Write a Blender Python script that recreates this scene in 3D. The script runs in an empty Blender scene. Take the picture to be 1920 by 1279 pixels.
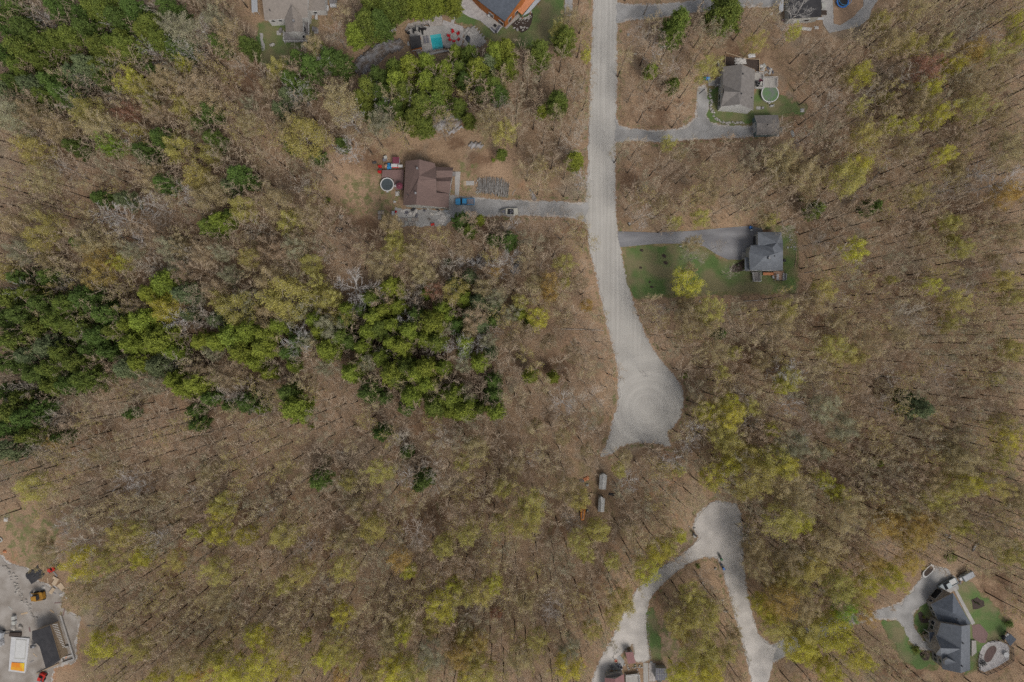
import bpy, math, random
import numpy as np
from mathutils import Vector

# ------------------------------------------------------------------ camera, sky, sun, exposure
S = 0.16            # metres per photo pixel on the ground
H = 207.0           # height of the drone
W0, H0 = 1920.0, 1279.0
scene = bpy.context.scene
cam_data = bpy.data.cameras.new("camera")
cam = bpy.data.objects.new("camera", cam_data)
scene.collection.objects.link(cam)
cam.location = (0, 0, H)
cam.rotation_euler = (0, 0, 0)
cam_data.sensor_width = 36.0
cam_data.lens = 36.0 * H / (W0 * S)
cam_data.clip_end = 20000
scene.camera = cam

SUN_EL, SUN_AZ = math.radians(50), math.radians(148)     # azimuth clockwise from +Y (photo top)
world = bpy.data.worlds.new("World"); scene.world = world; world.use_nodes = True
nt = world.node_tree; nt.nodes.clear()
sky = nt.nodes.new("ShaderNodeTexSky"); sky.sky_type = 'NISHITA'; sky.sun_disc = False
sky.sun_elevation = SUN_EL; sky.sun_rotation = SUN_AZ
sky.air_density = 1.0; sky.dust_density = 3.0
bg = nt.nodes.new("ShaderNodeBackground"); bg.inputs[1].default_value = 0.125
wo = nt.nodes.new("ShaderNodeOutputWorld")
hsv = nt.nodes.new("ShaderNodeHueSaturation"); hsv.inputs["Saturation"].default_value = 0.35     # thin overcast: a nearly neutral sky
nt.links.new(sky.outputs[0], hsv.inputs["Color"]); nt.links.new(hsv.outputs[0], bg.inputs[0]); nt.links.new(bg.outputs[0], wo.inputs[0])
sl = bpy.data.lights.new("sun", 'SUN'); sl.energy = 1.9; sl.angle = math.radians(22); sl.color = (1.0, 0.93, 0.84)
sun = bpy.data.objects.new("sun", sl); scene.collection.objects.link(sun)
sd = Vector((math.sin(SUN_AZ) * math.cos(SUN_EL), math.cos(SUN_AZ) * math.cos(SUN_EL), math.sin(SUN_EL)))
sun.rotation_euler = sd.to_track_quat('Z', 'Y').to_euler(); sun.location = sd * 300
scene.view_settings.view_transform = 'Standard'; scene.view_settings.look = 'None'
scene.view_settings.gamma = 1; scene.view_settings.use_curve_mapping = False
scene.view_settings.exposure = 0.25
scene.cycles.use_denoising = False; scene.cycles.max_bounces = 5; scene.cycles.diffuse_bounces = 3; scene.cycles.transparent_max_bounces = 4

C = scene.collection
rnd = random.Random(7)
PI = math.pi

def P(px, py, z=0.0):
    k = (H - z) / H
    return Vector(((px - 960) * S * k, (639.5 - py) * S * k, z))

# ------------------------------------------------------------------ materials
def mat(name, col, col2=None, scale=1.0, rough=0.85, bump=0.0, metal=0.0, detail=4, spec=0.3,
        lo=0.35, hi=0.65, stretch=None, objrand=0.0, trans=0.0, fine=0.0, coat=0.0):
    m = bpy.data.materials.new(name); m.use_nodes = True
    t = m.node_tree; n = t.nodes; l = t.links
    b = n["Principled BSDF"]
    b.inputs["Roughness"].default_value = rough; b.inputs["Metallic"].default_value = metal
    b.inputs["Specular IOR Level"].default_value = spec
    if coat: b.inputs["Coat Weight"].default_value = coat
    if col2 is None: col2 = tuple(c * 0.8 for c in col)
    g = n.new("ShaderNodeNewGeometry"); mp = n.new("ShaderNodeMapping")
    l.new(g.outputs["Position"], mp.inputs[0])
    if stretch: mp.inputs["Scale"].default_value = stretch
    nz = n.new("ShaderNodeTexNoise"); nz.inputs["Scale"].default_value = scale; nz.inputs["Detail"].default_value = detail
    l.new(mp.outputs[0], nz.inputs[0])
    r = n.new("ShaderNodeMapRange"); r.inputs[1].default_value = lo; r.inputs[2].default_value = hi
    l.new(nz.outputs[0], r.inputs[0])
    mx = n.new("ShaderNodeMix"); mx.data_type = 'RGBA'
    mx.inputs[6].default_value = (*col2, 1); mx.inputs[7].default_value = (*col, 1)
    l.new(r.outputs[0], mx.inputs[0])
    out = mx.outputs[2]
    if objrand or fine:
        hs = n.new("ShaderNodeHueSaturation")
        l.new(out, hs.inputs["Color"])
        val = None
        if objrand:
            oi = n.new("ShaderNodeObjectInfo"); mr = n.new("ShaderNodeMapRange")
            l.new(oi.outputs["Random"], mr.inputs[0])
            mr.inputs[3].default_value = 1 - objrand; mr.inputs[4].default_value = 1 + objrand
            val = mr.outputs[0]
            mh = n.new("ShaderNodeMapRange"); mu = n.new("ShaderNodeMath"); mu.operation = 'MULTIPLY'; mu.inputs[1].default_value = 7.31
            fr = n.new("ShaderNodeMath"); fr.operation = 'FRACT'
            l.new(oi.outputs["Random"], mu.inputs[0]); l.new(mu.outputs[0], fr.inputs[0]); l.new(fr.outputs[0], mh.inputs[0])
            mh.inputs[3].default_value = 0.5 - objrand * 0.08; mh.inputs[4].default_value = 0.5 + objrand * 0.08
            l.new(mh.outputs[0], hs.inputs["Hue"])
        if fine:
            n2 = n.new("ShaderNodeTexNoise"); n2.inputs["Scale"].default_value = 9.0; n2.inputs["Detail"].default_value = 3
            l.new(g.outputs["Position"], n2.inputs[0])
            m2 = n.new("ShaderNodeMapRange"); m2.inputs[1].default_value = .3; m2.inputs[2].default_value = .7
            m2.inputs[3].default_value = 1 - fine; m2.inputs[4].default_value = 1 + fine
            l.new(n2.outputs[0], m2.inputs[0])
            if val is None: val = m2.outputs[0]
            else:
                mm = n.new("ShaderNodeMath"); mm.operation = 'MULTIPLY'
                l.new(val, mm.inputs[0]); l.new(m2.outputs[0], mm.inputs[1]); val = mm.outputs[0]
        l.new(val, hs.inputs["Value"]); out = hs.outputs[0]
    l.new(out, b.inputs["Base Color"])
    if bump:
        bp = n.new("ShaderNodeBump"); bp.inputs["Strength"].default_value = bump; bp.inputs["Distance"].default_value = 0.05
        n3 = n.new("ShaderNodeTexNoise"); n3.inputs["Scale"].default_value = 6; n3.inputs["Detail"].default_value = 6
        l.new(g.outputs["Position"], n3.inputs[0])
        l.new(n3.outputs[0], bp.inputs["Height"]); l.new(bp.outputs[0], b.inputs["Normal"])
    if trans:
        tr = n.new("ShaderNodeBsdfTranslucent"); ms = n.new("ShaderNodeMixShader"); ms.inputs[0].default_value = trans
        l.new(out, tr.inputs[0]); l.new(b.outputs[0], ms.inputs[1]); l.new(tr.outputs[0], ms.inputs[2])
        l.new(ms.outputs[0], n["Material Output"].inputs[0])
    return m

M = {}
def mm(key, *a, **k):
    M[key] = mat(key, *a, **k); return M[key]
mm("gravel_side", (0.422,0.397,0.371), (0.320,0.301,0.282), scale=.3, bump=.15, fine=.06)
mm("drive_gravel", (0.285,0.280,0.275), (0.199,0.195,0.190), scale=.3, bump=.15, fine=.08)
mm("asphalt", (.20,.20,.21), (.13,.13,.14), scale=.22, bump=.1, fine=.05, stretch=(.5,1.6,1))
mm("yard_gravel", (0.274,0.252,0.229), (0.178,0.155,0.133), scale=.25, bump=.3, fine=.12)
mm("sand", (.30,.20,.13), (.22,.15,.10), scale=.6, bump=.2, fine=.1)
mm("lawn", (.078,.125,.036), (.150,.135,.070), scale=.16, lo=.40, hi=.60, bump=.5, fine=.22, detail=6)
mm("lawn_dry", (.15,.145,.065), (.12,.095,.055), scale=.3, bump=.5, fine=.22, detail=6)
mm("concrete", (0.312,0.300,0.289), (0.257,0.250,0.242), scale=.6, bump=.1, fine=.04)
mm("patio_stone", (0.359,0.343,0.335), (0.257,0.242,0.242), scale=1.2, bump=.15, fine=.12)
mm("cobble", (.36,.33,.31), (.20,.18,.165), scale=2.2, bump=.5, fine=.2)
mm("rock_grey", (.26,.26,.275), (.135,.105,.080), scale=.55, bump=1, fine=.25, detail=8)
mm("rock_pale", (0.360,0.346,0.324), (0.238,0.223,0.209), scale=1.5, bump=.6, fine=.15)
mm("mulch", (.055,.038,.030), (.035,.026,.022), scale=2, bump=.5, fine=.3)
mm("roof_taupe", (0.209,0.184,0.164), (0.176,0.156,0.139), scale=1.5, bump=.2, fine=.10)
mm("roof_grey", (0.164,0.152,0.144), (0.132,0.122,0.116), scale=1.2, bump=.2, fine=.10)
mm("roof_brown", (0.132,0.090,0.080), (0.108,0.074,0.066), scale=1.0, bump=.2, fine=.10, stretch=(1,3,1))
mm("roof_slate", (0.121,0.133,0.152), (0.098,0.108,0.125), scale=1.0, bump=.2, fine=.10)
mm("roof_slate_dark", (0.081,0.093,0.115), (0.064,0.075,0.093), scale=1.0, bump=.2, fine=.10)
mm("roof_black", (.034,.033,.036), (.022,.022,.025), scale=.6, bump=.2, fine=.15)
mm("roof_maroon", (.20,.105,.105), (.16,.085,.085), scale=1, bump=.1, fine=.08, stretch=(6,.4,1))
mm("metal_roof", (0.294,0.308,0.329), (0.252,0.266,0.287), scale=.5, rough=.5, stretch=(4,.5,1))
mm("siding_white", (0.422,0.422,0.416), (0.371,0.371,0.365), scale=.8, bump=.05)
mm("siding_grey", (0.320,0.320,0.296), (0.272,0.272,0.256), scale=.8)
mm("siding_teal", (.12,.17,.18), (.10,.14,.15), scale=.8)
mm("stone_wall", (0.315,0.292,0.262), (0.203,0.188,0.173), scale=1.6, bump=.4, fine=.2)
mm("trim_white", (0.475,0.475,0.475), (0.436,0.436,0.436), scale=1)
mm("trim_dark", (.045,.045,.05), (.035,.035,.04), scale=1)
mm("log_wall", (.36,.13,.035), (.26,.09,.025), scale=.7, bump=.2, stretch=(1,1,5))
mm("deck_orange", (.46,.20,.10), (.38,.16,.08), scale=.8, stretch=(5,.5,1))
mm("deck_grey", (.19,.18,.18), (.14,.13,.13), scale=.9, stretch=(6,.5,1), fine=.1)
mm("deck_brown", (.165,.105,.098), (.125,.08,.076), scale=.9, stretch=(6,.5,1), fine=.1)
mm("deck_tan", (.43,.28,.20), (.36,.23,.16), scale=.9, stretch=(6,.5,1), fine=.08)
mm("deck_pale", (0.302,0.288,0.266), (0.238,0.223,0.209), scale=.9, stretch=(6,.5,1), fine=.1)
mm("lumber", (0.352,0.264,0.176), (0.264,0.200,0.136), scale=1)
mm("plywood", (0.376,0.296,0.208), (0.312,0.240,0.168), scale=1)
mm("glass_dark", (.03,.035,.045), (.02,.025,.03), scale=1, rough=.15, spec=.6)
mm("screen_black", (.012,.012,.014), (.01,.01,.01), scale=1, rough=.4)
mm("pool_water", (0.030,0.340,0.383), (0.025,0.297,0.348), scale=.5, rough=.08, spec=.5)
mm("pool_step", (0.080,0.400,0.424), (0.072,0.368,0.400), scale=.5, rough=.2)
mm("pool_cover_dark", (.05,.065,.075), (.035,.045,.05), scale=1.2, rough=.7)
mm("pool_cover_green", (.08,.16,.06), (.12,.14,.12), scale=.6, rough=.7)
mm("pool_cover_brown", (.085,.05,.045), (.065,.04,.037), scale=1, rough=.7)
mm("plastic_white", (0.409,0.409,0.409), (0.363,0.363,0.370), scale=1, rough=.5)
mm("plastic_red", (0.375,0.015,0.019), (0.315,0.015,0.015), scale=1, rough=.5)
mm("plastic_orange", (.62,.22,.02), (.52,.17,.015), scale=1, rough=.5)
mm("plastic_blue", (.03,.14,.42), (.025,.11,.34), scale=1, rough=.5)
mm("plastic_green", (.02,.12,.05), (.015,.09,.04), scale=1, rough=.5)
mm("plastic_black", (.02,.02,.022), (.015,.015,.016), scale=1, rough=.5)
mm("fabric_grey", (.13,.13,.15), (.10,.10,.12), scale=1)
mm("fabric_burgundy", (.13,.03,.05), (.10,.025,.04), scale=1)
mm("tarp_blue", (.05,.26,.50), (.04,.20,.42), scale=1.5, rough=.5)
mm("tarp_white", (0.422,0.408,0.388), (0.340,0.326,0.313), scale=1.2, bump=.6)
mm("tarp_yellow", (0.527,0.357,0.025), (0.510,0.170,0.017), scale=.5, detail=2)
mm("car_blue", (0.007,0.165,0.338), (0.007,0.150,0.315), scale=.2, rough=.3, coat=.8, spec=.5)
mm("car_silver", (0.234,0.273,0.293), (0.215,0.254,0.273), scale=.2, rough=.35, coat=.5)
mm("car_navy", (.06,.10,.17), (.05,.09,.15), scale=.2, rough=.3, coat=.8)
mm("tyre", (.02,.02,.02), (.015,.015,.015), scale=1)
mm("hull_cream", (0.446,0.432,0.374), (0.403,0.389,0.338), scale=.5, rough=.35)
mm("machine_yellow", (0.300,0.156,0.018), (0.204,0.102,0.018), scale=1.5, rough=.5)
mm("machine_orange", (0.528,0.192,0.016), (0.416,0.136,0.016), scale=1.5, rough=.5)
mm("machine_red", (0.390,0.022,0.015), (0.315,0.022,0.015), scale=1, rough=.5)
mm("steel", (0.224,0.224,0.231), (0.168,0.168,0.175), scale=1, rough=.5, metal=.1)
mm("pallet_wood", (.30,.27,.245), (.20,.175,.155), scale=1.5, fine=.15)
mm("log_bark", (.26,.25,.24), (.15,.14,.13), scale=1.5, bump=.3, fine=.15)
mm("pole_wood", (.20,.16,.12), (.15,.12,.09), scale=1.5)
mm("bark_dark", (.055,.042,.033), (.036,.028,.022), scale=1.5, bump=.3)
mm("bark_grey", (.20,.18,.165), (.13,.115,.105), scale=1.5, bump=.2)
mm("twig_brown", (.40,.315,.235), (.29,.225,.165), scale=.5, objrand=.15)
mm("twig_grey", (.46,.405,.345), (.34,.30,.25), scale=.5, objrand=.15)
mm("twig_white", (.50,.48,.46), (.38,.36,.345), scale=.5, objrand=.08)
FOL = {
 'yellow-green': ((0.5, 0.45, 0.14), (0.4, 0.36, 0.12)),
 'bright yellow-green': ((0.56, 0.53, 0.085), (0.46, 0.43, 0.08)),
 'bright green': ((0.3, 0.42, 0.05), (0.23, 0.33, 0.045)),
 'olive': ((0.47, 0.39, 0.215), (0.38, 0.315, 0.18)),
 'pale grey-green': ((0.4, 0.385, 0.25), (0.32, 0.31, 0.21)),
 'golden': ((0.52, 0.385, 0.12), (0.42, 0.31, 0.105)),
 'tan': ((0.46, 0.35, 0.235), (0.36, 0.275, 0.185)),
 'reddish': ((0.36, 0.2, 0.13), (0.29, 0.16, 0.105)),
}
for k, (a, b) in FOL.items():
    M['leaf ' + k] = mat('leaves ' + k, a, b, scale=.6, rough=.7, objrand=.13, trans=.5, spec=.2)
PIN = {
 'mid green': ((.150,.182,.034), (.095,.128,.026)),
 'yellowish': ((.215,.255,.036), (.145,.180,.030)),
 'dark green': ((.105,.155,.034), (.07,.11,.026)),
 'grey-green': ((.15,.18,.085), (.105,.135,.065)),
}
for k, (a, b) in PIN.items():
    M['needle ' + k] = mat('needles ' + k, a, b, scale=.7, rough=.75, objrand=.16, trans=.15, spec=.2)

# ------------------------------------------------------------------ mesh collector
class MB:
    def __init__(s): s.v = []; s.f = []
    def add(s, vs, fs):
        o = len(s.v); s.v += [tuple(v) for v in vs]; s.f += [tuple(i + o for i in f) for f in fs]; return s
    def box(s, c, d, rz=0.0, taper=1.0):
        x, y, z = c; a, b, h = d[0] / 2, d[1] / 2, d[2]
        cs, sn = math.cos(rz), math.sin(rz); vs = []
        for k, t in ((0, 1), (1, taper)):
            for i, j in ((-1, -1), (1, -1), (1, 1), (-1, 1)):
                u, w = i * a * t, j * b * t
                vs.append((x + u * cs - w * sn, y + u * sn + w * cs, z + k * h))
        return s.add(vs, [(3, 2, 1, 0), (4, 5, 6, 7), (0, 1, 5, 4), (1, 2, 6, 5), (2, 3, 7, 6), (3, 0, 4, 7)])
    def prism(s, poly, z0, z1):
        n = len(poly)
        if sum(poly[i][0] * poly[(i + 1) % n][1] - poly[(i + 1) % n][0] * poly[i][1] for i in range(n)) < 0: poly = poly[::-1]
        vs = [(p[0], p[1], z0) for p in poly] + [(p[0], p[1], z1) for p in poly]
        fs = [tuple(range(n, 2 * n)), tuple(range(n - 1, -1, -1))]
        fs += [(i, (i + 1) % n, n + (i + 1) % n, n + i) for i in range(n)]
        return s.add(vs, fs)
    def cyl(s, x, y, z0, z1, r, n=16, r2=None):
        r2 = r if r2 is None else r2
        vs = [(x + r * math.cos(2 * PI * i / n), y + r * math.sin(2 * PI * i / n), z0) for i in range(n)]
        vs += [(x + r2 * math.cos(2 * PI * i / n), y + r2 * math.sin(2 * PI * i / n), z1) for i in range(n)]
        return s.add(vs, [tuple(range(n, 2 * n)), tuple(range(n - 1, -1, -1))] + [(i, (i + 1) % n, n + (i + 1) % n, n + i) for i in range(n)])
    def ring(s, x, y, z0, z1, ri, ro, n=32):
        vs = []
        for r, z in ((ri, z0), (ro, z0), (ro, z1), (ri, z1)):
            vs += [(x + r * math.cos(2 * PI * i / n), y + r * math.sin(2 * PI * i / n), z) for i in range(n)]
        fs = []
        for k in range(4):
            a, b = k * n, ((k + 1) % 4) * n
            fs += [(a + i, a + (i + 1) % n, b + (i + 1) % n, b + i) for i in range(n)]
        return s.add(vs, fs)
    def tube(s, pts, rad, n=6):
        pts = [Vector(p) for p in pts]; vs = []; m = len(pts)
        for i, p in enumerate(pts):
            d = (pts[min(i + 1, m - 1)] - pts[max(i - 1, 0)]).normalized()
            u = d.orthogonal().normalized(); w = d.cross(u)
            r = rad[i] if isinstance(rad, (list, tuple)) else rad
            vs += [p + (u * math.cos(2 * PI * k / n) + w * math.sin(2 * PI * k / n)) * r for k in range(n)]
        fs = [(i * n + k, i * n + (k + 1) % n, (i + 1) * n + (k + 1) % n, (i + 1) * n + k) for i in range(m - 1) for k in range(n)]
        fs += [tuple(range(n - 1, -1, -1)), tuple(range((m - 1) * n, m * n))]
        return s.add(vs, fs)
    def rock(s, c, d, seed=0, n=10):
        r = random.Random(seed * 13 + 5); m = n // 2 + 1; vs = []; fs = []
        ph = [r.uniform(0, 6.28) for _ in range(6)]
        for j in range(m + 1):
            th = PI * j / m
            for i in range(n):
                a = 2 * PI * i / n
                k = 1 + .22 * math.sin(2 * a + ph[0] + th) + .16 * math.sin(3 * a + ph[1]) * math.sin(th * 2 + ph[2]) + r.uniform(-.10, .10)
                vs.append((c[0] + d[0] / 2 * k * math.sin(th) * math.cos(a), c[1] + d[1] / 2 * k * math.sin(th) * math.sin(a), c[2] + d[2] / 2 * math.cos(th) * (1 + r.uniform(-.1, .1))))
        for j in range(m):
            for i in range(n):
                fs.append((j * n + i, (j + 1) * n + i, (j + 1) * n + (i + 1) % n, j * n + (i + 1) % n))
        return s.add(vs, fs)
    def build(s, name, m, parent=None, world=True, smooth=False):
        me = bpy.data.meshes.new(name)
        off = parent_world(parent) if (parent is not None and world) else (0, 0, 0)
        me.from_pydata([(a - off[0], b - off[1], c - off[2]) for a, b, c in s.v], [], s.f)
        me.materials.append(M[m] if isinstance(m, str) else m)
        if smooth: me.polygons.foreach_set("use_smooth", [True] * len(me.polygons))
        me.update()
        o = bpy.data.objects.new(name, me); C.objects.link(o)
        if parent is not None: o.parent = parent
        return o
def parent_world(p):
    x = y = z = 0
    while p is not None:
        x += p.location[0]; y += p.location[1]; z += p.location[2]; p = p.parent
    return (x, y, z)

def tag(o, label=None, cat=None, group=None, kind=None):
    if label: o['label'] = label
    if cat: o['category'] = cat
    if group: o['group'] = group
    if kind: o['kind'] = kind
    return o
def thing(name, label, cat, loc, rz=0.0, group=None):
    o = bpy.data.objects.new(name, None); C.objects.link(o)
    o.location = loc; o.rotation_euler = (0, 0, rz); o.empty_display_size = .5
    return tag(o, label, cat, group)
def solo(mb, name, m, label, cat, group=None, at=None, smooth=False):
    """a thing that is one mesh; its origin moved to its base"""
    at = at if at is not None else (sum(v[0] for v in mb.v) / len(mb.v), sum(v[1] for v in mb.v) / len(mb.v), min(v[2] for v in mb.v))
    mb.v = [(a - at[0], b - at[1], c - at[2]) for a, b, c in mb.v]
    o = mb.build(name, m, smooth=smooth); o.location = at
    return tag(o, label, cat, group)
# ------------------------------------------------------------------ the ground and everything flat on it (photo pixel outlines)
ROAD = [(1116,-60),(1112,60),(1108,160),(1106,240),(1103,320),(1100,375),(1101,420),(1107,470),(1120,520),(1135,590),(1150,650),(1160,690),(1160,760),(1155,775),(1147,800),(1140,830),(1128,855),(1146,850),(1160,838),(1175,831),(1200,828),(1235,830),(1258,838),(1250,815),(1250,808),(1262,800),(1275,780),(1281,750),(1277,725),(1262,705),(1250,690),(1235,672),(1220,650),(1205,620),(1190,580),(1175,530),(1166,490),(1160,455),(1156,430),(1153,400),(1152,320),(1153,250),(1155,150),(1156,-60)]
DR_F = [(1108,376),(1085,382),(1060,380),(1000,378),(940,376),(880,371),(843,368),(843,408),(900,405),(950,402),(1000,403),(1050,405),(1085,410),(1108,420)]
DR_N = [(1150,2),(1165,8),(1220,10),(1280,5),(1350,-6),(1500,-30),(1510,-4),(1440,12),(1400,12),(1340,15),(1290,24),(1230,32),(1190,36),(1170,38),(1150,48)]
DR_E = [(1150,215),(1160,235),(1180,243),(1230,246),(1270,243),(1290,235),(1305,220),(1308,190),(1310,165),(1322,160),(1328,190),(1326,220),(1335,232),(1360,236),(1412,238),(1412,255),(1370,257),(1300,260),(1240,265),(1190,262),(1150,266)]
DR_G = [(1158,434),(1230,436),(1300,433),(1350,428),(1400,424),(1430,428),(1425,480),(1393,487),(1365,487),(1345,478),(1320,462),(1290,457),(1230,457),(1160,464)]
LOW = [(1306,968),(1325,950),(1345,940),(1378,945),(1388,965),(1392,1000),(1393,1050),(1398,1100),(1408,1150),(1420,1190),(1440,1205),(1455,1218),(1450,1240),(1438,1279),(1446,1330),(1420,1330),(1410,1279),(1400,1230),(1388,1190),(1375,1140),(1362,1090),(1355,1060),(1345,1045),(1320,1043),(1290,1055),(1262,1075),(1240,1095),(1217,1120),(1211,1150),(1212,1190),(1217,1238),(1192,1240),(1188,1205),(1175,1213),(1150,1240),(1130,1290),(1115,1330),(1090,1330),(1110,1279),(1125,1240),(1150,1195),(1170,1150),(1195,1105),(1225,1075),(1265,1050),(1300,1025),(1312,1008),(1300,990)]
DR_L = [(1440,1214),(1510,1180),(1590,1152),(1640,1148),(1690,1130),(1712,1106),(1735,1075),(1752,1062),(1775,1068),(1790,1085),(1797,1104),(1776,1110),(1735,1130),(1712,1146),(1710,1165),(1718,1190),(1735,1205),(1757,1210),(1754,1222),(1725,1215),(1705,1200),(1695,1175),(1680,1162),(1650,1160),(1600,1170),(1520,1205),(1450,1240)]
YARD = [(-80,1038),(0,1040),(20,1058),(50,1066),(70,1090),(100,1100),(120,1108),(112,1140),(150,1158),(142,1200),(142,1240),(100,1252),(96,1279),(96,1330),(-80,1330)]
DR_D = [(1536,-30),(1560,-30),(1562,10),(1563,45),(1575,48),(1600,32),(1618,12),(1622,-30),(1650,-30),(1645,2),(1634,18),(1630,35),(1610,50),(1580,57),(1555,62),(1543,45)]
DR_NW = [(-40,-20),(20,-4),(22,12),(-40,14)]
SAND_D = [(1562,-30),(1622,-30),(1618,12),(1600,32),(1575,48),(1563,45)]
LAWNS = {
 'a': [(486,46),(530,36),(596,40),(585,70),(583,84),(545,92),(543,118),(520,128),(492,120),(486,90)],
 'b': [(822,-10),(1062,-40),(1062,30),(1058,55),(1030,80),(985,90),(955,88),(930,78),(905,70),(900,50),(880,46),(856,40),(838,22),(824,10)],
 'e': [(1327,166),(1352,160),(1352,200),(1402,212),(1412,180),(1430,160),(1462,180),(1490,192),(1512,202),(1505,214),(1470,216),(1412,222),(1410,236),(1360,234),(1336,228),(1326,215)],
 'g1': [(1168,466),(1228,459),(1290,460),(1325,468),(1350,486),(1395,492),(1400,508),(1470,512),(1492,545),(1440,548),(1300,552),(1190,558),(1176,530)],
 'g2': [(1425,424),(1488,426),(1494,470),(1494,545),(1466,520),(1462,430)],
 'l1': [(1714,1150),(1740,1132),(1756,1160),(1756,1206),(1736,1200),(1722,1182),(1714,1165)],
 'l2': [(1655,1165),(1682,1166),(1696,1182),(1706,1206),(1728,1222),(1757,1226),(1758,1252),(1720,1252),(1695,1240),(1672,1205)],
 'l3': [(1796,1104),(1812,1088),(1830,1110),(1858,1130),(1890,1170),(1880,1195),(1860,1200),(1845,1212),(1828,1255),(1812,1262),(1812,1190),(1806,1140)],
 'k': [(1212,1145),(1224,1140),(1232,1180),(1240,1235),(1224,1236),(1214,1185)],
}
DRY = {
 'f': [(640,330),(745,322),(752,390),(725,415),(640,400)],
 'f2': [(856,302),(900,310),(880,366),(866,366)],
 'yard': [(8,958),(60,950),(110,990),(105,1040),(60,1062),(20,1052)],
 'l4': [(1812,1130),(1850,1120),(1900,1165),(1880,1200),(1850,1205),(1820,1180)],
 'k2': [(1226,1140),(1250,1165),(1275,1200),(1300,1235),(1242,1238),(1233,1180)],
}
EXTRA_CLEAR = {
 'house_a': [(470,-30),(640,-30),(600,40),(590,95),(520,95),(480,50)],
 'pool_b': [(756,30),(815,28),(850,15),(860,48),(915,55),(915,88),(870,105),(790,112),(756,100)],
 'stone_b': [(850,-30),(960,-30),(1005,-30),(1000,20),(950,70),(910,60),(870,30)],
 'house_e': [(1340,95),(1430,95),(1475,140),(1475,260),(1405,262),(1405,225),(1340,215)],
 'house_f': [(705,288),(870,295),(970,318),(970,370),(850,372),(850,425),(705,425)],
 'house_g': [(1380,425),(1500,425),(1495,550),(1380,520)],
 'house_d': [(1450,-30),(1660,-30),(1630,50),(1560,62),(1470,60)],
 'house_l': [(1715,1060),(1815,1062),(1860,1130),(1912,1185),(1905,1262),(1730,1270),(1715,1230)],
 'yard_l': [(0,955),(110,985),(135,1060),(160,1160),(150,1279),(0,1279)],
 'house_k': [(1110,1215),(1270,1240),(1270,1300),(1110,1300)],
 'sheds': [(1082,885),(1140,880),(1145,970),(1085,975)],
 'path_b': [(1056,-30),(1078,-30),(1078,30),(1056,30)],
}

def densify(poly, step=6, jit=1.2, seed=1):
    r = random.Random(seed); out = []
    n = len(poly)
    for i in range(n):
        a, b = poly[i], poly[(i + 1) % n]
        d = math.hypot(b[0] - a[0], b[1] - a[1]); k = max(1, int(d / step))
        for j in range(k):
            t = j / k
            out.append((a[0] + (b[0] - a[0]) * t + r.uniform(-jit, jit), a[1] + (b[1] - a[1]) * t + r.uniform(-jit, jit)))
    return out
def inside(poly, X, Y):
    X = np.asarray(X, float); Y = np.asarray(Y, float); c = np.zeros(X.shape, bool); n = len(poly)
    for i in range(n):
        x1, y1 = poly[i]; x2, y2 = poly[(i + 1) % n]
        if y1 == y2: continue
        t = ((y1 > Y) != (y2 > Y)) & (X < (x2 - x1) * (Y - y1) / (y2 - y1) + x1)
        c ^= t
    return c
def sdist(poly, X, Y):
    """distance in px to the outline, negative inside"""
    d = np.full(X.shape, 1e9); n = len(poly)
    for i in range(n):
        x1, y1 = poly[i]; x2, y2 = poly[(i + 1) % n]
        dx, dy = x2 - x1, y2 - y1; L = dx * dx + dy * dy + 1e-9
        t = np.clip(((X - x1) * dx + (Y - y1) * dy) / L, 0, 1)
        d = np.minimum(d, np.hypot(X - x1 - t * dx, Y - y1 - t * dy))
    return np.where(inside(poly, X, Y), -d, d)

# ground sheet with masks: R gravel dust, G grass, B open tan litter
step = 0.6
xs = np.arange(-180, 180.01, step); ys = np.arange(-125, 125.01, step)
far = np.array([200, 240, 320, 480, 800, 1500, 3000, 6000.])
xs = np.concatenate([-far[::-1], xs, far]); ys = np.concatenate([-far[::-1], ys, far])
GX, GY = np.meshgrid(xs, ys)
PX = GX / S + 960; PY = 639.5 - GY / S
grav = np.zeros(GX.shape); green = np.zeros(GX.shape); tan = np.zeros(GX.shape)
for poly in (ROAD, DR_F, DR_N, DR_E, LOW, DR_L, YARD):
    d = sdist(poly, PX, PY); grav = np.maximum(grav, np.clip(1 - (d + 1) / 9, 0, 1))
for poly in (ROAD, DR_E, LOW, DR_F):
    d = sdist(poly, PX, PY); green = np.maximum(green, .55 * np.clip(1 - abs(d - 8) / 10, 0, 1))
for poly in LAWNS.values():
    d = sdist(poly, PX, PY); green = np.maximum(green, np.clip(1 - (d + 4) / 16, 0, 1))
for poly in DRY.values():
    d = sdist(poly, PX, PY); green = np.maximum(green, .52 * np.clip(1 - (d + 4) / 22, 0, 1))
for (x, y, r) in [(600,470,75),(660,480,60),(1060,560,90),(1010,520,40),(1080,640,80),(660,340,60),(450,190,70),(480,260,60),(640,300,50),(930,300,40),
                  (70,380,90),(200,360,70),(1240,200,60),(1200,350,50),(600,790,90),(430,830,90),(300,800,70),(1560,200,70),(1850,650,80),(1660,830,60),(1240,640,50),(1130,120,10),(560,690,60),(430,700,30),(700,780,70)]:
    tan = np.maximum(tan, np.exp(-((PX - x) ** 2 + (PY - y) ** 2) / (r * r)))
dark_litter = np.zeros(GX.shape)  # mask for soft blobs of darker red-brown litter
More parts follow.
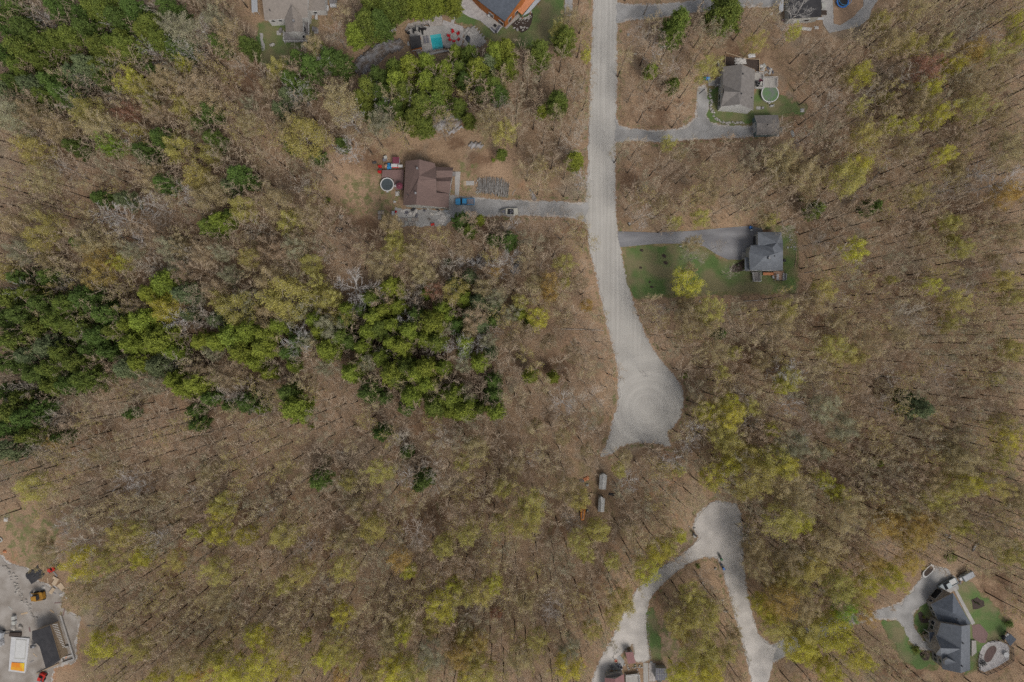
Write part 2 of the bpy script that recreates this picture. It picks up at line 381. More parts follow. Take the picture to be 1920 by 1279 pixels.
DARK_LITTER = [(1625,860,75),(1600,900,60),(1450,690,45),(1860,700,60),(1680,160,35),(1800,420,70),(1560,620,40),(470,960,60),(620,1010,60),(330,1100,60),(800,960,70),(1020,990,60),(1100,1120,60),(1180,340,35),(1300,270,40),(1560,290,50),(1390,660,50),(330,300,60),(560,330,50),(1040,690,40),(900,940,60),(1730,1150,50),(905,300,38),(850,262,30),(700,300,45),(1240,200,60),(700,420,50),(1400,105,45),(1870,1110,60),(1090,430,40),(640,410,50),(1690,1260,60),(560,330,50),(470,150,60)]
for (x, y, r) in DARK_LITTER: dark_litter = np.maximum(dark_litter, np.exp(-((PX - x) ** 2 + ((PY - y) * 1.25) ** 2) / (r * r)))
me = bpy.data.meshes.new("ground")
ny, nx = GX.shape
co = np.zeros((ny * nx, 3)); co[:, 0] = GX.ravel(); co[:, 1] = GY.ravel()
idx = np.arange(ny * nx).reshape(ny, nx)
q = np.stack([idx[:-1, :-1], idx[:-1, 1:], idx[1:, 1:], idx[1:, :-1]], -1).reshape(-1, 4)
me.vertices.add(len(co)); me.vertices.foreach_set("co", co.ravel())
me.loops.add(q.size); me.loops.foreach_set("vertex_index", q.ravel().astype(np.int32))
me.polygons.add(len(q)); me.polygons.foreach_set("loop_start", np.arange(0, q.size, 4, dtype=np.int32))
me.update(calc_edges=True); me.validate()
at = me.color_attributes.new("surface", 'FLOAT_COLOR', 'POINT')
cc = np.ones((len(co), 4)); cc[:, 0] = grav.ravel(); cc[:, 1] = green.ravel(); cc[:, 2] = tan.ravel(); cc[:, 3] = dark_litter.ravel()
at.data.foreach_set("color", cc.ravel())
ground = bpy.data.objects.new("ground", me); C.objects.link(ground)
tag(ground, 'brown leaf-covered forest floor under the whole wood', None, kind='structure')

def ground_mat():
    m = bpy.data.materials.new("leaf_litter"); m.use_nodes = True
    t = m.node_tree; n = t.nodes; l = t.links; b = n["Principled BSDF"]
    b.inputs["Roughness"].default_value = .95; b.inputs["Specular IOR Level"].default_value = .15
    g = n.new("ShaderNodeNewGeometry")
    def noise(scale, det=5, dist=0.0, rough=.55):
        z = n.new("ShaderNodeTexNoise"); z.inputs["Scale"].default_value = scale; z.inputs["Detail"].default_value = det
        z.inputs["Distortion"].default_value = dist; z.inputs["Roughness"].default_value = rough
        l.new(g.outputs["Position"], z.inputs[0]); return z.outputs[0]
    def rng(x, lo, hi, a=0.0, bb=1.0):
        r = n.new("ShaderNodeMapRange"); l.new(x, r.inputs[0])
        r.inputs[1].default_value = lo; r.inputs[2].default_value = hi; r.inputs[3].default_value = a; r.inputs[4].default_value = bb
        return r.outputs[0]
    def mix(f, a, c):
        x = n.new("ShaderNodeMix"); x.data_type = 'RGBA'
        for s, v in ((0, f), (6, a), (7, c)):
            if isinstance(v, (tuple, float)): x.inputs[s].default_value = (*v, 1) if isinstance(v, tuple) else v
            else: l.new(v, x.inputs[s])
        return x.outputs[2]
    def math2(op, a, c):
        x = n.new("ShaderNodeMath"); x.operation = op
        for s, v in ((0, a), (1, c)):
            if isinstance(v, float): x.inputs[s].default_value = v
            else: l.new(v, x.inputs[s])
        return x.outputs[0]
    a = n.new("ShaderNodeAttribute"); a.attribute_name = "surface"
    sp = n.new("ShaderNodeSeparateColor"); l.new(a.outputs["Color"], sp.inputs[0])
    base = mix(rng(noise(.035, 4), .38, .62), (.215,.148,.095), (.29,.200,.130))
    base = mix(rng(noise(.11, 5, .5), .52, .72, 0, .8), base, (.13,.082,.050))       # damp brown patches
    base = mix(rng(noise(.07, 5, .8), .56, .70, 0, .6), base, (.20,.175,.135))       # greyish patches
    base = mix(rng(noise(.09, 5, 1.2), .60, .72, 0, .6), base, (.29,.155,.088))       # rusty leaves
    base = mix(rng(sp.outputs[2], .2, 1.0, 0, .75), base, (.33,.225,.15))
    base = mix(rng(math2('ADD', a.outputs["Alpha"], math2('MULTIPLY', math2('SUBTRACT', noise(.15, 6, .8, .65), .5), 3.0)), .40, 1.0, 0, .7), base, (.095, .052, .030))
    moss = math2('MULTIPLY', rng(noise(.16, 6, 1), .58, .68), .45)
    base = mix(moss, base, (.10,.11,.04))
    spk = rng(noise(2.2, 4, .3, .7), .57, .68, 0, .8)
    base = mix(spk, base, (.045,.032,.024))                                           # shade of hollows between leaves, painted as dark speckle
    spk2 = rng(noise(3.2, 3, 0, .7), .58, .70, 0, .65)
    base = mix(spk2, base, (.46,.36,.27))                                             # pale dry leaves
    base = mix(rng(noise(1.15, 4, .5, .7), .59, .67, 0, .7), base, (.07,.047,.034))             # shade of hummocks and holes, painted as dark blotches
    gf = rng(math2('ADD', sp.outputs[1], math2('MULTIPLY', math2('SUBTRACT', noise(.5, 6, .5, .65), .5), 1.6)), .45, .62, 0, .85)
    grass = mix(rng(noise(.4, 5), .4, .62), (.095,.115,.040), (.185,.155,.085))
    base = mix(gf, base, grass)
    rf = rng(math2('ADD', sp.outputs[0], math2('MULTIPLY', math2('SUBTRACT', noise(.9, 6, .3, .7), .5), 1.8)), .62, .80)
    base = mix(rf, base, (.33,.31,.29))
    hs = n.new("ShaderNodeHueSaturation"); l.new(base, hs.inputs["Color"])
    l.new(rng(noise(7.0, 3, 0, .7), .3, .7, .72, 1.28), hs.inputs["Value"])
    l.new(hs.outputs[0], b.inputs["Base Color"])
    bp = n.new("ShaderNodeBump"); bp.inputs["Strength"].default_value = .8; bp.inputs["Distance"].default_value = .25
    l.new(noise(1.6, 8, .3, .7), bp.inputs["Height"]); l.new(bp.outputs[0], b.inputs["Normal"])
    return m
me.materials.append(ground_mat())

def road_mat():
    m = mat("road_gravel", (.350,.338,.315), (.312,.30,.28), scale=.15, bump=.08, fine=.03)
    t = m.node_tree; n = t.nodes; l = t.links; b = n["Principled BSDF"]
    src = b.inputs["Base Color"].links[0].from_socket
    g = n.new("ShaderNodeNewGeometry"); c = P(1215, 765)
    sub = n.new("ShaderNodeVectorMath"); sub.operation = 'SUBTRACT'; sub.inputs[1].default_value = (c.x, c.y, 0)
    l.new(g.outputs["Position"], sub.inputs[0])
    ln = n.new("ShaderNodeVectorMath"); ln.operation = 'LENGTH'; l.new(sub.outputs[0], ln.inputs[0])
    cb = n.new("ShaderNodeCombineXYZ"); l.new(ln.outputs["Value"], cb.inputs[0])
    wob = n.new("ShaderNodeTexNoise"); wob.inputs["Scale"].default_value = .12; l.new(g.outputs["Position"], wob.inputs[0])
    l.new(wob.outputs[0], cb.inputs[1])
    ring = n.new("ShaderNodeTexNoise"); ring.inputs["Scale"].default_value = .8; ring.inputs["Detail"].default_value = 3; l.new(cb.outputs[0], ring.inputs[0])
    mp = n.new("ShaderNodeMapping"); mp.inputs["Scale"].default_value = (1.5, .03, 1); mp.inputs["Rotation"].default_value = (0, 0, 0)
    l.new(g.outputs["Position"], mp.inputs[0])
    st = n.new("ShaderNodeTexNoise"); st.inputs["Scale"].default_value = 1.0; st.inputs["Detail"].default_value = 3; l.new(mp.outputs[0], st.inputs[0])
    sx = n.new("ShaderNodeSeparateXYZ"); l.new(g.outputs["Position"], sx.inputs[0])
    f = n.new("ShaderNodeMapRange"); l.new(sx.outputs[1], f.inputs[0]); f.inputs[1].default_value = 5; f.inputs[2].default_value = -12
    mx = n.new("ShaderNodeMix"); l.new(f.outputs[0], mx.inputs[0]); l.new(st.outputs[0], mx.inputs[2]); l.new(ring.outputs[0], mx.inputs[3])
    r = n.new("ShaderNodeMapRange"); l.new(mx.outputs[0], r.inputs[0]); r.inputs[1].default_value = .35; r.inputs[2].default_value = .65
    r.inputs[3].default_value = .89; r.inputs[4].default_value = 1.06
    hs = n.new("ShaderNodeHueSaturation"); l.new(src, hs.inputs["Color"]); l.new(r.outputs[0], hs.inputs["Value"])
    l.new(hs.outputs[0], b.inputs["Base Color"])
    return m
M["road_gravel"] = road_mat()

zlev = [0.006]
def vnoise(X, Y, scale, seed):
    r = np.random.default_rng(seed); out = np.zeros(X.shape); amp = 1.0
    for o in range(3):
        g = r.uniform(-1, 1, (64, 64)); u, v = X / scale, Y / scale; i, j = np.floor(u).astype(int), np.floor(v).astype(int); fu, fv = u - i, v - j
        fu = fu * fu * (3 - 2 * fu); fv = fv * fv * (3 - 2 * fv); G = lambda a, b: g[a % 64, b % 64]
        out += amp * ((G(i, j) * (1 - fu) + G(i + 1, j) * fu) * (1 - fv) + (G(i, j + 1) * (1 - fu) + G(i + 1, j + 1) * fu) * fv); scale /= 2.2; amp *= .6
    return out
def ragged(name, poly, m, label, amp=3.0, cell=.22, scale=2.2, z=None, inset=0.0):
    if z is None: z = zlev[0]; zlev[0] += .004
    xs_ = [(p[0] - 960) * S for p in poly]; ys_ = [(639.5 - p[1]) * S for p in poly]
    X, Y = np.meshgrid(np.arange(min(xs_) - 2, max(xs_) + 2, cell), np.arange(min(ys_) - 2, max(ys_) + 2, cell))
    v = -sdist(poly, X / S + 960, 639.5 - Y / S) - inset + amp * vnoise(X, Y, scale, len(poly) * 3 + 1)
    idx_ = np.arange(X.size).reshape(X.shape); q = np.stack([idx_[:-1, :-1], idx_[:-1, 1:], idx_[1:, 1:], idx_[1:, :-1]], -1).reshape(-1, 4)
    q = q[(v.ravel()[q] > 0).sum(1) >= 3]; used_, inv = np.unique(q, return_inverse=True)
    co_ = np.stack([X.ravel(), Y.ravel(), np.full(X.size, z)], -1)[used_]; q = inv.reshape(q.shape).astype(np.int32)
    mm_ = bpy.data.meshes.new(name); mm_.vertices.add(len(co_)); mm_.vertices.foreach_set("co", co_.astype(np.float32).ravel())
    mm_.loops.add(q.size); mm_.loops.foreach_set("vertex_index", q.ravel()); mm_.polygons.add(len(q)); mm_.polygons.foreach_set("loop_start", np.arange(0, q.size, 4, dtype=np.int32))
    mm_.update(calc_edges=True); mm_.materials.append(M[m]); o = bpy.data.objects.new(name, mm_); C.objects.link(o); return tag(o, label, None, kind='structure')
def sheet(name, poly, m, label, z=None, step=5, jit=1.3, seed=None, smoothen=True):
    if z is None: z = zlev[0]; zlev[0] += .004
    p = densify(poly, step, jit, seed or len(name) * 7 + len(poly))
    w = [P(a, b) for a, b in p]
    if sum(w[i].x * w[(i + 1) % len(w)].y - w[(i + 1) % len(w)].x * w[i].y for i in range(len(w))) < 0: w = w[::-1]
    mb = MB(); mb.add([(v.x, v.y, z) for v in w], [tuple(range(len(w)))])
    o = mb.build(name, m); return tag(o, label, None, kind='structure')
LAWN_LB = {'a': 'lawn below the white house with taupe roof', 'b': 'bright lawn between pool terrace and timber house', 'e': 'green lawn round the round green pool', 'g1': 'patchy lawn below the asphalt driveway', 'g2': 'narrow grass strip right of the slate-roofed house', 'l1': 'lawn patch inside the fork of the drive', 'l2': 'curved lawn strip left of the big slate house', 'l3': 'lawn right of the big slate house', 'k': 'narrow green grass strip right of the lower lane'}
for k, p in LAWNS.items(): ragged("lawn", p, 'lawn', LAWN_LB[k], amp=5.0, scale=3.5)
sheet("sand_bed", SAND_D, 'sand', 'tan sand ground under the blue trampoline', jit=1)
ragged("driveway", DR_F, 'drive_gravel', 'grey gravel driveway leading to the brown-roofed house')
ragged("driveway", DR_N, 'drive_gravel', 'grey gravel side driveway at the top of the road')
ragged("driveway", DR_E, 'drive_gravel', 'pale gravel driveway curving to the grey-roofed house')
sheet("driveway", DR_G, 'asphalt', 'smooth asphalt driveway widening in front of the slate-roofed house', jit=.25)
ragged("driveway", DR_L, 'drive_gravel', 'grey driveway forking in front of the big slate house')
sheet("driveway", DR_D, 'concrete', 'curved concrete driveway round the sand and trampoline', jit=.6)
sheet("driveway", DR_NW, 'concrete', 'bit of pavement in the top left corner')
ragged("construction_yard_ground", YARD, 'yard_gravel', 'pale dirt and gravel ground of the construction yard')
ragged("gravel_turnaround", LOW, 'gravel_side', 'lower gravel turnaround with two branching lanes')
ragged("gravel_road", ROAD, 'road_gravel', 'wide pale gravel road ending in a rounded turning area')
# ------------------------------------------------------------------ tree meshes
def seg_mesh(name, segs, sides=3):
    """thin tapered prisms for branch segments, numpy: segs rows x0 y0 z0 x1 y1 z1 r0 r1"""
    a = np.asarray(segs, float); n = len(a)
    p0, p1, r0, r1 = a[:, :3], a[:, 3:6], a[:, 6], a[:, 7]
    d = p1 - p0; d /= np.linalg.norm(d, axis=1, keepdims=True) + 1e-9
    ref = np.where(abs(d[:, 2:3]) > .9, [[1., 0, 0]], [[0, 0, 1.]])
    u = np.cross(d, ref); u /= np.linalg.norm(u, axis=1, keepdims=True); w = np.cross(d, u)
    vs = np.zeros((n, 2 * sides, 3))
    for k in range(sides):
        c, s = math.cos(2 * PI * k / sides), math.sin(2 * PI * k / sides)
        vs[:, k] = p0 + (u * c + w * s) * r0[:, None]; vs[:, sides + k] = p1 + (u * c + w * s) * r1[:, None]
    base = (np.arange(n) * 2 * sides)[:, None]
    q = np.stack([np.stack([base[:, 0] + k, base[:, 0] + (k + 1) % sides, base[:, 0] + sides + (k + 1) % sides, base[:, 0] + sides + k], -1) for k in range(sides)], 1).reshape(-1, 4)
    return raw_mesh(name, vs.reshape(-1, 3), q)
def raw_mesh(name, co, q):
    me = bpy.data.meshes.new(name); me.vertices.add(len(co)); me.vertices.foreach_set("co", np.ascontiguousarray(co, dtype=np.float32).ravel())
    q = np.ascontiguousarray(q, dtype=np.int32); me.loops.add(q.size); me.loops.foreach_set("vertex_index", q.ravel())
    me.polygons.add(len(q)); me.polygons.foreach_set("loop_start", np.arange(0, q.size, q.shape[1], dtype=np.int32))
    me.update(calc_edges=True); me.materials.append(None); return me
def leaf_mesh(name, pts, size, rg, up=.5, lens=1.6):
    """one small folded leaf-spray per point"""
    n = len(pts); d = rg.normal(size=(n, 3)); d /= np.linalg.norm(d, axis=1, keepdims=True)
    nn = rg.normal(size=(n, 3)) + np.array([0, 0, up * 2]); nn -= (nn * d).sum(1, keepdims=True) * d; nn /= np.linalg.norm(nn, axis=1, keepdims=True) + 1e-9
    w = np.cross(nn, d); s = size * rg.uniform(.6, 1.35, n)[:, None]
    a = pts - d * s * lens / 2; b = pts + d * s * lens / 2; l = pts + w * s / 2 + nn * s * .15; r = pts - w * s / 2 + nn * s * .15
    co = np.stack([a, r, b, l], 1).reshape(-1, 3)
    return raw_mesh(name, co, np.arange(4 * n).reshape(-1, 4))

def skeleton(rg, h, R, z0=.4, limbs=14, subs=5, twigs=5, rt=.17, spread=.55, droop=0.0, rtw=.022, wob=.13):
    trunk, br, tw, tips = [], [], [], []
    pts = [np.array([0., 0, -.3])]
    for i in range(1, 8): pts.append(np.array([rg.normal() * wob * i / 7, rg.normal() * wob * i / 7, h * .93 * i / 7]))
    rad = [rt * (1 - .85 * i / 7) for i in range(8)]
    for i in range(7): trunk.append([*pts[i], *pts[i + 1], rad[i], rad[i + 1]])
    def on_trunk(t):
        f = t * 7; i = min(6, int(f)); return pts[i] + (pts[i + 1] - pts[i]) * (f - i)
    az = rg.uniform(0, 6.28)
    for k in range(limbs):
        t = z0 + (.97 - z0) * (k + rg.uniform(0, .8)) / limbs
        az += 2.4 + rg.normal() * .4
        p = on_trunk(min(t, .99)); tt = (t - z0) / (1 - z0)
        L = R * (1.05 - .55 * tt ** 1.5) * rg.uniform(.75, 1.15)
        el = spread * (.55 + .9 * tt)
        d = np.array([math.cos(az), math.sin(az), 0]); cur = p.copy(); r = rt * .42 * (1 - .55 * tt); N = 4
        lp = [cur.copy()]
        for j in range(N):
            st = L / N; dd = d + rg.normal(size=3) * .13; dd[2] = 0
            nxt = cur + dd * st + np.array([0, 0, st * math.tan(min(1.2, el + j * .12 - droop))])
            br.append([*cur, *nxt, r * (1 - .8 * j / N), r * (1 - .8 * (j + 1) / N)]); cur = nxt; lp.append(cur.copy())
        for s in range(subs):
            f = .3 + .7 * (s + rg.uniform(0, .9)) / subs; fi = f * N; i = min(N - 1, int(fi)); q = lp[i] + (lp[i + 1] - lp[i]) * (fi - i)
            a2 = az + rg.choice([-1, 1]) * rg.uniform(.4, 1.1); L2 = L * .42 * rg.uniform(.6, 1.2) * (1.25 - .5 * f)
            d2 = np.array([math.cos(a2), math.sin(a2), rg.uniform(.1, .9) - droop]); m1 = q + d2 * L2 * .5; d2 = d2 + rg.normal(size=3) * .25; m2 = m1 + d2 * L2 * .5
            rr = max(rtw * 1.2, r * .38); br.append([*q, *m1, rr, rr * .7]); br.append([*m1, *m2, rr * .7, rtw])
            for w in range(twigs):
                g = rg.uniform(.15, 1.0); b0 = q + (m1 - q) * g * 2 if g < .5 else m1 + (m2 - m1) * (g - .5) * 2
                dr = d2 * .8 + rg.normal(size=3) * .75; dr[2] += .25 - droop; dr /= np.linalg.norm(dr)
                b1 = b0 + dr * L2 * rg.uniform(.35, .75); tw.append([*b0, *b1, rtw, rtw * .5]); tips.append((b0, b1))
    return trunk, br, tw, tips

def proto_budding(i):
    rg = np.random.default_rng(100 + i); h = 16.; R = 4.0
    tr, br, tw, tips = skeleton(rg, h, R, z0=[.42, .5, .38, .45, .55][i % 5], limbs=[17, 14, 20, 16, 15][i % 5], subs=5, twigs=5, spread=[.62, .8, .5, .9, .7][i % 5], rtw=.024)
    wood = seg_mesh("tree_trunk_mesh", tr, 5)
    twig = seg_mesh("twig_mesh", br + tw, 3)
    T = np.array([[*a, *b] for a, b in tips]); k = 21
    A = np.repeat(T, k, 0); f = rg.uniform(.2, 1.15, len(A))[:, None]
    pts = A[:, :3] + (A[:, 3:] - A[:, :3]) * f + rg.normal(size=(len(A), 3)) * .30
    keep = rg.uniform(size=len(pts)) < np.repeat(rg.uniform(.45, 1.1, len(T)), k)
    pts = pts[keep]; n2 = int(len(pts) * .38); v = rg.normal(size=(n2, 3)); v /= np.linalg.norm(v, axis=1, keepdims=True); v[:, 2] = abs(v[:, 2])
    lump = 1 + .16 * np.sin(v[:, :1] * 5 + i) * np.cos(v[:, 1:2] * 6 + i)
    dome = v * np.array([R * 1.02, R * 1.02, h * .36]) * rg.uniform(.55, 1.0, (n2, 1)) ** .5 * lump + [0, 0, h * .63]
    hole = np.sin(dome[:, 0] * 1.9 + i) * np.sin(dome[:, 1] * 2.1 + i * 2) > -.45
    return wood, twig, leaf_mesh("budding_leaves_mesh", np.concatenate([pts, dome[hole]]), .145, rg)
def proto_bare(i):
    rg = np.random.default_rng(300 + i); h = 15.; R = 3.8
    tr, br, tw, tips = skeleton(rg, h, R, z0=.35, limbs=[18, 15, 20, 16][i % 4], subs=6, twigs=6, spread=[.7, .5, .9, .65][i % 4], rtw=.017, rt=.14)
    return seg_mesh("tree_trunk_mesh", tr, 6), seg_mesh("bare_branches_mesh", br + tw, 3)
def proto_pine(i):
    rg = np.random.default_rng(500 + i); h = 16.; R = [3.5, 3.4, 3.1, 3.6, 3.3][i % 5]
    tr = [[0, 0, -.3, .1, 0, h * .5, .2, .13], [.1, 0, h * .5, 0, .1, h * .97, .13, .03]]; br = []; pts = []
    z = h * .22; az = 0.
    while z < h * .97:
        t = (z / h - .22) / .75; prof = R * (1 - t ** 2.1) ** .75 * (.80 + .2 * min(1, t * 4)) + .25
        for k in range(5 if t < .8 else 4):
            az += 2 * PI / 5 + rg.normal() * .25; L = prof * rg.uniform(.68, 1.12); rise = rg.uniform(.05, .4)
            e = np.array([math.cos(az) * L, math.sin(az) * L, z + L * rise]); b = np.array([0, 0, z]); br.append([*b, *e, .05, .015])
            nc = int(5 + L * 4.5)
            for c in range(nc):                                     # tufts along the outer part of the bough
                f = .35 + .72 * (c + rg.uniform()) / nc; wdt = L * .26 * (1.25 - f)
                ctr = b + (e - b) * f + np.array([-math.sin(az), math.cos(az), 0]) * rg.normal() * wdt + np.array([0, 0, rg.uniform(-.05, .30)])
                pts.append(ctr + rg.normal(size=(9, 3)) * np.array([.24, .24, .15]))
        z += h * .052 * rg.uniform(.85, 1.2); az += rg.uniform(0, 1)
    for _ in range(7): pts.append(np.array([0, 0.1, h * .97]) + rg.normal(size=(9, 3)) * np.array([.3, .3, .3]))
    return seg_mesh("pine_trunk_mesh", tr + br, 5), leaf_mesh("pine_needles_mesh", np.concatenate(pts), .20, rg, up=.8, lens=1.9)
def proto_shrub(i):
    rg = np.random.default_rng(700 + i); pts = []; tr = []
    for c in range(26):
        a = rg.uniform(0, 6.28); r = abs(rg.normal()) * .75; z = rg.uniform(.5, 2.6) * (1 - min(.8, r * .3))
        e = np.array([math.cos(a) * r, math.sin(a) * r, z]); tr.append([0, 0, 0, *e, .03, .012])
        pts.append(e + rg.normal(size=(26, 3)) * np.array([.27, .27, .24]))
    return seg_mesh("shrub_stems_mesh", tr, 3), leaf_mesh("shrub_foliage_mesh", np.concatenate(pts), .16, rg, up=.6)
BUD = [proto_budding(i) for i in range(5)]
BARE = [proto_bare(i) for i in range(4)]
PINE = [proto_pine(i) for i in range(5)]
SHR = [proto_shrub(i) for i in range(3)]

def child(name, me, m, parent):
    o = bpy.data.objects.new(name, me); C.objects.link(o); o.parent = parent
    o.material_slots[0].link = 'OBJECT'; o.material_slots[0].material = M[m]; return o

TREES = []      # (empty, kind, tone, size, px, py, d)
def place(kind, px, py, d, tone, h=None, bark=None, seed=None):
    r = random.Random(int(px * 31 + py * 17 + d)); pid = r.randrange(20)
    if kind == 'budding':
        h = h or min(21, max(7.5, 8.5 + d * .17)) * r.uniform(.92, 1.08); nom, nh = 8.6, 17.5
    elif kind == 'bare':
        h = h or min(21, max(7, 8 + d * .16)) * r.uniform(.92, 1.08); nom, nh = 8.6, 16.5
    elif kind == 'pine':
        h = h or min(19, max(4, 3.5 + d * .30)) * r.uniform(.9, 1.1); nom, nh = 7.2, 16
    else:
        h = h or max(1.3, d * S * .6); nom, nh = 2.8, 2.8
    zc = h * (.72 if kind in ('budding', 'bare') else .65)
    k = (H - zc) / H; base = P(px, py, zc); base.z = 0
    sc = d * S * k / nom; sz = h / nh
    nm = {'budding': 'budding_tree', 'bare': 'bare_tree', 'pine': 'pine_tree', 'shrub': 'evergreen_shrub'}[kind]
    t = thing(nm, None, {'budding': 'budding tree', 'bare': 'bare tree', 'pine': 'pine tree', 'shrub': 'evergreen shrub'}[kind], base, r.uniform(0, 6.28))
    t.scale = (sc, sc, sz)
    if kind == 'budding':
        w, tw, lf = BUD[pid % 5]; child('trunk', w, bark or 'bark_dark', t)
        c = child('crown', lf, 'leaf ' + tone, t); child('twigs', tw, 'twig_grey', t)
    elif kind == 'bare':
        w, b = BARE[pid % 4]; mt = {'white': 'twig_white', 'grey': 'twig_grey', 'brown': 'twig_brown'}[tone]
        child('trunk', w, bark or ({'white': 'twig_white', 'grey': 'bark_grey', 'brown': 'bark_dark'}[tone]), t); child('crown', b, mt, t)
    elif kind == 'pine':
        w, lf = PINE[pid % 5]; child('trunk', w, 'bark_dark', t); child('crown', lf, 'needle ' + tone, t)
    else:
        w, lf = SHR[pid % 3]; child('stems', w, 'bark_dark', t); child('foliage', lf, 'needle ' + tone, t)
    TREES.append((t, kind, tone, px, py, d)); return t

# ---- pines: x, y, crown width (photo pixels), tone index
PT = ['mid green', 'yellowish', 'dark green', 'grey-green']
PN = """30 15 44 0;55 60 60 0;45 95 54 1;92 82 46 1;20 62 36 2;80 118 40 1;40 128 40 0;140 72 52 0;165 58 50 0;115 78 46 1;190 90 50 1;215 85 42 0;240 92 56 0;235 72 36 1;200 20 60 1;178 12 50 1;110 15 46 0;255 20 52 0;225 38 46 0;290 52 54 1;305 78 50 1;275 62 42 1;332 95 38 2;352 90 36 2;30 155 40 0;65 165 45 3;100 155 46 0;120 175 45 0;85 180 36 1;125 192 30 1;165 125 44 3;185 130 36 1;195 152 34 2;410 82 34 2;465 85 36 2;290 135 28 2;395 208 38 2;372 232 30 2;140 275 36 2;272 285 42 2;200 270 30 2;305 260 40 2;400 262 36 2;5 100 40 2;8 165 40 3;140 140 40 3;5 30 40 2;160 30 40 2;320 20 46 2;70 200 30 2;
20 560 50 0;60 548 40 0;5 600 50 2;45 590 48 0;85 570 46 0;30 640 50 0;75 615 46 0;110 600 50 1;95 650 52 3;55 665 44 3;15 680 44 2;130 570 48 0;165 560 55 0;200 590 48 2;150 610 54 0;185 630 46 0;205 660 40 0;120 660 46 1;100 690 44 1;150 680 50 0;165 710 54 1;130 720 44 2;100 722 40 1;70 700 46 2;30 770 56 1;15 800 50 0;55 780 46 0;60 815 42 1;20 840 46 3;45 745 38 0;80 760 34 2;10 735 40 2;215 620 36 1;170 655 40 2;40 520 38 2;95 515 34 2;115 820 28 0;
315 532 62 1;285 550 44 0;345 552 42 3;270 600 54 0;300 640 62 1;245 610 42 0;252 645 50 0;265 680 46 1;300 685 48 3;240 690 46 3;330 712 42 1;372 718 50 1;345 728 38 1;330 660 36 0;380 640 40 1;355 590 30 3;410 640 42 1;440 630 60 1;470 620 46 0;455 660 48 1;495 650 50 1;480 680 36 1;525 610 40 0;505 700 32 1;550 685 28 1;500 625 44 0;615 655 46 1;600 620 36 0;640 630 40 0;685 672 28 1;660 700 46 1;655 640 34 2;735 538 40 1;745 575 36 1;720 582 40 1;697 560 40 0;703 595 44 1;715 615 44 0;690 620 38 1;680 650 34 0;735 610 36 0;795 635 36 1;770 620 44 1;830 580 38 1;815 605 52 1;840 595 34 1;800 550 26 1;780 700 44 1;735 700 50 1;760 690 44 0;800 690 44 0;755 650 40 1;735 640 36 1;715 670 40 1;820 640 40 0;830 690 34 0;900 680 38 0;870 660 30 1;780 590 34 2;855 610 34 2;300 600 30 2;270 640 34 2;410 600 40 3;645 600 34 2;990 605 26 2;975 590 30 0;870 640 36 0;900 610 34 3;925 600 30 2;880 590 30 3;920 660 30 3;850 535 34 3;880 520 30 3;870 560 34 0;895 565 34 3;925 575 30 3;650 580 34 0;680 580 30 2;590 600 36 0;560 640 36 2;540 660 32 2;
770 125 44 1;740 130 40 0;710 145 40 2;800 120 40 1;745 155 46 1;690 165 44 0;715 175 40 2;760 175 42 0;800 155 46 1;825 165 44 0;790 195 46 0;820 190 40 0;680 185 36 0;745 200 36 2;775 222 42 0;790 205 34 1;750 220 34 0;720 205 34 2;835 130 34 1;690 205 34 0;700 225 30 2;795 235 36 0;
860 130 34 0;880 105 40 0;895 130 44 1;905 150 34 0;930 100 44 1;950 95 44 1;955 125 34 1;925 160 40 0;935 175 34 2;870 150 30 2;915 120 34 3;855 100 30 1;900 175 26 2;
700 10 50 0;730 15 48 0;760 5 40 0;780 8 36 1;803 3 42 1;823 4 28 1;665 62 40 1;690 42 50 0;712 42 44 2;850 5 34 1;
745 710 40 0;770 740 44 0;800 720 44 1;815 760 46 0;850 745 50 1;870 770 46 1;845 770 34 1;880 755 34 1;760 765 30 2;925 740 38 2;930 770 40 1;900 765 28 0;925 715 34 2;690 735 40 2;720 745 30 2;555 765 54 1;540 735 40 2;465 755 42 2;490 765 26 1;395 745 34 2;370 795 32 2;365 770 30 2;245 775 26 2;430 760 28 2;
995 705 30 1;1037 708 24 1;1045 192 44 0;1015 208 24 1;1010 100 46 0;1060 72 46 0;1078 300 36 1;1270 42 50 0;1265 60 40 0;1362 25 66 0;1263 158 26 0;1222 130 24 1;1530 392 32 0;1635 388 34 2;598 900 40 2;795 900 36 2;785 912 28 2;715 812 34 2;762 848 28 2;
560 110 34 2;585 125 44 2;545 150 40 2;570 165 34 2;540 180 34 3;525 205 34 3;620 110 44 2;640 118 44 2;600 92 30 1;595 292 30 2;545 275 28 2;640 270 26 2;880 225 28 0;860 200 34 0;940 288 20 0;770 235 30 0;450 330 44 2;430 350 36 3;415 415 40 1;395 425 44 0;430 405 30 2;470 340 30 2;190 372 34 2;235 375 34 3;310 345 40 2;90 525 30 2;150 455 30 2;865 415 34 2;880 430 30 0;955 450 34 2;900 412 20 1;925 450 26 2;120 1045 0 0;1720 765 44 3;1700 745 30 2;1645 868 18 1;1350 625 26 2"""
for row in PN.replace("\n", "").split(";"):
    x, y, d, tn = map(float, row.split())
    if x < 225 or (x < 360 and y < 330): tn = {1: 0, 0: (0, 2)[int(x + y) % 2]}.get(tn, tn)
    elif x > 225 and 500 < y < 745 and tn == 0: tn = (1, 0, 1)[int(x) % 3]
    if d: place('pine', x, y, d * 1.08, PT[int(tn)])
for x, y, d, tn in [(614,376,16,0),(583,800,16,1),(1168,857,14,2),(1505,372,12,1),(1285,705,14,1),(1310,1063,10,0),(840,490,14,2),(1785,1048,22,0),(1895,1170,22,2),(1718,1221,16,0),(1865,385,12,0),(1400,1005,10,2),(925,300,10,1)]:
    place('shrub', x, y, d, PT[tn])

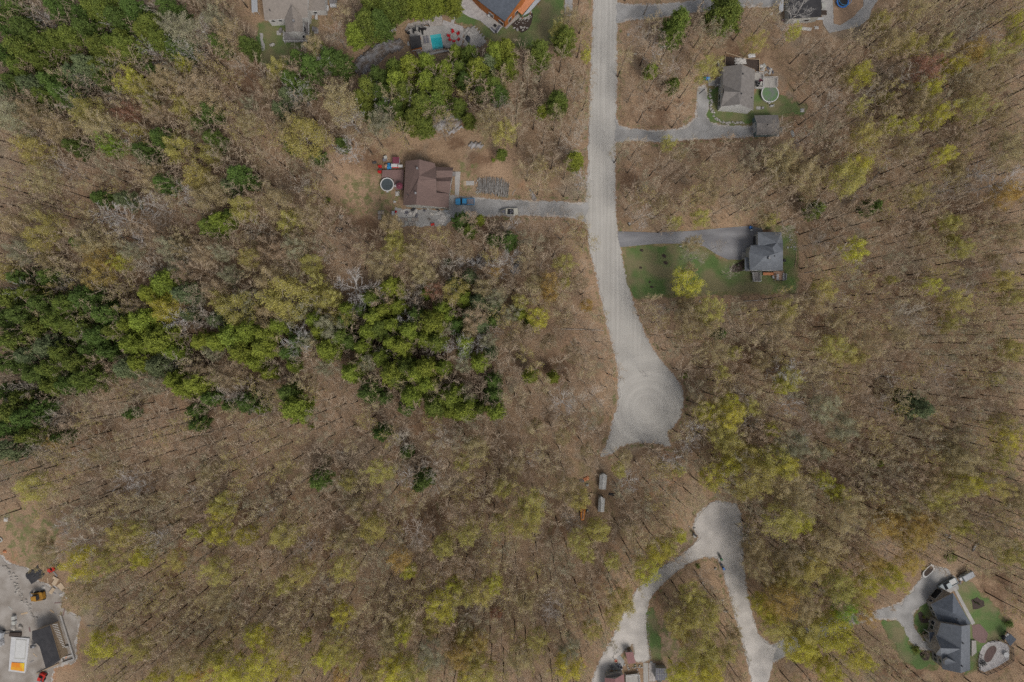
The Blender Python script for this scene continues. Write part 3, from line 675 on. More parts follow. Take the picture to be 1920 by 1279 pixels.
# ---- budding trees: x y width tone
BT = ['yellow-green', 'bright yellow-green', 'bright green', 'olive', 'pale grey-green', 'golden', 'tan', 'reddish']
BN = """250 155 44 1;268 168 44 0;312 152 48 3;165 208 56 0;190 240 60 3;112 245 50 3;60 282 56 0;215 275 44 2;345 122 28 1;345 200 44 0;335 278 50 0;392 288 38 0;285 200 32 0;255 248 34 0;20 220 60 4;60 215 50 3;372 168 62 6;350 62 60 4;430 65 50 3;470 200 28 4;470 235 42 3;522 130 36 0;507 160 32 3;640 197 60 3;570 257 78 0;550 245 56 3;592 90 40 3;715 232 48 4;917 230 50 3;947 252 44 0;1252 272 26 0;1275 287 26 3;1325 130 44 0;1415 82 34 0;1340 48 28 3;1275 38 24 3;1045 58 26 0;1095 48 22 3;1098 105 20 1;1010 308 26 3;1067 35 34 3;395 190 50 3;300 215 40 6;232 212 30 7;250 210 34 7;405 40 44 4;325 50 40 4;
1655 40 36 0;1715 15 52 3;1675 75 46 3;1707 80 44 0;1612 142 46 1;1590 140 40 3;1605 202 30 0;1662 185 22 0;1785 125 40 1;1772 80 26 0;1742 165 44 1;1727 195 50 3;1755 217 46 1;1670 235 34 1;1702 237 30 1;1620 257 48 0;1822 155 56 3;1820 207 52 0;1867 162 32 3;1855 105 42 0;1885 112 36 3;1902 38 26 1;1910 72 42 1;1827 95 42 5;1870 217 36 3;1807 255 30 3;1765 292 36 1;1890 282 62 3;1465 295 54 3;1610 307 42 1;1700 280 42 3;1487 62 24 1;1680 200 36 6;1790 312 30 3;1730 130 50 7;
87 335 52 3;100 422 46 0;72 447 50 0;27 422 42 3;60 395 36 3;42 470 46 4;92 490 34 3;17 512 42 0;175 458 56 3;192 485 46 5;190 515 46 5;387 370 56 3;287 330 42 3;370 332 50 0;455 390 50 0;400 350 44 3;230 492 36 1;470 485 38 0;432 515 36 4;387 482 42 6;405 545 44 6;310 577 52 1;445 580 66 0;265 575 32 6;470 560 40 4;350 510 40 6;370 700 36 6;445 690 40 6;430 712 34 6;290 720 40 4;530 470 40 6;560 460 44 6;
517 380 56 3;545 417 46 0;580 405 46 3;732 420 40 3;740 445 32 0;510 525 56 3;535 560 86 0;500 595 52 3;605 557 46 0;582 495 42 0;555 465 42 4;715 495 50 3;742 470 42 0;780 482 46 3;795 515 42 3;855 545 50 0;815 545 34 7;890 600 44 6;905 540 36 3;600 530 34 0;620 615 44 4;
1057 495 38 0;1030 530 36 5;1032 552 30 5;1002 532 36 3;1100 572 26 5;1007 597 42 1;975 567 32 0;1087 530 30 6;1060 530 22 0;985 620 30 6;930 510 20 5;1287 532 52 1;1290 508 30 3;1327 362 46 3;1315 407 34 0;1265 417 26 0;1242 377 22 3;1297 457 30 3;1285 567 30 3;1330 585 54 0;1285 597 42 3;1320 607 46 3;1435 412 26 3;1590 332 66 0;1515 330 56 3;1460 330 42 3;1517 365 26 3;1445 412 22 0;1710 365 40 0;1602 470 44 1;1780 417 34 0;1885 367 50 5;1900 360 30 5;1797 467 40 0;1720 445 26 3;1740 537 34 1;1787 567 46 0;1542 545 42 0;1527 570 40 3;1467 582 42 0;1455 607 56 3;1570 602 26 3;1880 527 42 0;1775 607 36 0;1680 627 30 3;1800 420 36 3;1790 325 30 3;1672 525 18 0;1895 557 36 0;1785 450 22 0;1897 440 46 3;1865 487 26 3;1480 300 40 3;
182 852 28 3;220 880 28 3;395 885 36 3;420 945 46 0;300 935 26 3;107 827 26 5;60 915 56 0;652 902 36 0;715 882 48 0;892 840 46 3;867 867 30 0;942 917 36 0;670 952 42 3;
1340 660 46 3;1375 662 26 0;1352 697 26 0;1425 682 32 3;1370 752 32 1;1322 770 36 1;1365 782 48 1;1350 765 42 0;1405 762 32 0;1422 772 26 3;1355 815 52 0;1370 835 50 0;1370 872 42 1;1407 855 44 0;1335 895 48 1;1415 895 66 0;1390 920 40 0;1055 820 32 3;1100 845 26 3;1172 855 26 3;1160 880 26 0;1005 795 22 3;967 872 32 3;997 947 52 0;1062 917 46 3;1085 935 40 0;1242 877 22 3;1272 880 22 0;
1560 652 52 0;1600 665 42 0;1625 647 46 3;1477 712 46 0;1467 725 30 1;1865 710 22 0;1455 865 64 0;1445 805 26 1;1490 835 52 4;1472 872 44 1;1542 900 32 1;1565 922 36 1;1477 910 62 3;1490 947 56 3;1590 940 52 3;1887 827 46 1;1875 795 42 0;1802 865 56 3;1820 905 46 1;1785 910 50 0;1865 910 42 0;1752 935 46 0;1690 950 42 3;1777 847 42 3;1745 905 42 3;1577 802 52 4;1540 765 50 4;1895 655 42 0;1870 862 36 0;1902 932 42 3;1540 850 30 4;
155 1054 62 1;207 1051 46 0;265 1044 42 1;230 1001 50 0;260 991 32 0;335 1049 38 0;370 996 28 1;410 1004 40 1;462 1006 38 1;410 1066 50 0;410 960 36 1;82 1014 32 3;92 1044 42 3;150 1114 50 3;190 1211 56 1;262 1211 46 0;412 1114 46 3;412 1149 36 3;405 1229 46 0;350 1234 50 3;425 1251 52 1;455 1266 46 1;475 1184 30 1;350 1266 46 1;297 1266 36 1;180 1099 30 3;385 1262 36 5;
530 1006 50 0;697 991 52 0;652 1011 46 3;647 1064 48 0;532 1099 34 0;572 1074 40 0;750 1046 44 5;767 1071 28 1;830 1026 42 0;877 1001 40 0;932 981 32 0;850 1094 28 1;825 1134 52 1;867 1114 46 0;905 1111 42 0;927 1091 32 1;642 1151 42 1;490 1191 42 1;572 1196 22 1;540 1194 46 3;630 1209 52 0;612 1236 42 1;760 1164 36 0;755 1189 34 1;735 1236 42 1;780 1251 52 0;812 1224 52 4;807 1176 36 0;870 1196 36 0;900 1199 36 5;862 1229 50 5;495 1246 62 1;542 1254 40 1;697 1266 42 0;745 1266 52 1;655 1236 36 0;890 1231 46 0;905 1259 50 0;875 1271 36 1;730 1199 46 3;640 1266 32 5;847 1154 20 1;930 1150 26 7;
985 979 56 0;1085 1014 42 0;1122 996 42 0;1100 1039 30 0;1180 991 32 3;1147 1051 32 0;1210 1069 48 1;1237 1034 46 1;1275 1006 26 1;1255 1024 32 0;1167 1129 46 0;1150 1154 36 0;1272 1164 50 0;1320 1154 62 0;1297 1114 46 0;1277 1184 36 5;1310 1219 62 0;1350 1224 52 0;1310 1256 56 1;1272 1269 42 1;1417 1064 42 3;1430 1134 38 1;1417 1029 42 3;1065 1249 52 1;1007 1199 42 0;975 1234 50 3;985 1129 36 3;1110 1179 36 0;1067 1211 42 4;1377 1189 26 3;1330 1262 46 1;
1465 974 66 0;1500 979 48 1;1580 969 56 3;1657 986 52 5;1672 969 42 5;1712 1009 52 5;1710 974 46 5;1545 1024 62 3;1635 1054 42 5;1702 1054 42 5;1672 1084 48 1;1625 1096 42 1;1575 1099 58 0;1497 1084 62 0;1522 1059 52 0;1462 1126 62 5;1507 1139 48 3;1582 1141 42 2;1447 1154 36 1;1565 1186 74 1;1515 1184 54 0;1600 1229 48 1;1625 1239 26 1;1500 1219 52 1;1525 1231 36 1;1557 1261 48 1;1515 1204 32 1;1800 986 36 0;1852 1009 42 3;1895 1036 48 0;1780 966 42 3;1602 1121 36 0;1477 1046 48 3;1455 1176 48 0;1620 1150 34 5;1455 1095 40 0;1740 985 40 5"""
for row in BN.replace("\n", "").split(";"):
    x, y, d, tn = map(float, row.split()); place('budding', x, y, d * 1.08, BT[int(tn)], bark='bark_grey' if tn == 4 else None)

LOTN = "250 470 34 4;320 465 36 4;300 455 30 6;345 470 32 3;390 455 34 6;420 475 34 4;500 480 40 6;660 470 36 6;335 500 34 4;410 560 36 0;470 595 34 4;590 560 38 0;570 585 34 4;625 560 34 0;640 595 38 0;520 560 40 0;870 470 34 6;930 560 34 4;960 590 34 4;915 640 30 4;880 620 30 3;960 640 34 6;990 500 34 6;1060 600 34 6;1030 640 30 6;1075 660 30 6;400 660 34 4;390 700 32 6;440 720 30 6;500 720 30 6;575 640 30 4;610 690 30 4;690 680 30 4;870 685 30 4"
for row in LOTN.split(";"):
    x, y, d, tn = map(float, row.split()); place('budding', x, y, d * 1.08, BT[int(tn)], bark='bark_grey')

# ---- bare trees one can pick out
WN = """90 42 46 0;75 25 40 1;215 46 42 0;290 100 40 0;270 125 30 1;225 90 30 1;205 122 46 1;215 180 50 1;160 148 50 1;300 15 56 1;310 45 40 1;70 265 44 1;118 318 54 1;350 365 50 0;282 385 56 0;230 408 76 0;165 430 40 1;130 532 46 1;48 542 56 0;20 610 38 0;158 617 36 0;60 730 44 1;105 780 50 1;75 845 50 1;275 1 30 1;
665 542 92 0;762 602 46 0;395 602 64 1;345 602 54 0;365 575 40 1;560 640 76 0;600 575 50 1;845 490 54 1;840 510 34 1;895 495 30 0;935 502 44 0;872 490 34 0;960 482 44 0;858 652 60 0;895 645 50 0;720 660 34 1;265 455 50 0;290 500 50 1;355 480 44 1;320 510 34 1;455 735 50 1;420 545 34 1;710 535 34 1;770 560 44 1;610 480 36 1;1210 700 20 0;
612 112 50 0;565 100 44 1;560 172 52 0;550 195 40 1;655 222 66 0;655 282 52 0;700 178 44 0;722 200 50 0;765 190 40 1;810 185 46 0;860 130 40 1;900 118 44 1;830 245 40 1;630 60 50 1;680 60 30 1;500 145 36 1;
1055 755 60 0;1300 805 42 0;1290 832 40 0;1265 862 40 0;1245 862 34 0;1180 905 52 0;1065 968 32 0;1035 1150 44 0;160 1015 76 1;125 985 54 0;120 1030 50 1;300 1008 48 0;520 1030 22 0;590 1020 26 0;690 1052 22 0;890 1145 50 1;880 1100 30 1;765 895 50 0;640 850 30 1;830 820 50 1;890 870 30 1;
1230 100 40 0;1235 60 44 1;1205 70 24 1;1245 245 20 1;1080 170 40 1;1090 240 44 1;1090 340 46 0;1205 422 24 0;1240 575 22 0;1235 592 24 0;1060 395 34 1;1000 395 36 1;960 420 40 0;600 255 50 1;330 90 50 0;380 60 60 0;355 100 50 0;250 260 50 0;140 200 50 1;
1500 18 60 0;1480 55 50 1;1615 200 46 1;1560 190 60 1;1470 700 60 0;1480 760 60 0;1500 820 40 0;1395 740 54 1;1890 338 70 0;1860 345 60 0;1830 325 50 0;1880 495 50 1;1600 500 46 1;1530 390 46 1;1570 560 44 1;1620 180 44 1;1700 140 60 1;1540 730 50 1;1770 690 50 1;1650 760 60 1;1290 480 30 1;1350 460 30 1;1310 480 40 1;1290 470 24 1;1370 510 30 1;1840 980 46 1;1720 950 44 1;1600 990 46 1;1660 1030 44 1;240 900 50 0;260 915 44 0;610 1090 40 1;780 1000 70 1;1800 550 60 1;1700 590 60 1;1400 1000 40 1;1460 240 40 1;1500 260 50 1;1450 330 30 0;1480 430 40 1;30 340 40 1;300 420 40 1;480 430 50 1;1240 900 40 1;1000 860 40 0;1100 800 40 1"""
for row in WN.replace("\n", "").split(";"):
    x, y, d, tn = map(float, row.split()); place('bare', x, y, d, 'white' if tn == 0 else 'grey')

# ---- where nothing may grow
CLEAR = [ROAD, DR_L, DR_F, DR_N, DR_E, DR_G, LOW, YARD, DR_D] + list(LAWNS.values()) + [DRY['f'], DRY['yard'], DRY['k2']] + list(EXTRA_CLEAR.values()) + \
    [[(655,132),(668,105),(705,76),(752,70),(764,86),(730,104),(695,140),(676,146)]] + [[(1690,1120),(1800,1050),(1800,1115),(1700,1160),(1640,1170),(1640,1145)], [(770,250),(960,250),(960,295),(880,310),(770,295)]]
used = [(t[3], t[4], t[5]) for t in TREES]
def base_px(px, py, zc):
    k = (H - zc) / H; return 960 + (px - 960) * k, 639.5 + (py - 639.5) * k
U = np.array(used)
fill = []
rf = random.Random(42)
tries = 0
gridd = {}
while tries < 60000 and len(fill) < 2400:
    tries += 1
    px = rf.uniform(-60, 1980); py = rf.uniform(-60, 1340)
    # density: open in the clearings
    dens = 1.0
    if 1110 < px < 1300 and 60 < py < 240: dens = .35
    if 1140 < px < 1420 and 270 < py < 420: dens = .55
    if 860 < px < 1110 and 180 < py < 460: dens = .6
    if 980 < px < 1180 and 460 < py < 690: dens = .35
    if 420 < px < 760 and 380 < py < 520: dens = .6
    if px < 420 and 330 < py < 430: dens = .7
    if 225 < px < 1100 and 445 < py < 735: dens *= .55
    if 380 < px < 520 and 60 < py < 330: dens = .45
    if 540 < px < 720 and 300 < py < 440: dens = .4
    if any(math.hypot(px - a, (py - b) * 1.25) < c * .7 for a, b, c in DARK_LITTER): dens *= .5
    if rf.random() > dens: continue
    cell = (int(px // 27), int(py // 27))
    ok = all(math.hypot(px - a, py - b) > 25 for i in (-1, 0, 1) for j in (-1, 0, 1) for a, b in gridd.get((cell[0] + i, cell[1] + j), []))
    if not ok: continue
    if (np.hypot(U[:, 0] - px, U[:, 1] - py) < U[:, 2] * .42).any(): continue
    gridd.setdefault(cell, []).append((px, py)); fill.append((px, py))
fx = np.array([f[0] for f in fill]); fy = np.array([f[1] for f in fill])
bad = np.zeros(len(fx), bool)
for poly in CLEAR:
    bad |= inside(poly, fx, fy)
    bad |= sdist(poly, fx, fy) < 8
kb = (H - 12) / H
bx_, by_ = 960 + (fx - 960) * kb, 639.5 + (fy - 639.5) * kb
for poly in CLEAR: bad |= inside(poly, bx_, by_)
fill = [f for f, b in zip(fill, bad) if not b]
inview = [f for f in fill if 0 < f[0] < 1920 and 0 < f[1] < 1279]
rf.shuffle(inview)
n_ind = max(0, 300 - sum(1 for t in TREES if t[1] == 'bare'))
ind = inview[:n_ind]; iset = set(ind)
rest = [f for f in fill if f not in iset]
for x, y in ind: place('bare', x, y, rf.uniform(40, 54), rf.choice(['grey', 'brown', 'brown']))
print("pines", sum(t[1] == 'pine' for t in TREES), "budding", sum(t[1] == 'budding' for t in TREES), "bare", sum(t[1] == 'bare' for t in TREES), "rest", len(rest))

# the rest of the wood: past 300 bare trees, so one object
def low_bare(i):
    rg = np.random.default_rng(900 + i)
    tr, br, tw, tips = skeleton(rg, 16., 3.3, z0=.4, limbs=12, subs=5, twigs=5, spread=.7, rtw=.026, rt=.23)
    return np.array(tr), np.array(br + tw)
LOWB = [low_bare(i) for i in range(6)]; buds = {}
def forest(name, rows_mesh, m, label):
    me = rows_mesh; me.materials.clear(); me.materials.append(M[m])
    o = bpy.data.objects.new(name, me); C.objects.link(o); tag(o, label, 'woods', None, 'stuff'); return o
allt, allw = [], []
for x, y in rest:
    a = rf.uniform(0, 6.28); c, s = math.cos(a), math.sin(a); hh = rf.uniform(.75, 1.15); sc = rf.uniform(.75, 1.15)
    b = P(x, y, 12 * hh); R3 = np.array([[c, -s, 0], [s, c, 0], [0, 0, 1]])
    T1, T2 = LOWB[rf.randrange(6)]
    pb = .45 + .45 * (x > 1250) * (y > 550) + .4 * (y > 900) + .2 * (x > 1350)
    if rf.random() < pb:
        q = T2[np.random.default_rng(int(x * 7 + y) + 5000).integers(len(T2) // 3, len(T2), 680)]; e = (q[:, :3] + q[:, 3:6]) / 2 + np.random.default_rng(int(x + y) + 5000).normal(size=(680, 3)) * .35
        buds.setdefault(rf.choice(['olive', 'olive', 'yellow-green', 'tan', 'pale grey-green']), []).append((e * [sc, sc, hh]) @ R3.T + [b.x, b.y, 0])
    for src, dst in ((T1, allt), (T2, allw)):
        q = src.copy(); q[:, :3] = (q[:, :3] * [sc, sc, hh]) @ R3.T + [b.x, b.y, 0]; q[:, 3:6] = (q[:, 3:6] * [sc, sc, hh]) @ R3.T + [b.x, b.y, 0]; dst.append(q)
woods = forest("bare_woods", seg_mesh("bare_woods_mesh", np.concatenate(allt), 3), 'bark_dark', 'the many thin leafless trees filling the brown woods')
tw_o = bpy.data.objects.new("twigs", seg_mesh("bare_woods_twigs_mesh", np.concatenate(allw), 3)); C.objects.link(tw_o); tw_o.parent = woods
tw_o.data.materials.clear(); tw_o.data.materials.append(M['twig_brown'])

for tone, L in buds.items():
    o = bpy.data.objects.new("buds", leaf_mesh("woods_buds_mesh", np.concatenate(L), .155, np.random.default_rng(5))); C.objects.link(o); o.parent = woods
    o.data.materials.clear(); o.data.materials.append(M['leaf ' + tone]); tag(o, tone + ' opening buds', None, None, 'stuff')
tag(tw_o, None, None, None, 'stuff')

# ---- past 300 budding trees the smallest become one object
def bake_small():
    bt = sorted([t for t in TREES if t[1] == 'budding'], key=lambda t: -t[5])[300:]; groups = {}
    bpy.context.view_layer.update()
    for t in bt:
        e = t[0]; mw = np.array(e.matrix_world)
        for ch in list(e.children):
            me_ = ch.data; n = len(me_.vertices); c_ = np.zeros(n * 3, np.float32); me_.vertices.foreach_get("co", c_); c_ = c_.reshape(-1, 3) @ mw[:3, :3].T + mw[:3, 3]
            ix = np.zeros(len(me_.loops), np.int32); me_.loops.foreach_get("vertex_index", ix)
            groups.setdefault((ch.name.split('.')[0], ch.material_slots[0].material), []).append((c_, ix.reshape(-1, 4)))
            bpy.data.objects.remove(ch)
        bpy.data.objects.remove(e); TREES.remove(t)
    root = None
    for (nm, mt), L in sorted(groups.items(), key=lambda g: (g[0][0] != 'crown', g[0][1].name)):
        off = 0; cs, qs = [], []
        for c_, q_ in L: cs.append(c_); qs.append(q_ + off); off += len(c_)
        me_ = raw_mesh("small_budding_trees_mesh", np.concatenate(cs), np.concatenate(qs)); me_.materials.clear(); me_.materials.append(mt)
        o = bpy.data.objects.new("small_budding_trees" if root is None else nm, me_); C.objects.link(o); o['kind'] = 'stuff'
        if root is None: root = o; o['label'] = 'the smallest budding trees dotted through the wood'
        else: o.parent = root
bake_small()

# ---- undergrowth: low twiggy brush and pale saplings, one object each
def scatter(n, seed, margin=5, dens=None):
    r = np.random.default_rng(seed); x = r.uniform(-40, 1960, n); y = r.uniform(-40, 1320, n); bad = np.zeros(n, bool)
    for poly in CLEAR:
        bad |= sdist(poly, x, y) < margin
    return x[~bad], y[~bad], r
x, y, r = scatter(14000, 11, 3)
segs = []
for px, py in zip(x, y):
    b = P(px, py); k = r.integers(5, 9); R0 = r.uniform(.35, 1.1); hh = r.uniform(.4, 2.0)
    a = r.uniform(0, 6.28, k); L = R0 * r.uniform(.5, 1.1, k)
    for j in range(k):
        m = (b.x + math.cos(a[j]) * L[j] * .4, b.y + math.sin(a[j]) * L[j] * .4, hh * .6)
        segs.append([b.x, b.y, 0, *m, .022, .018]); segs.append([*m, b.x + math.cos(a[j] + .3) * L[j], b.y + math.sin(a[j] + .3) * L[j], hh, .018, .012])
br_o = bpy.data.objects.new("undergrowth", seg_mesh("undergrowth_mesh", segs, 3)); C.objects.link(br_o)
br_o.data.materials.clear(); br_o.data.materials.append(M['twig_brown']); tag(br_o, 'low leafless brush covering the forest floor', 'undergrowth', None, 'stuff')
x, y, r = scatter(4200, 12, 2)
pts = []
for px, py in zip(x, y):
    b = P(px, py); R0 = r.uniform(.25, .75); n_ = int(14 + R0 * 22)
    pts.append(np.array([b.x, b.y, 0]) + r.normal(size=(n_, 3)) * [R0, R0, .25] + [0, 0, .6])
pts = np.concatenate(pts); pts[:, 2] = np.abs(pts[:, 2])
lo_ = bpy.data.objects.new("leafing_bushes", leaf_mesh("leafing_bushes_mesh", pts, .13, r)); C.objects.link(lo_)
lo_.data.materials.clear(); lo_.data.materials.append(M['leaf olive']); tag(lo_, 'knee-high olive seedlings scattered over the forest floor', 'undergrowth', None, 'stuff')
from mathutils.geometry import tessellate_polygon
# ------------------------------------------------------------------ builders for houses and things
def roof(parent, planes, m, fascia='trim_white', name='roof', th=.22):
    """planes: lists of (px,py,z) corners; top skin, skirt round the open edges and an underside"""
    key = {}; vs = []; fs = []
    for pl in planes:
        w = [P(*c) for c in pl]
        nrm = sum(((w[i] - w[0]).cross(w[i + 1] - w[0]) for i in range(1, len(w) - 1)), Vector())
        if nrm.z < 0: w = w[::-1]
        f = []
        for v in w:
            k = (round(v.x, 1), round(v.y, 1), round(v.z, 1))
            if k not in key: key[k] = len(vs); vs.append(tuple(v))
            f.append(key[k])
        fs += [tuple(f[i] for i in tr) for tr in tessellate_polygon([[Vector((vs[i][0], vs[i][1], 0)) for i in f]])]
    fs = [f if (Vector(vs[f[1]]) - Vector(vs[f[0]])).cross(Vector(vs[f[2]]) - Vector(vs[f[0]])).z > 0 else f[::-1] for f in fs]
    edges = {}
    for f in fs:
        for i in range(len(f)): edges[(f[i], f[(i + 1) % len(f)])] = 1
    mb = MB(); mb.add(vs, fs); ro = mb.build(name, m, parent)
    n = len(vs); sk = MB(); allv = [(a, b, c - .012) for a, b, c in vs] + [(a, b, c - th) for a, b, c in vs]
    sf = [(a + n, b + n, b, a) for (a, b) in edges if (b, a) not in edges]
    sf += [tuple(i + n for i in reversed(f)) for f in fs]
    sk.add(allv, sf); sk.build('fascia', fascia, ro)
    return ro
def walls(parent, pts, m, name='wall', z0=0.0):
    """pts: world (x, y, top z) round the outline"""
    mb = MB(); n = len(pts)
    for i in range(n):
        a, b = pts[i], pts[(i + 1) % n]
        mb.add([(a[0], a[1], z0), (b[0], b[1], z0), (b[0], b[1], b[2]), (a[0], a[1], a[2])], [(0, 1, 2, 3)])
    return mb.build(name, m, parent)
def on_wall(parent, a, b, t, z, w, h, name, frame='trim_white', pane='glass_dark'):
    """a window or door set 4 cm proud of the wall from a to b (world xy), outward = right of a->b"""
    ax, ay, bx, by = a[0], a[1], b[0], b[1]; L = math.hypot(bx - ax, by - ay); ux, uy = (bx - ax) / L, (by - ay) / L
    cx, cy = ax + ux * L * t, ay + uy * L * t; rz = math.atan2(uy, ux); nx, ny = uy, -ux
    f = MB().box((cx + nx * .03, cy + ny * .03, z), (w + .2, .10, h + .2), rz).build(name, frame, parent)
    MB().box((cx + nx * .07, cy + ny * .07, z + .1), (w, .08, h), rz).build('pane' if name != 'garage_door' else 'door_panel', pane, f)
def corner(px, py, z, inx=0.0, iny=0.0):
    v = P(px, py, z); return (v.x + inx, v.y + iny, z - .2)
def deck(parent, poly, z, m, rail=None, name='deck', skirt=None, railh=.95, open_edges=()):
    """poly: photo pixels of the deck surface"""
    w = [P(a, b, z) for a, b in poly]; pl = [(v.x, v.y) for v in w]
    d = MB().prism(pl, max(0, z - .25), z).build(name, m, parent)
    mb = MB(); n = len(pl)
    for (x, y) in pl: mb.box((x * .999, y * .999, 0), (.15, .15, max(.05, z - .25)))
    mb.build('post', skirt or 'trim_white', d)
    if rail:
        r = MB()
        for i in range(n):
            if i in open_edges: continue
            a, b = w[i], w[(i + 1) % n]; L = (b - a).length
            r.tube([a + Vector((0, 0, railh)), b + Vector((0, 0, railh))], .07, 4)
            r.tube([a + Vector((0, 0, .12)), b + Vector((0, 0, .12))], .04, 4)
            k = max(1, int(L / .35))
            for j in range(k + 1):
                p = a + (b - a) * (j / k); r.box((p.x, p.y, z), (.06, .06, railh))
        r.build('railing', rail, d)
    return d
def flat(parent, poly, m, name, z=.06, th=None, jit=0.0):
    w = [P(a, b) for a, b in (densify(poly, 5, jit, 3) if jit else poly)]
    return MB().prism([(v.x, v.y) for v in w], 0.0 if th is None else z - th, z).build(name, m, parent)
def slab(name, poly, m, label, cat=None, z=.07, jit=0.0, kind='structure'):
    w = [P(a, b) for a, b in (densify(poly, 5, jit, 3) if jit else poly)]
    o = MB().prism([(v.x, v.y) for v in w], 0.0, z).build(name, m); return tag(o, label, cat if kind is None else None, None, kind)
def boulders(pts, name='boulder', m='rock_pale', labels=None, cat='boulder', group=None, seed=0):
    for i, (px, py, d) in enumerate(pts):
        p = P(px, py); s = d * S
        mb = MB().rock((p.x, p.y, s * .22), (s, s * rnd.uniform(.7, 1), s * .6), seed + i)
        solo(mb, name, m, labels[i] if isinstance(labels, list) else labels, cat, group, at=(p.x, p.y, 0))
def pool_round(px, py, dpx, cover, label, wallm='siding_white', h=1.2, ground=False):
    p = P(px, py, h); r = dpx * S * (H - h) / H / 2
    t = thing('round_pool', label, 'pool', (p.x, p.y, 0))
    MB().cyl(0, 0, 0, h - .15, r - .10, 40).build('pool_wall', wallm, t, world=False)
    MB().ring(0, 0, h - .1, h, r - .16, r + .09, 40).build('rim', 'trim_white', t, world=False)
    MB().cyl(0, 0, h - .15, h - .12, r - .12, 40).build('cover', cover, t, world=False)
    lad = MB(); 
    for s in (-.25, .25): lad.tube([(s, -r - .3, 0), (s, -r - .05, h + .5), (s, -r + .3, h + .5), (s, -r + .35, h - .1)], .03, 5)
    for z in (.3, .6, .9): lad.box((0, -r - .22 + z * .1, z), (.5, .12, .04))
    lad.build('ladder', 'plastic_white', t, world=False)
    return t
def pickup(px, py, rz, body, roofm, bedm, label, L=5.6, w=1.95):
    p = P(px, py); t = thing('pickup_truck', label, 'pickup truck', (p.x, p.y, 0), rz)
    hw = w / 2; b = MB(); h = L / 2
    out = [(h, -.62), (h, .62), (h - .22, hw - .12), (h - .9, hw), (-h + .1, hw), (-h, hw - .08), (-h, -hw + .08), (-h + .1, -hw), (h - .9, -hw), (h - .22, -hw + .12)]
    b.prism(out, .45, .92)
    hood = [(h - .05, -.6), (h - .05, .6), (h - .3, hw - .18), (h - 1.45, hw - .10), (h - 1.45, -hw + .10), (h - .3, -hw + .18)]
    b.prism(hood, .90, 1.06)
    for s in (-1, 1): b.box((-h * .58, s * (hw - .06), .9), (L * .36, .10, .30))
    b.box((-h + .06, 0, .9), (.10, w - .2, .30))
    b.build('body', body, t, world=False)
    MB().box((-h * .58, 0, .94), (L * .345, w - .26, .25 if bedm == 'fabric_grey' else .03)).build('bed_cover' if bedm == 'fabric_grey' else 'truck_bed', bedm, t, world=False)
    g = MB(); x1, x0 = h - 1.4, h - 3.55
    g.add([(x1, -hw + .08, .95), (x1, hw - .08, .95), (x0, hw - .08, .95), (x0, -hw + .08, .95),
           (x1 - .75, -hw + .24, 1.72), (x1 - .75, hw - .24, 1.72), (x0 + .2, hw - .24, 1.72), (x0 + .2, -hw + .24, 1.72)],
          [(0, 1, 5, 4), (1, 2, 6, 5), (2, 3, 7, 6), (3, 0, 4, 7), (4, 5, 6, 7)]); g.build('windows', 'glass_dark', t, world=False)
    MB().prism([(x1 - .70, -hw + .22), (x1 - .70, hw - .22), (x0 + .17, hw - .22), (x0 + .17, -hw + .22)], 1.715, 1.80).build('cab_roof', roofm, t, world=False)
    for sx in (h - .95, -h + 1.05):
        for s in (-1, 1):
            wmb = MB(); wmb.tube([(sx, s * (hw - .25), .38), (sx, s * (hw + .01), .38)], .38, 16); wh = wmb.build('wheel', 'tyre', t, world=False)
            MB().tube([(sx, s * (hw - .1), .38), (sx, s * (hw + .02), .38)], .2, 10).build('rim', 'steel', wh, world=False)
    for s in (-1, 1):
        MB().box((h - .06, s * .62, .68), (.12, .3, .18)).build('headlight', 'plastic_white', t, world=False)
        MB().box((x1 - .25, s * (hw + .06), 1.0), (.18, .2, .16)).build('mirror', 'plastic_black', t, world=False)
    return t
def hull(L, w, h, n=14):
    """pointed-bow hull, bow at +x"""
    st = []
    for i in range(n + 1):
        u = i / n; x = -L / 2 + L * u; hw = w / 2 * (1 if u < .45 else max(.02, (1 - ((u - .45) / .55) ** 2.2))); st.append((x, hw, h + .25 * u * u))
    return st
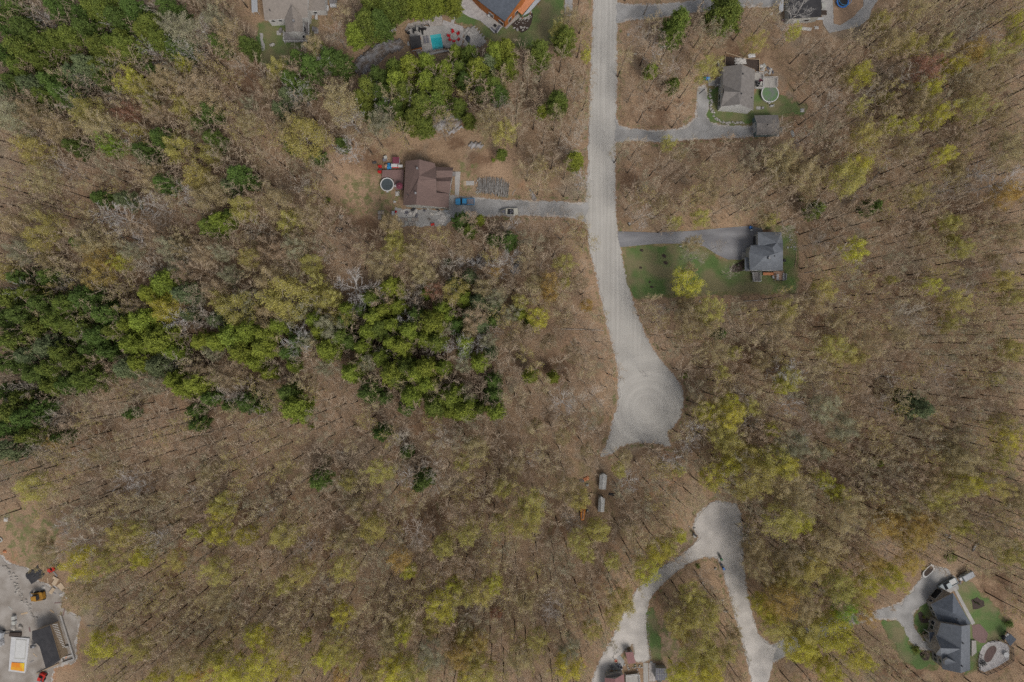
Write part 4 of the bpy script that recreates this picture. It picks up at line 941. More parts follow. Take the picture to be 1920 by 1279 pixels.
def boat(px, py, rz, label, L=5.2, w=2.0):
    p = P(px, py); t = thing('motor_boat', label, 'boat', (p.x, p.y, 0), rz); st = hull(L, w, .55); z0 = .45
    mb = MB(); vs = []; n = len(st)
    for x, hw, h in st: vs += [(x, 0, z0), (x, -hw * .75, z0 + .2), (x, -hw, z0 + h), (x, -hw + .14 * min(1, hw), z0 + h + .05), (x, hw - .14 * min(1, hw), z0 + h + .05), (x, hw, z0 + h), (x, hw * .75, z0 + .2)]
    fs = []
    for i in range(n - 1):
        for k in (0, 1, 2, 4, 5, 6):
            k2 = (k + 1) % 7; fs.append((i * 7 + k, i * 7 + k2, (i + 1) * 7 + k2, (i + 1) * 7 + k))
    fs += [(0, 6, 5, 4, 3, 2, 1)]
    mb.add(vs, fs); mb.build('hull', 'hull_cream', t, world=False)
    a = MB().prism([(-L * .5 + .02, -w * .43), (-L * .26, -w * .43), (-L * .26, w * .43), (-L * .5 + .02, w * .43)], z0 + .3, z0 + .56); a.build('stern_deck', 'hull_cream', t, world=False)
    def inner(u0, u1, z, name, m):
        q = [s for s in st if u0 <= (s[0] + L / 2) / L <= u1]
        pl = [(s[0], -max(.03, s[1] - .2)) for s in q] + [(s[0], max(.03, s[1] - .2)) for s in reversed(q)]
        return MB().prism(pl, z0 + .12, z).build(name, m, t, world=False)
    inner(.24, .64, z0 + .35, 'cockpit', 'plastic_black'); inner(.68, .96, z0 + .5, 'bow_seat', 'fabric_grey')
    ws = MB(); ws.box((L * .155, 0, z0 + .55), (.16, w * .88, .38)); ws.build('windshield', 'hull_cream', t, world=False)
    se = MB()
    for sx, sy in ((-.5, .42), (-.5, -.42), (-1.0, 0)): se.box((sx, sy, z0 + .35), (.45, .5, .3))
    se.build('seat', 'fabric_grey', t, world=False)
    tr = thing('boat_trailer', 'galvanised trailer frame under the cream motor boat', 'trailer', (p.x, p.y, 0), rz)
    f = MB(); f.tube([(-L * .4, -.6, .42), (L * .3, -.5, .42), (L * .62, 0, .42), (L * .3, .5, .42), (-L * .4, .6, .42)], .05, 5); f.build('frame', 'steel', tr, world=False)
    for s in (-1, 1): MB().tube([(-L * .15, s * .8, .3), (-L * .15, s * 1.0, .3)], .3, 14).build('wheel', 'tyre', tr, world=False)
    return t
def bin_(px, py, m, lid, label, group, rz=0):
    p = P(px, py); t = thing('wheelie_bin', label, 'bin', (p.x, p.y, 0), rz, group)
    MB().box((0, 0, .08), (.50, .55, .9), taper=1.18).build('bin_body', m, t, world=False)
    MB().box((0, .03, .98), (.66, .74, .10), taper=.9).build('lid', lid, t, world=False)
    for s in (-1, 1): MB().tube([(s * .22, -.3, .12), (s * .30, -.3, .12)], .12, 10).build('wheel', 'tyre', t, world=False)
def chair(px, py, rz, m, label, group, z=0.07, name='lawn_chair', cat='chair'):
    p = P(px, py, z); t = thing(name, label, cat, (p.x, p.y, z), rz, group)
    MB().add([(-.3, -.3, .34), (.3, -.3, .40), (.3, .3, .40), (-.3, .3, .34), (-.3, -.3, .30), (.3, -.3, .36), (.3, .3, .36), (-.3, .3, .30)],
             [(0, 1, 2, 3), (7, 6, 5, 4), (0, 4, 5, 1), (1, 5, 6, 2), (2, 6, 7, 3), (3, 7, 4, 0)]).build('seat', m, t, world=False)
    MB().add([(-.28, -.32, .34), (-.28, .32, .34), (-.62, .36, 1.0), (-.66, 0, 1.08), (-.62, -.36, 1.0), (-.22, -.32, .34), (-.22, .32, .34), (-.56, .36, 1.0), (-.60, 0, 1.08), (-.56, -.36, 1.0)],
             [(0, 1, 2, 3, 4), (9, 8, 7, 6, 5), (0, 5, 6, 1), (1, 6, 7, 2), (2, 7, 8, 3), (3, 8, 9, 4), (4, 9, 5, 0)]).build('backrest', m, t, world=False)
    for s in (-1, 1):
        MB().box((.02, s * .38, .52), (.72, .14, .04)).build('armrest', m, t, world=False)
        MB().box((.30, s * .36, 0), (.08, .06, .52)).build('leg', m, t, world=False)
        MB().box((-.34, s * .34, 0), (.08, .06, .46)).build('leg', m, t, world=False)
    return t
def table(px, py, z, m, label, r=.55, w=None, rz=0, cat='table', name='patio_table', h=.74):
    p = P(px, py, z); t = thing(name, label, cat, (p.x, p.y, z), rz)
    if w: MB().box((0, 0, h - .05), (*w, .05)).build('table_top', m, t, world=False); q = [(i * (w[0] / 2 - .08), j * (w[1] / 2 - .08)) for i in (-1, 1) for j in (-1, 1)]
    else: MB().cyl(0, 0, h - .05, h, r, 20).build('table_top', m, t, world=False); q = [(r * .6 * i, r * .6 * j) for i in (-1, 1) for j in (-1, 1)]
    for x, y in q: MB().box((x, y, 0), (.06, .06, h - .05)).build('leg', m, t, world=False)
    return t
def junk_box(px, py, d, m, name, label, cat, rz=0, z=0.0, lid=None, taper=1.0, group=None):
    """crate, cooler, cabinet: body and lid"""
    p = P(px, py, z); t = thing(name, label, cat, (p.x, p.y, z), rz, group)
    MB().box((0, 0, 0), (d[0], d[1], d[2] * .85), taper=taper).build('body', m, t, world=False)
    MB().box((0, 0, d[2] * .85), (d[0] + .05, d[1] + .05, d[2] * .15), taper=.94).build('lid', lid or m, t, world=False)
    return t
def crumpled(px, py, w, l, m, name, label, cat, seed=0, h=.35, rz=0.0, group=None):
    """a tarp or sheet thrown over a low heap"""
    r = random.Random(seed); p = P(px, py); nx = ny = 9; vs = []; c, s = math.cos(rz), math.sin(rz)
    for j in range(ny):
        for i in range(nx):
            u, v = i / (nx - 1) * 2 - 1, j / (ny - 1) * 2 - 1; e = (1 - u * u) * (1 - v * v)
            x = u * w / 2 + r.uniform(-.07, .07) * w; y = v * l / 2 + r.uniform(-.07, .07) * l
            vs.append((p.x + x * c - y * s, p.y + x * s + y * c, .05 + h * e ** .5 * r.uniform(.45, 1.1)))
    fs = [(j * nx + i, j * nx + i + 1, (j + 1) * nx + i + 1, (j + 1) * nx + i) for j in range(ny - 1) for i in range(nx - 1)]
    mb = MB(); mb.add(vs, fs); n = len(vs); mb.add([(a, b, 0.0) for a, b, z in vs], [tuple(reversed(f)) for f in fs])
    ring = [i for i in range(nx)] + [j * nx + nx - 1 for j in range(1, ny)] + [(ny - 1) * nx + i for i in range(nx - 2, -1, -1)] + [j * nx for j in range(ny - 2, 0, -1)]
    mb.f += [(ring[(k + 1) % len(ring)], ring[k], ring[k] + n, ring[(k + 1) % len(ring)] + n) for k in range(len(ring))]
    return solo(mb, name, m, label, cat, group, at=(p.x, p.y, 0))
def log(px0, py0, px1, py1, r, label, name='fallen_log', cat='log', m='bark_grey', group=None, branch=True, z=None):
    a, b = P(px0, py0, 0), P(px1, py1, 0); z = r if z is None else z; a.z = b.z = z
    mid = (a + b) / 2 + Vector((rnd.uniform(-.25, .25), rnd.uniform(-.25, .25), 0)); mb = MB()
    mb.tube([a, mid, b], [r, r * .8, r * .45], 7)
    if branch:
        d = (b - a); nrm = Vector((-d.y, d.x, 0)).normalized()
        for k in range(4):
            q = a + d * (.45 + .13 * k); mb.tube([q, q + d * .12 + nrm * (.9 if k % 2 else -.9) + Vector((0, 0, .25))], [r * .35, r * .12], 4)
    return solo(mb, name, m, label, cat, group, at=(a.x, a.y, 0))
def outcrop(poly, label, seed=1, hh=.9, m='rock_grey'):
    xs_ = [p[0] for p in poly]; ys_ = [p[1] for p in poly]; r = np.random.default_rng(seed)
    x = np.arange(min(xs_) - 2, max(xs_) + 2, 1.6); y = np.arange(min(ys_) - 2, max(ys_) + 2, 1.6); X, Y = np.meshgrid(x, y)
    d = -sdist(poly, X, Y); e = np.clip((d + 2.5 * np.sin(X * .7 + seed) * np.cos(Y * .6)) / 9, -1, 1)
    zz = np.zeros(X.shape)
    for k in range(14):
        a = r.uniform(0, 6.28); f = r.uniform(.08, .7); zz += np.abs(np.sin((X * math.cos(a) + Y * math.sin(a)) * f + r.uniform(0, 6))) * .55 / (1 + f * 5)
    Z = np.where(e > 0, np.sqrt(np.clip(e, 0, 1)) * hh * (.45 + zz * .7) + r.uniform(-.07, .07, X.shape), -.35)
    co = np.stack([(X - 960) * S, (639.5 - Y) * S, Z], -1).reshape(-1, 3); c = co.mean(0); c[2] = 0; co -= c
    idx_ = np.arange(X.size).reshape(X.shape); q = np.stack([idx_[1:, :-1], idx_[1:, 1:], idx_[:-1, 1:], idx_[:-1, :-1]], -1).reshape(-1, 4)
    keep = (Z.reshape(-1)[q] > -.3).any(1); me = raw_mesh('rock_outcrop', co, q[keep]); me.materials.clear(); me.materials.append(M[m])
    o = bpy.data.objects.new('rock_outcrop', me); C.objects.link(o); o.location = tuple(c); return tag(o, label, 'rock outcrop')
def vent(parent, px, py, z, r=.14):
    v = P(px, py, z); MB().cyl(v.x, v.y, z - .3, z + .35, r, 8).build('roof_vent', 'trim_dark', parent)
def chimney(parent, px, py, z):
    v = P(px, py, z); MB().box((v.x, v.y, z - .6), (.5, .5, 1.2)).build('chimney', 'steel', parent)
def stone_edge(line, n, label, group, seed, dia=(2.5, 5.5), wid=2.5, m='rock_pale'):
    r = random.Random(seed); mb = MB(); L = [0]
    for a, b in zip(line, line[1:]): L.append(L[-1] + math.hypot(b[0] - a[0], b[1] - a[1]))
    for i in range(n):
        s = L[-1] * (i + r.random() * .8) / n; k = max(j for j in range(len(L)) if L[j] <= s); k = min(k, len(line) - 2)
        t = (s - L[k]) / (L[k + 1] - L[k] + 1e-6); a, b = line[k], line[k + 1]
        q = P(a[0] + (b[0] - a[0]) * t + r.gauss(0, wid * .5), a[1] + (b[1] - a[1]) * t + r.gauss(0, wid * .5)); d = r.uniform(*dia) * S
        one = MB().rock((q.x, q.y, d * .2), (d, d * r.uniform(.6, 1), d * .6), seed * 97 + i, 7)
        mb.add(one.v, one.f)
    return mb
def stone_border(line, n, label, seed, cat='stone border', name='stone_border', **k):
    mb = stone_edge(line, n, None, None, seed, **k); p = P(*line[0])
    o = solo(mb, name, k.get('m', 'rock_pale'), label, cat, at=(p.x, p.y, 0)); o['kind'] = 'stuff'; return o
# ================================================================== A: tan-roofed white house, top edge
a0 = P(535, 20); hA = thing('house', 'white house with taupe shingle roof and gabled wing at the top edge', 'house', (a0.x, a0.y, 0))
roof(hA, [[(485,-60,7.6),(577,-60,7.6),(577,-40,7.6),(577,33,4.7),(496,38,4.7)]], 'roof_taupe')
roof(hA, [[(547,10,6.9),(552,59,6.9),(536,61,4.8),(534,34,4.8)], [(547,10,6.9),(567,32,4.8),(568,60,4.8),(552,59,6.9)]], 'roof_taupe', name='wing_roof')
roof(hA, [[(576,-50,4.2),(609,-50,4.2),(609,20,3.6),(576.5,20,3.6)]], 'roof_taupe', name='garage_roof')
wa = [corner(500,35,4.7), corner(575,31,4.7), corner(575,-55,7.5), corner(488,-55,7.5)]
walls(hA, wa, 'siding_white')
wb = [corner(537,40,4.8), corner(538,59.5,4.8), corner(552,58.5,6.9), corner(567,58.5,4.8), corner(566,36,4.8)]
walls(hA, wb, 'siding_white', 'wing_wall')
wg = [corner(578,18,3.6), corner(608,18,3.6), corner(608,-50,4.1), corner(578,-50,4.1)]
walls(hA, wg, 'siding_white', 'garage_wall')
for t in (.10, .14, .28, .32): on_wall(hA, wa[0], wa[1], t, 2.6, .55, .8, 'window')
on_wall(hA, wb[0], wb[1], .35, 1.6, 1.0, 1.4, 'window'); on_wall(hA, wb[3], wb[4], .45, 1.3, 1.6, 2.0, 'window'); on_wall(hA, wb[2], wb[3], .7, 1.4, .7, 1.2, 'window')
on_wall(hA, wg[0], wg[1], .35, 1.2, .9, 1.0, 'window')
chimney(hA, 551, 40, 6.9); vent(hA, 506, 19.5, 6.0)
deck(hA, [(533,60),(533,79),(580,79),(580,33),(569,33),(569,60)], 1.1, 'deck_grey', 'trim_white', open_edges=(4, 5))
st = MB()
for k in range(4):
    v = P(588 - k * -2.0, 56, 0); st.box((v.x, v.y, 0), (.35, 1.2, 1.0 - .25 * k))
    v = P(529 - k * 1.6, 58, 0); st.box((v.x, v.y, 0), (.3, 1.2, 1.0 - .25 * k))
st.build('steps', 'deck_grey', hA)
for q, lb in (([(519,58),(527,58),(527,66),(519,66)], 'left'), ([(589,54),(597,54),(597,63),(589,63)], 'right')):
    slab('paving', q, 'concrete', 'small paved landing at the %s steps of the white house deck' % lb, z=.08)
slab('path', [(487,62),(493,62),(496,95),(490,95)], 'concrete', 'thin worn strip of path left of the white house lawn', z=.05, jit=1.5)
p = P(477, 5); cp = thing('metal_canopy', 'pale blue corrugated metal roof strip left of the white house, cut by the top edge', 'canopy', (p.x, p.y, 0))
roof(cp, [[(470,-30,2.6),(481,-30,2.6),(483,22,2.4),(472,23,2.4)]], 'metal_roof', 'trim_white', 'canopy_roof')
for q in ((472,21),(482,21),(471,-25),(481,-25)): v = P(*q, 2.4); MB().box((v.x, v.y, 0), (.1, .1, 2.3)).build('post', 'trim_white', cp)
p = P(594, 31); pt = thing('propane_tank', 'upright pair of white gas tanks beside the garage wall of the white house', 'gas tank', (p.x, p.y, 0))
mb = MB(); mb.tube([(0, .9, .55), (0, 1.1, .6), (0, -1.1, .6), (0, -.9, .55)], [.2, .42, .42, .2], 12); mb.build('tank', 'plastic_white', pt, world=False)
MB().box((0, -.7, 0), (.6, .15, .4)).build('stand', 'concrete', pt, world=False); MB().box((0, .7, 0), (.6, .15, .4)).build('stand', 'concrete', pt, world=False)
MB().cyl(0, 0, .95, 1.12, .12, 10).build('valve_cap', 'plastic_black', pt, world=False)
p = P(626, 6); tr_ = thing('utility_trailer', 'grey flat trailer with a white tailgate box, right of the white garage', 'trailer', (p.x, p.y, 0))
MB().box((0, 1.2, .5), (2.2, 3.4, .12)).build('trailer_bed', 'deck_grey', tr_, world=False)
mb = MB(); [mb.box((s * 1.1, 1.2, .6), (.08, 3.4, .4)) for s in (-1, 1)]; mb.build('side_rail', 'siding_grey', tr_, world=False)
MB().box((0, -1.1, .5), (2.0, 1.0, .55), taper=.9).build('storage_box', 'plastic_white', tr_, world=False)
for s in (-1, 1): MB().tube([(s * 1.2, 1, .35), (s * 1.4, 1, .35)], .34, 14).build('wheel', 'tyre', tr_, world=False)
pp = P(615, 16); solo(MB().tube([(pp.x, pp.y + .8, .35), (pp.x, pp.y + .5, .5), (pp.x, pp.y - .6, .5), (pp.x, pp.y - 1, .3)], [.15, .42, .42, .1], 10), 'covered_kayak', 'plastic_white', 'short white covered hull lying beside the flat trailer', 'kayak')
boulders([(511,85,9)], 'boulder', 'rock_pale', 'pale heap of stones on the lawn of the white house', 'boulder', None, 5)

# ================================================================== B: log house, terrace and pool, top centre
slab('terrace', [(781,47),(804,50),(815,49),(828,48),(845,48),(868,54),(870,58),(866,84),(858,91),(833,90),(822,93),(805,102),(795,107),(784,103),(774,88),(768,66),(762,60)], 'concrete', 'pale concrete terrace round the rectangular pool', z=.12)
slab('stone_ramp', [(831,38),(868,50),(869,58),(846,54),(829,47)], 'patio_stone', 'grey stone strip joining lawn and pool terrace', z=.16)
slab('cobble_ground', [(759,57),(765,45),(778,42),(795,36),(810,30),(820,18),(827,24),(830,38),(828,48),(806,50),(800,46),(780,50),(762,58)], 'cobble', 'cobble and pebble bed above the pool terrace', z=.09, jit=1)
slab('stone_terrace', [(868,-30),(892,-30),(896,2),(943,40),(950,44),(930,62),(902,40),(880,32),(866,24),(858,22),(850,47),(845,43),(857,14),(866,0)], 'patio_stone', 'flagstone terrace and path beside the dark-roofed timber house', z=.10)
slab('patio', [(902,41),(920,28),(944,45),(929,63)], 'concrete', 'smooth concrete patio corner of the dark-roofed timber house', z=.17)
slab('path', [(1060,-30),(1074,-30),(1073,29),(1058,29)], 'concrete', 'short pale pavement strip between lawn and gravel road at the top', z=.05, jit=1.2)
p = P(818, 78); pool = thing('swimming_pool', 'turquoise rectangular swimming pool with steps, set in a pale terrace', 'pool', (p.x, p.y, 0))
PQ = [(806.5,66.5),(826.5,63.5),(831.5,90.5),(811.5,94)]
w = [P(a, b) for a, b in PQ]; MB().prism([(v.x, v.y) for v in w], .0, .135).build('water', 'pool_water', pool)
cx_ = sum(v.x for v in w) / 4; cy_ = sum(v.y for v in w) / 4
cop = MB()
for i in range(4):
    a, b = w[i], w[(i + 1) % 4]; d = (b - a).normalized(); nrm = Vector((d.y, -d.x, 0)); nrm = nrm if (a - Vector((cx_, cy_, 0))).dot(nrm) > 0 else -nrm
    q = [a, b, b + nrm * .3, a + nrm * .3]; cop.prism([(v.x, v.y) for v in q], .02, .19 + .003 * (i % 2))
cop.build('coping', 'patio_stone', pool)
for k in range(3):
    f0, f1 = .02 + k * .075, .075 + k * .075
    L = lambda f: (w[0] + (w[3] - w[0]) * f, w[1] + (w[2] - w[1]) * f); a, b = L(f0); c, d = L(f1)
    MB().prism([(v.x, v.y) for v in (a + (b - a) * .04, b - (b - a) * .04, d - (b - a) * .04, c + (b - a) * .04)], .1, .142).build('step', 'pool_step', pool)
p = P(779, 84); gz = thing('pool_gazebo', 'black-roofed timber pool gazebo left of the turquoise pool', 'gazebo', (p.x, p.y, 0))
roof(gz, [[(767.5,69.5,3.1),(787.5,66,3.1),(791,88,2.7),(771,92.5,2.7)]], 'roof_black', 'trim_dark', th=.15)
for q in ((769,70),(787,67),(791,95),(774,98)): v = P(*q, 2.6); MB().box((v.x, v.y, .1), (.18, .18, 2.35)).build('post', 'log_wall', gz)
v = P(780, 92, 0); mb = MB().box((v.x + .3, v.y - .2, .12), (3.0, .9, 1.0), .2); mb.build('bar_counter', 'log_wall', gz); v = P(781, 94.5, 1); MB().box((v.x, v.y, 1.12), (2.6, .35, .06), .2).build('counter_top', 'deck_pale', gz)
for i, (x, y, rz) in enumerate([(797,77,1.66),(802.5,76,1.66)]):
    q = P(x, y); t = thing('pool_lounger', ['dark sun lounger, the one nearer the gazebo', 'dark sun lounger, the one beside the pool edge'][i], 'sun lounger', (q.x, q.y, .12), rz, 'loungers by the pool')
    MB().box((-.25, 0, .3), (1.4, .62, .08)).build('cushion', 'fabric_grey', t, world=False)
    MB().add([(.45, -.31, .34), (.95, -.31, .75), (.95, .31, .75), (.45, .31, .34), (.45, -.31, .28), (.97, -.31, .69), (.97, .31, .69), (.45, .31, .28)], [(0, 1, 2, 3), (7, 6, 5, 4), (0, 4, 5, 1), (2, 6, 7, 3), (1, 5, 6, 2)]).build('backrest', 'fabric_grey', t, world=False)
    for a in (-.85, .4):
        for s in (-.26, .26): MB().box((a, s, 0), (.06, .06, .3)).build('leg', 'trim_dark', t, world=False)
ring_c = (851.5, 69.5)
for i, (x, y) in enumerate([(849.5,61),(858.7,64.5),(842.5,68.5),(844.5,75.5),(851.5,78),(859.8,75)]):
    rz = math.atan2(-(ring_c[1] - y), ring_c[0] - x)
    chair(x, y, rz, 'plastic_red', ['red garden chair at the top of the ring round the fire pit', 'red garden chair at the upper right of the fire pit', 'red garden chair left of the fire pit', 'red garden chair at the lower left of the fire pit', 'red garden chair at the bottom of the ring round the fire pit', 'red garden chair at the lower right of the fire pit'][i], 'red chairs round the fire pit', .12)
p = P(*ring_c); fp = thing('fire_pit', 'small round fire pit in the ring of red chairs', 'fire pit', (p.x, p.y, .12))
MB().ring(0, 0, 0, .35, .28, .5, 18).build('stone_ring', 'cobble', fp, world=False); MB().cyl(0, 0, 0, .2, .27, 14).build('ash_bowl', 'rock_pale', fp, world=False)
for i, (x, y, rz) in enumerate([(767,63,.2),(776,60,1.6),(779,57,.3),(787,57.5,1.5),(793,63,1.7),(792,56,.2),(797,55,1.2)]):
    if i in (1, 3, 4):
        q = P(x, y); t = thing('bar_table', ['black narrow table near the pool fence, leftmost of three', 'black narrow table near the pool fence, middle of three', 'black narrow table nearest the turquoise pool steps'][i // 2 if i < 4 else 2] if i != 3 else 'black narrow table near the pool fence, middle of three', 'table', (q.x, q.y, .12), rz, 'black tables on the pool terrace')
        MB().box((0, 0, .7), (1.3, .45, .05)).build('table_top', 'plastic_black', t, world=False)
        for a in (-.5, .5): MB().box((a, 0, 0), (.08, .3, .7)).build('leg', 'plastic_black', t, world=False)
    else:
        chair(x, y, rz, 'plastic_black', ['black chair by the left end of the pool fence', '', 'black chair between two black tables', '', '', 'black chair below the right end of the pool fence, left one', 'black chair below the right end of the pool fence, right one'][i], 'black chairs on the pool terrace', .12)
def fence(line, label, m='trim_dark', h=1.2, name='metal_fence', step_=1.6, z=.0, board=False):
    a0 = P(*line[0]); t = thing(name, label, 'fence', (a0.x, a0.y, 0)); pan = MB()
    for a, b in zip(line, line[1:]):
        u, v = P(*a), P(*b); d = v - u; L = d.length; n = max(1, round(L / step_)); rz = math.atan2(d.y, d.x)
        for i in range(n + 1):
            q = u + d * i / n; MB().box((q.x, q.y, z), (.12, .12, h + .1), rz).build('post', m, t)
        c = (u + v) / 2
        if board: pan.box((c.x, c.y, z + .1), (L, .05, h - .1), rz)
        else:
            pan.box((c.x, c.y, z + h - .08), (L, .06, .06), rz); pan.box((c.x, c.y, z + .15), (L, .05, .05), rz)
            for i in range(int(L / .18)): q = u + d * (i + .5) / int(L / .18); pan.box((q.x, q.y, z + .15), (.03, .03, h - .2), rz)
    pan.build('fence_panel', m, t); return t
fence([(761,60),(768,55),(780,52),(804,48.5),(806,51)], 'black metal fence along the cobbles above the pool terrace', z=.1)
fence([(783,105),(793,104),(805,99),(818,94),(832,91.5),(833,89)], 'black metal fence curving below the gazebo and pool', z=.1)
fence([(834,91),(845,93),(856,94)], 'short black metal fence right of the pool fence, below the red chairs', z=.1)
slab('retaining_wall', [(788,107),(797,106),(808,101),(820,96.5),(833,94),(845,95.5),(857,97),(855,102),(840,97),(825,100),(812,103),(797,110)], 'concrete', 'pale low retaining wall below the pool fence', z=.35)
solo(MB().rock((P(766,83).x, P(766,83).y, .3), (.9, 1.2, .8), 3), 'boulder', 'plastic_white', 'rounded white heater casing left of the black gazebo', 'casing')
outcrop([(869,54),(880,50),(890,49),(897,56),(908,70),(915,80),(905,86),(890,92),(878,90),(868,84),(870,66)], 'pale grey rock garden right of the red chairs', 3, .35, 'rock_pale')
q = P(878, 75); mb = MB(); mb.rock((q.x, q.y, .5), (1.5, 2.6, .9), 8); solo(mb, 'pond', 'glass_dark', 'dark little pond in the pale rock garden', 'pond')
p = P(946, 10); hB = thing('log_house', 'dark-roofed timber house with orange wood walls at the top edge', 'house', (p.x, p.y, 0))
roof(hB, [[(895.3,0,5.2),(946.5,40.3,5.2),(976,0,8.0),(1000,-36,8.4),(900,-60,8.4),(850,-40,5.4)]], 'roof_slate_dark', 'trim_dark')
wbh = [corner(899,1,5.2), corner(946.5,37.5,5.2), corner(978,-4,7.8), corner(998,-34,7.8), corner(860,-40,5.2)]
walls(hB, [wbh[4], wbh[0], wbh[1], wbh[2], wbh[3]][::-1][::-1], 'log_wall')
on_wall(hB, wbh[0], wbh[1], .45, .8, 1.6, 1.6, 'window'); on_wall(hB, wbh[0], wbh[1], .85, .8, 1.6, 1.6, 'window'); on_wall(hB, wbh[1], wbh[2], .3, 1.0, 1.2, 1.8, 'window'); on_wall(hB, wbh[1], wbh[2], .7, 1.0, 1.2, 1.8, 'window')
roof(hB, [[(969,19,2.7),(979,28,2.7),(1003,0,2.7),(1022,-20,2.7),(1010,-30,2.9),(985,-5,2.9)]], 'deck_orange', 'trim_dark', 'balcony', .2)
roof(hB, [[(978,32,2.2),(981,28.5,2.5),(1005,-2,2.5),(1024,-22,2.4),(1030,-18,2.2),(1012,2,2.1),(992,24,2.1)]], 'metal_roof', 'trim_dark', 'lean_to_roof', .15)
for q in ((980,30),(994,22),(1010,2)): v = P(*q, 2.1); MB().box((v.x, v.y, 0), (.2, .2, 2.1)).build('post', 'log_wall', hB)
flat(hB, [(944,51),(969,24),(976,31),(949,55)], 'deck_pale', 'entrance_deck', .35)
p = P(930, 56); so = thing('corner_sofa', 'grey corner sofa at the tip of the timber house patio', 'sofa', (p.x, p.y, .17), 0)
for a, b, ww in (((921,54),(929,62),.8),((930,62),(938,50),.8)):
    u, v = P(*a), P(*b); d = v - u; c = (u + v) / 2; MB().box((c.x, c.y, .17), (d.length, ww, .42), math.atan2(d.y, d.x)).build('seat', 'fabric_grey', so)
    n_ = Vector((-d.y, d.x, 0)).normalized() * -.42; MB().box((c.x + n_.x, c.y + n_.y, .17), (d.length, .18, .8), math.atan2(d.y, d.x)).build('backrest', 'plastic_white', so)
table(928.5, 49, .17, 'plastic_black', 'small dark coffee table inside the corner sofa', w=(.8, .8), rz=.8, h=.4)
table(917, 31, .17, 'plastic_white', 'small white round table by the dark-roofed timber house wall', r=.45)
junk_box(921, 27.5, (.7, .6, 1.0), 'plastic_black', 'barbecue', 'black barbecue beside the white round table', 'barbecue', .8, .17)
stone_border([(975,35),(984,36),(992,32),(996,22)], 26, 'rounded pale stones round the flower bed by the timber house', 41)
slab('flower_bed', [(958,46),(966,40),(975,34),(985,36),(996,22),(999,27),(998,38),(993,50),(986,58),(978,61),(966,55)], 'mulch', 'dark flower bed with pale stones beside the timber house', z=.06, jit=.8)
boulders([(964,53,5),(970,56,6),(977,52,6.5),(983,52,5),(988,53,4.5),(980,57,5)], 'boulder', 'rock_pale', ['pale boulder %s of the flower bed edge' % s for s in ('leftmost', 'second from left', 'largest, middle', 'just right of the largest', 'rightmost', 'lowest')], 'boulder', 'boulders on the flower bed edge', 50)
stone_border([(963,45),(972,42),(980,42),(986,40),(992,34),(994,28)], 22, 'small pale stones and plants scattered in the dark flower bed', 42, dia=(1.2, 2.6), wid=5)
outcrop([(661,130),(668,112),(690,95),(705,82),(730,75),(752,74),(760,84),(750,95),(728,102),(710,118),(695,135),(676,142)], 'long grey bare rock outcrop left of the pool gazebo', 5, .9)
outcrop([(720,55),(735,48),(745,50),(740,60),(725,63)], 'small pale rock outcrop above the long grey one', 6, .4)
outcrop([(798,220),(815,205),(840,196),(858,208),(870,225),(855,240),(820,245),(800,238)], 'brownish grey broken rock outcrop below the dark pine clump', 7, .7)
outcrop([(877,272),(885,265),(900,266),(906,273),(900,280),(882,278)], 'small dark grey rock right of the broken rock outcrop', 8, .5)
outcrop([(838,246),(850,240),(868,234),(868,240),(852,249),(842,252)], 'thin dark rock ledge below the broken rock outcrop', 9, .4)

# ================================================================== D: dark building with trampoline, top right
p = P(1505, 15); hD = thing('garage_building', 'dark blue-black roofed building behind a bare tree at the top edge', 'building', (p.x, p.y, 0))
roof(hD, [[(1478,-60,4.2),(1540,-60,4.2),(1540,31,3.8),(1480,35,3.8)]], 'roof_black', 'trim_dark')
walls(hD, [corner(1481,34,3.8), corner(1538,30,3.8), corner(1538,-58,4.2), corner(1481,-58,4.2)], 'siding_grey')
wd = [corner(1481,34,3.8), corner(1538,30,3.8)]
on_wall(hD, wd[0], wd[1], .25, .1, 1.0, 2.1, 'door', pane='plastic_white'); on_wall(hD, wd[0], wd[1], .65, 1.0, 1.4, 1.1, 'window')
roof(hD, [[(1461,8,3.0),(1469,-8,3.0),(1469,20,2.6),(1461,24,2.6)]], 'metal_roof', 'trim_white', 'side_canopy', .12)
for q in ((1462,22),(1468,19)): v = P(*q, 2.4); MB().box((v.x, v.y, 0), (.1, .1, 2.5)).build('post', 'trim_white', hD)
q = P(1580.5, 3, .9); tp = thing('trampoline', 'round blue-rimmed trampoline on the tan sand', 'trampoline', (q.x, q.y, 0))
MB().ring(0, 0, .82, .92, 1.45, 1.85, 32).build('rim_pad', 'plastic_blue', tp, world=False); MB().cyl(0, 0, .84, .86, 1.46, 30).build('jump_mat', 'plastic_black', tp, world=False)
mb = MB(); mb.tube([(1.87 * math.cos(a * PI / 16), 1.87 * math.sin(a * PI / 16), 2.5) for a in range(33)], .05, 5); mb.build('net_ring', 'tarp_blue', tp, world=False)
for a in range(6):
    c, s = math.cos(a * PI / 3), math.sin(a * PI / 3); MB().tube([(c * 1.87, s * 1.87, 0), (c * 1.87, s * 1.87, 2.5)], .04, 5).build('pole', 'tarp_blue', tp, world=False)
junk_box(1542, 13, (1.1, 1.7, .9), 'plastic_white', 'storage_cabinet', 'white slatted appliance beside the dark building', 'appliance', .1, lid='siding_grey')
junk_box(1543, 25, (1.9, 1.3, .5), 'pallet_wood', 'raised_planter', 'pale-edged wooden planter below the white appliance', 'planter', 0, lid='mulch')
crumpled(1510, 54, 3.6, 1.0, 'tarp_white', 'white_tarp', 'long white and blue tarp below the dark building', 'tarp', 61, .3, -.1)
crumpled(1531, 52, 1.2, 1.0, 'tarp_white', 'white_sheet', 'small striped white sheet right of the long tarp', 'sheet', 62, .25)
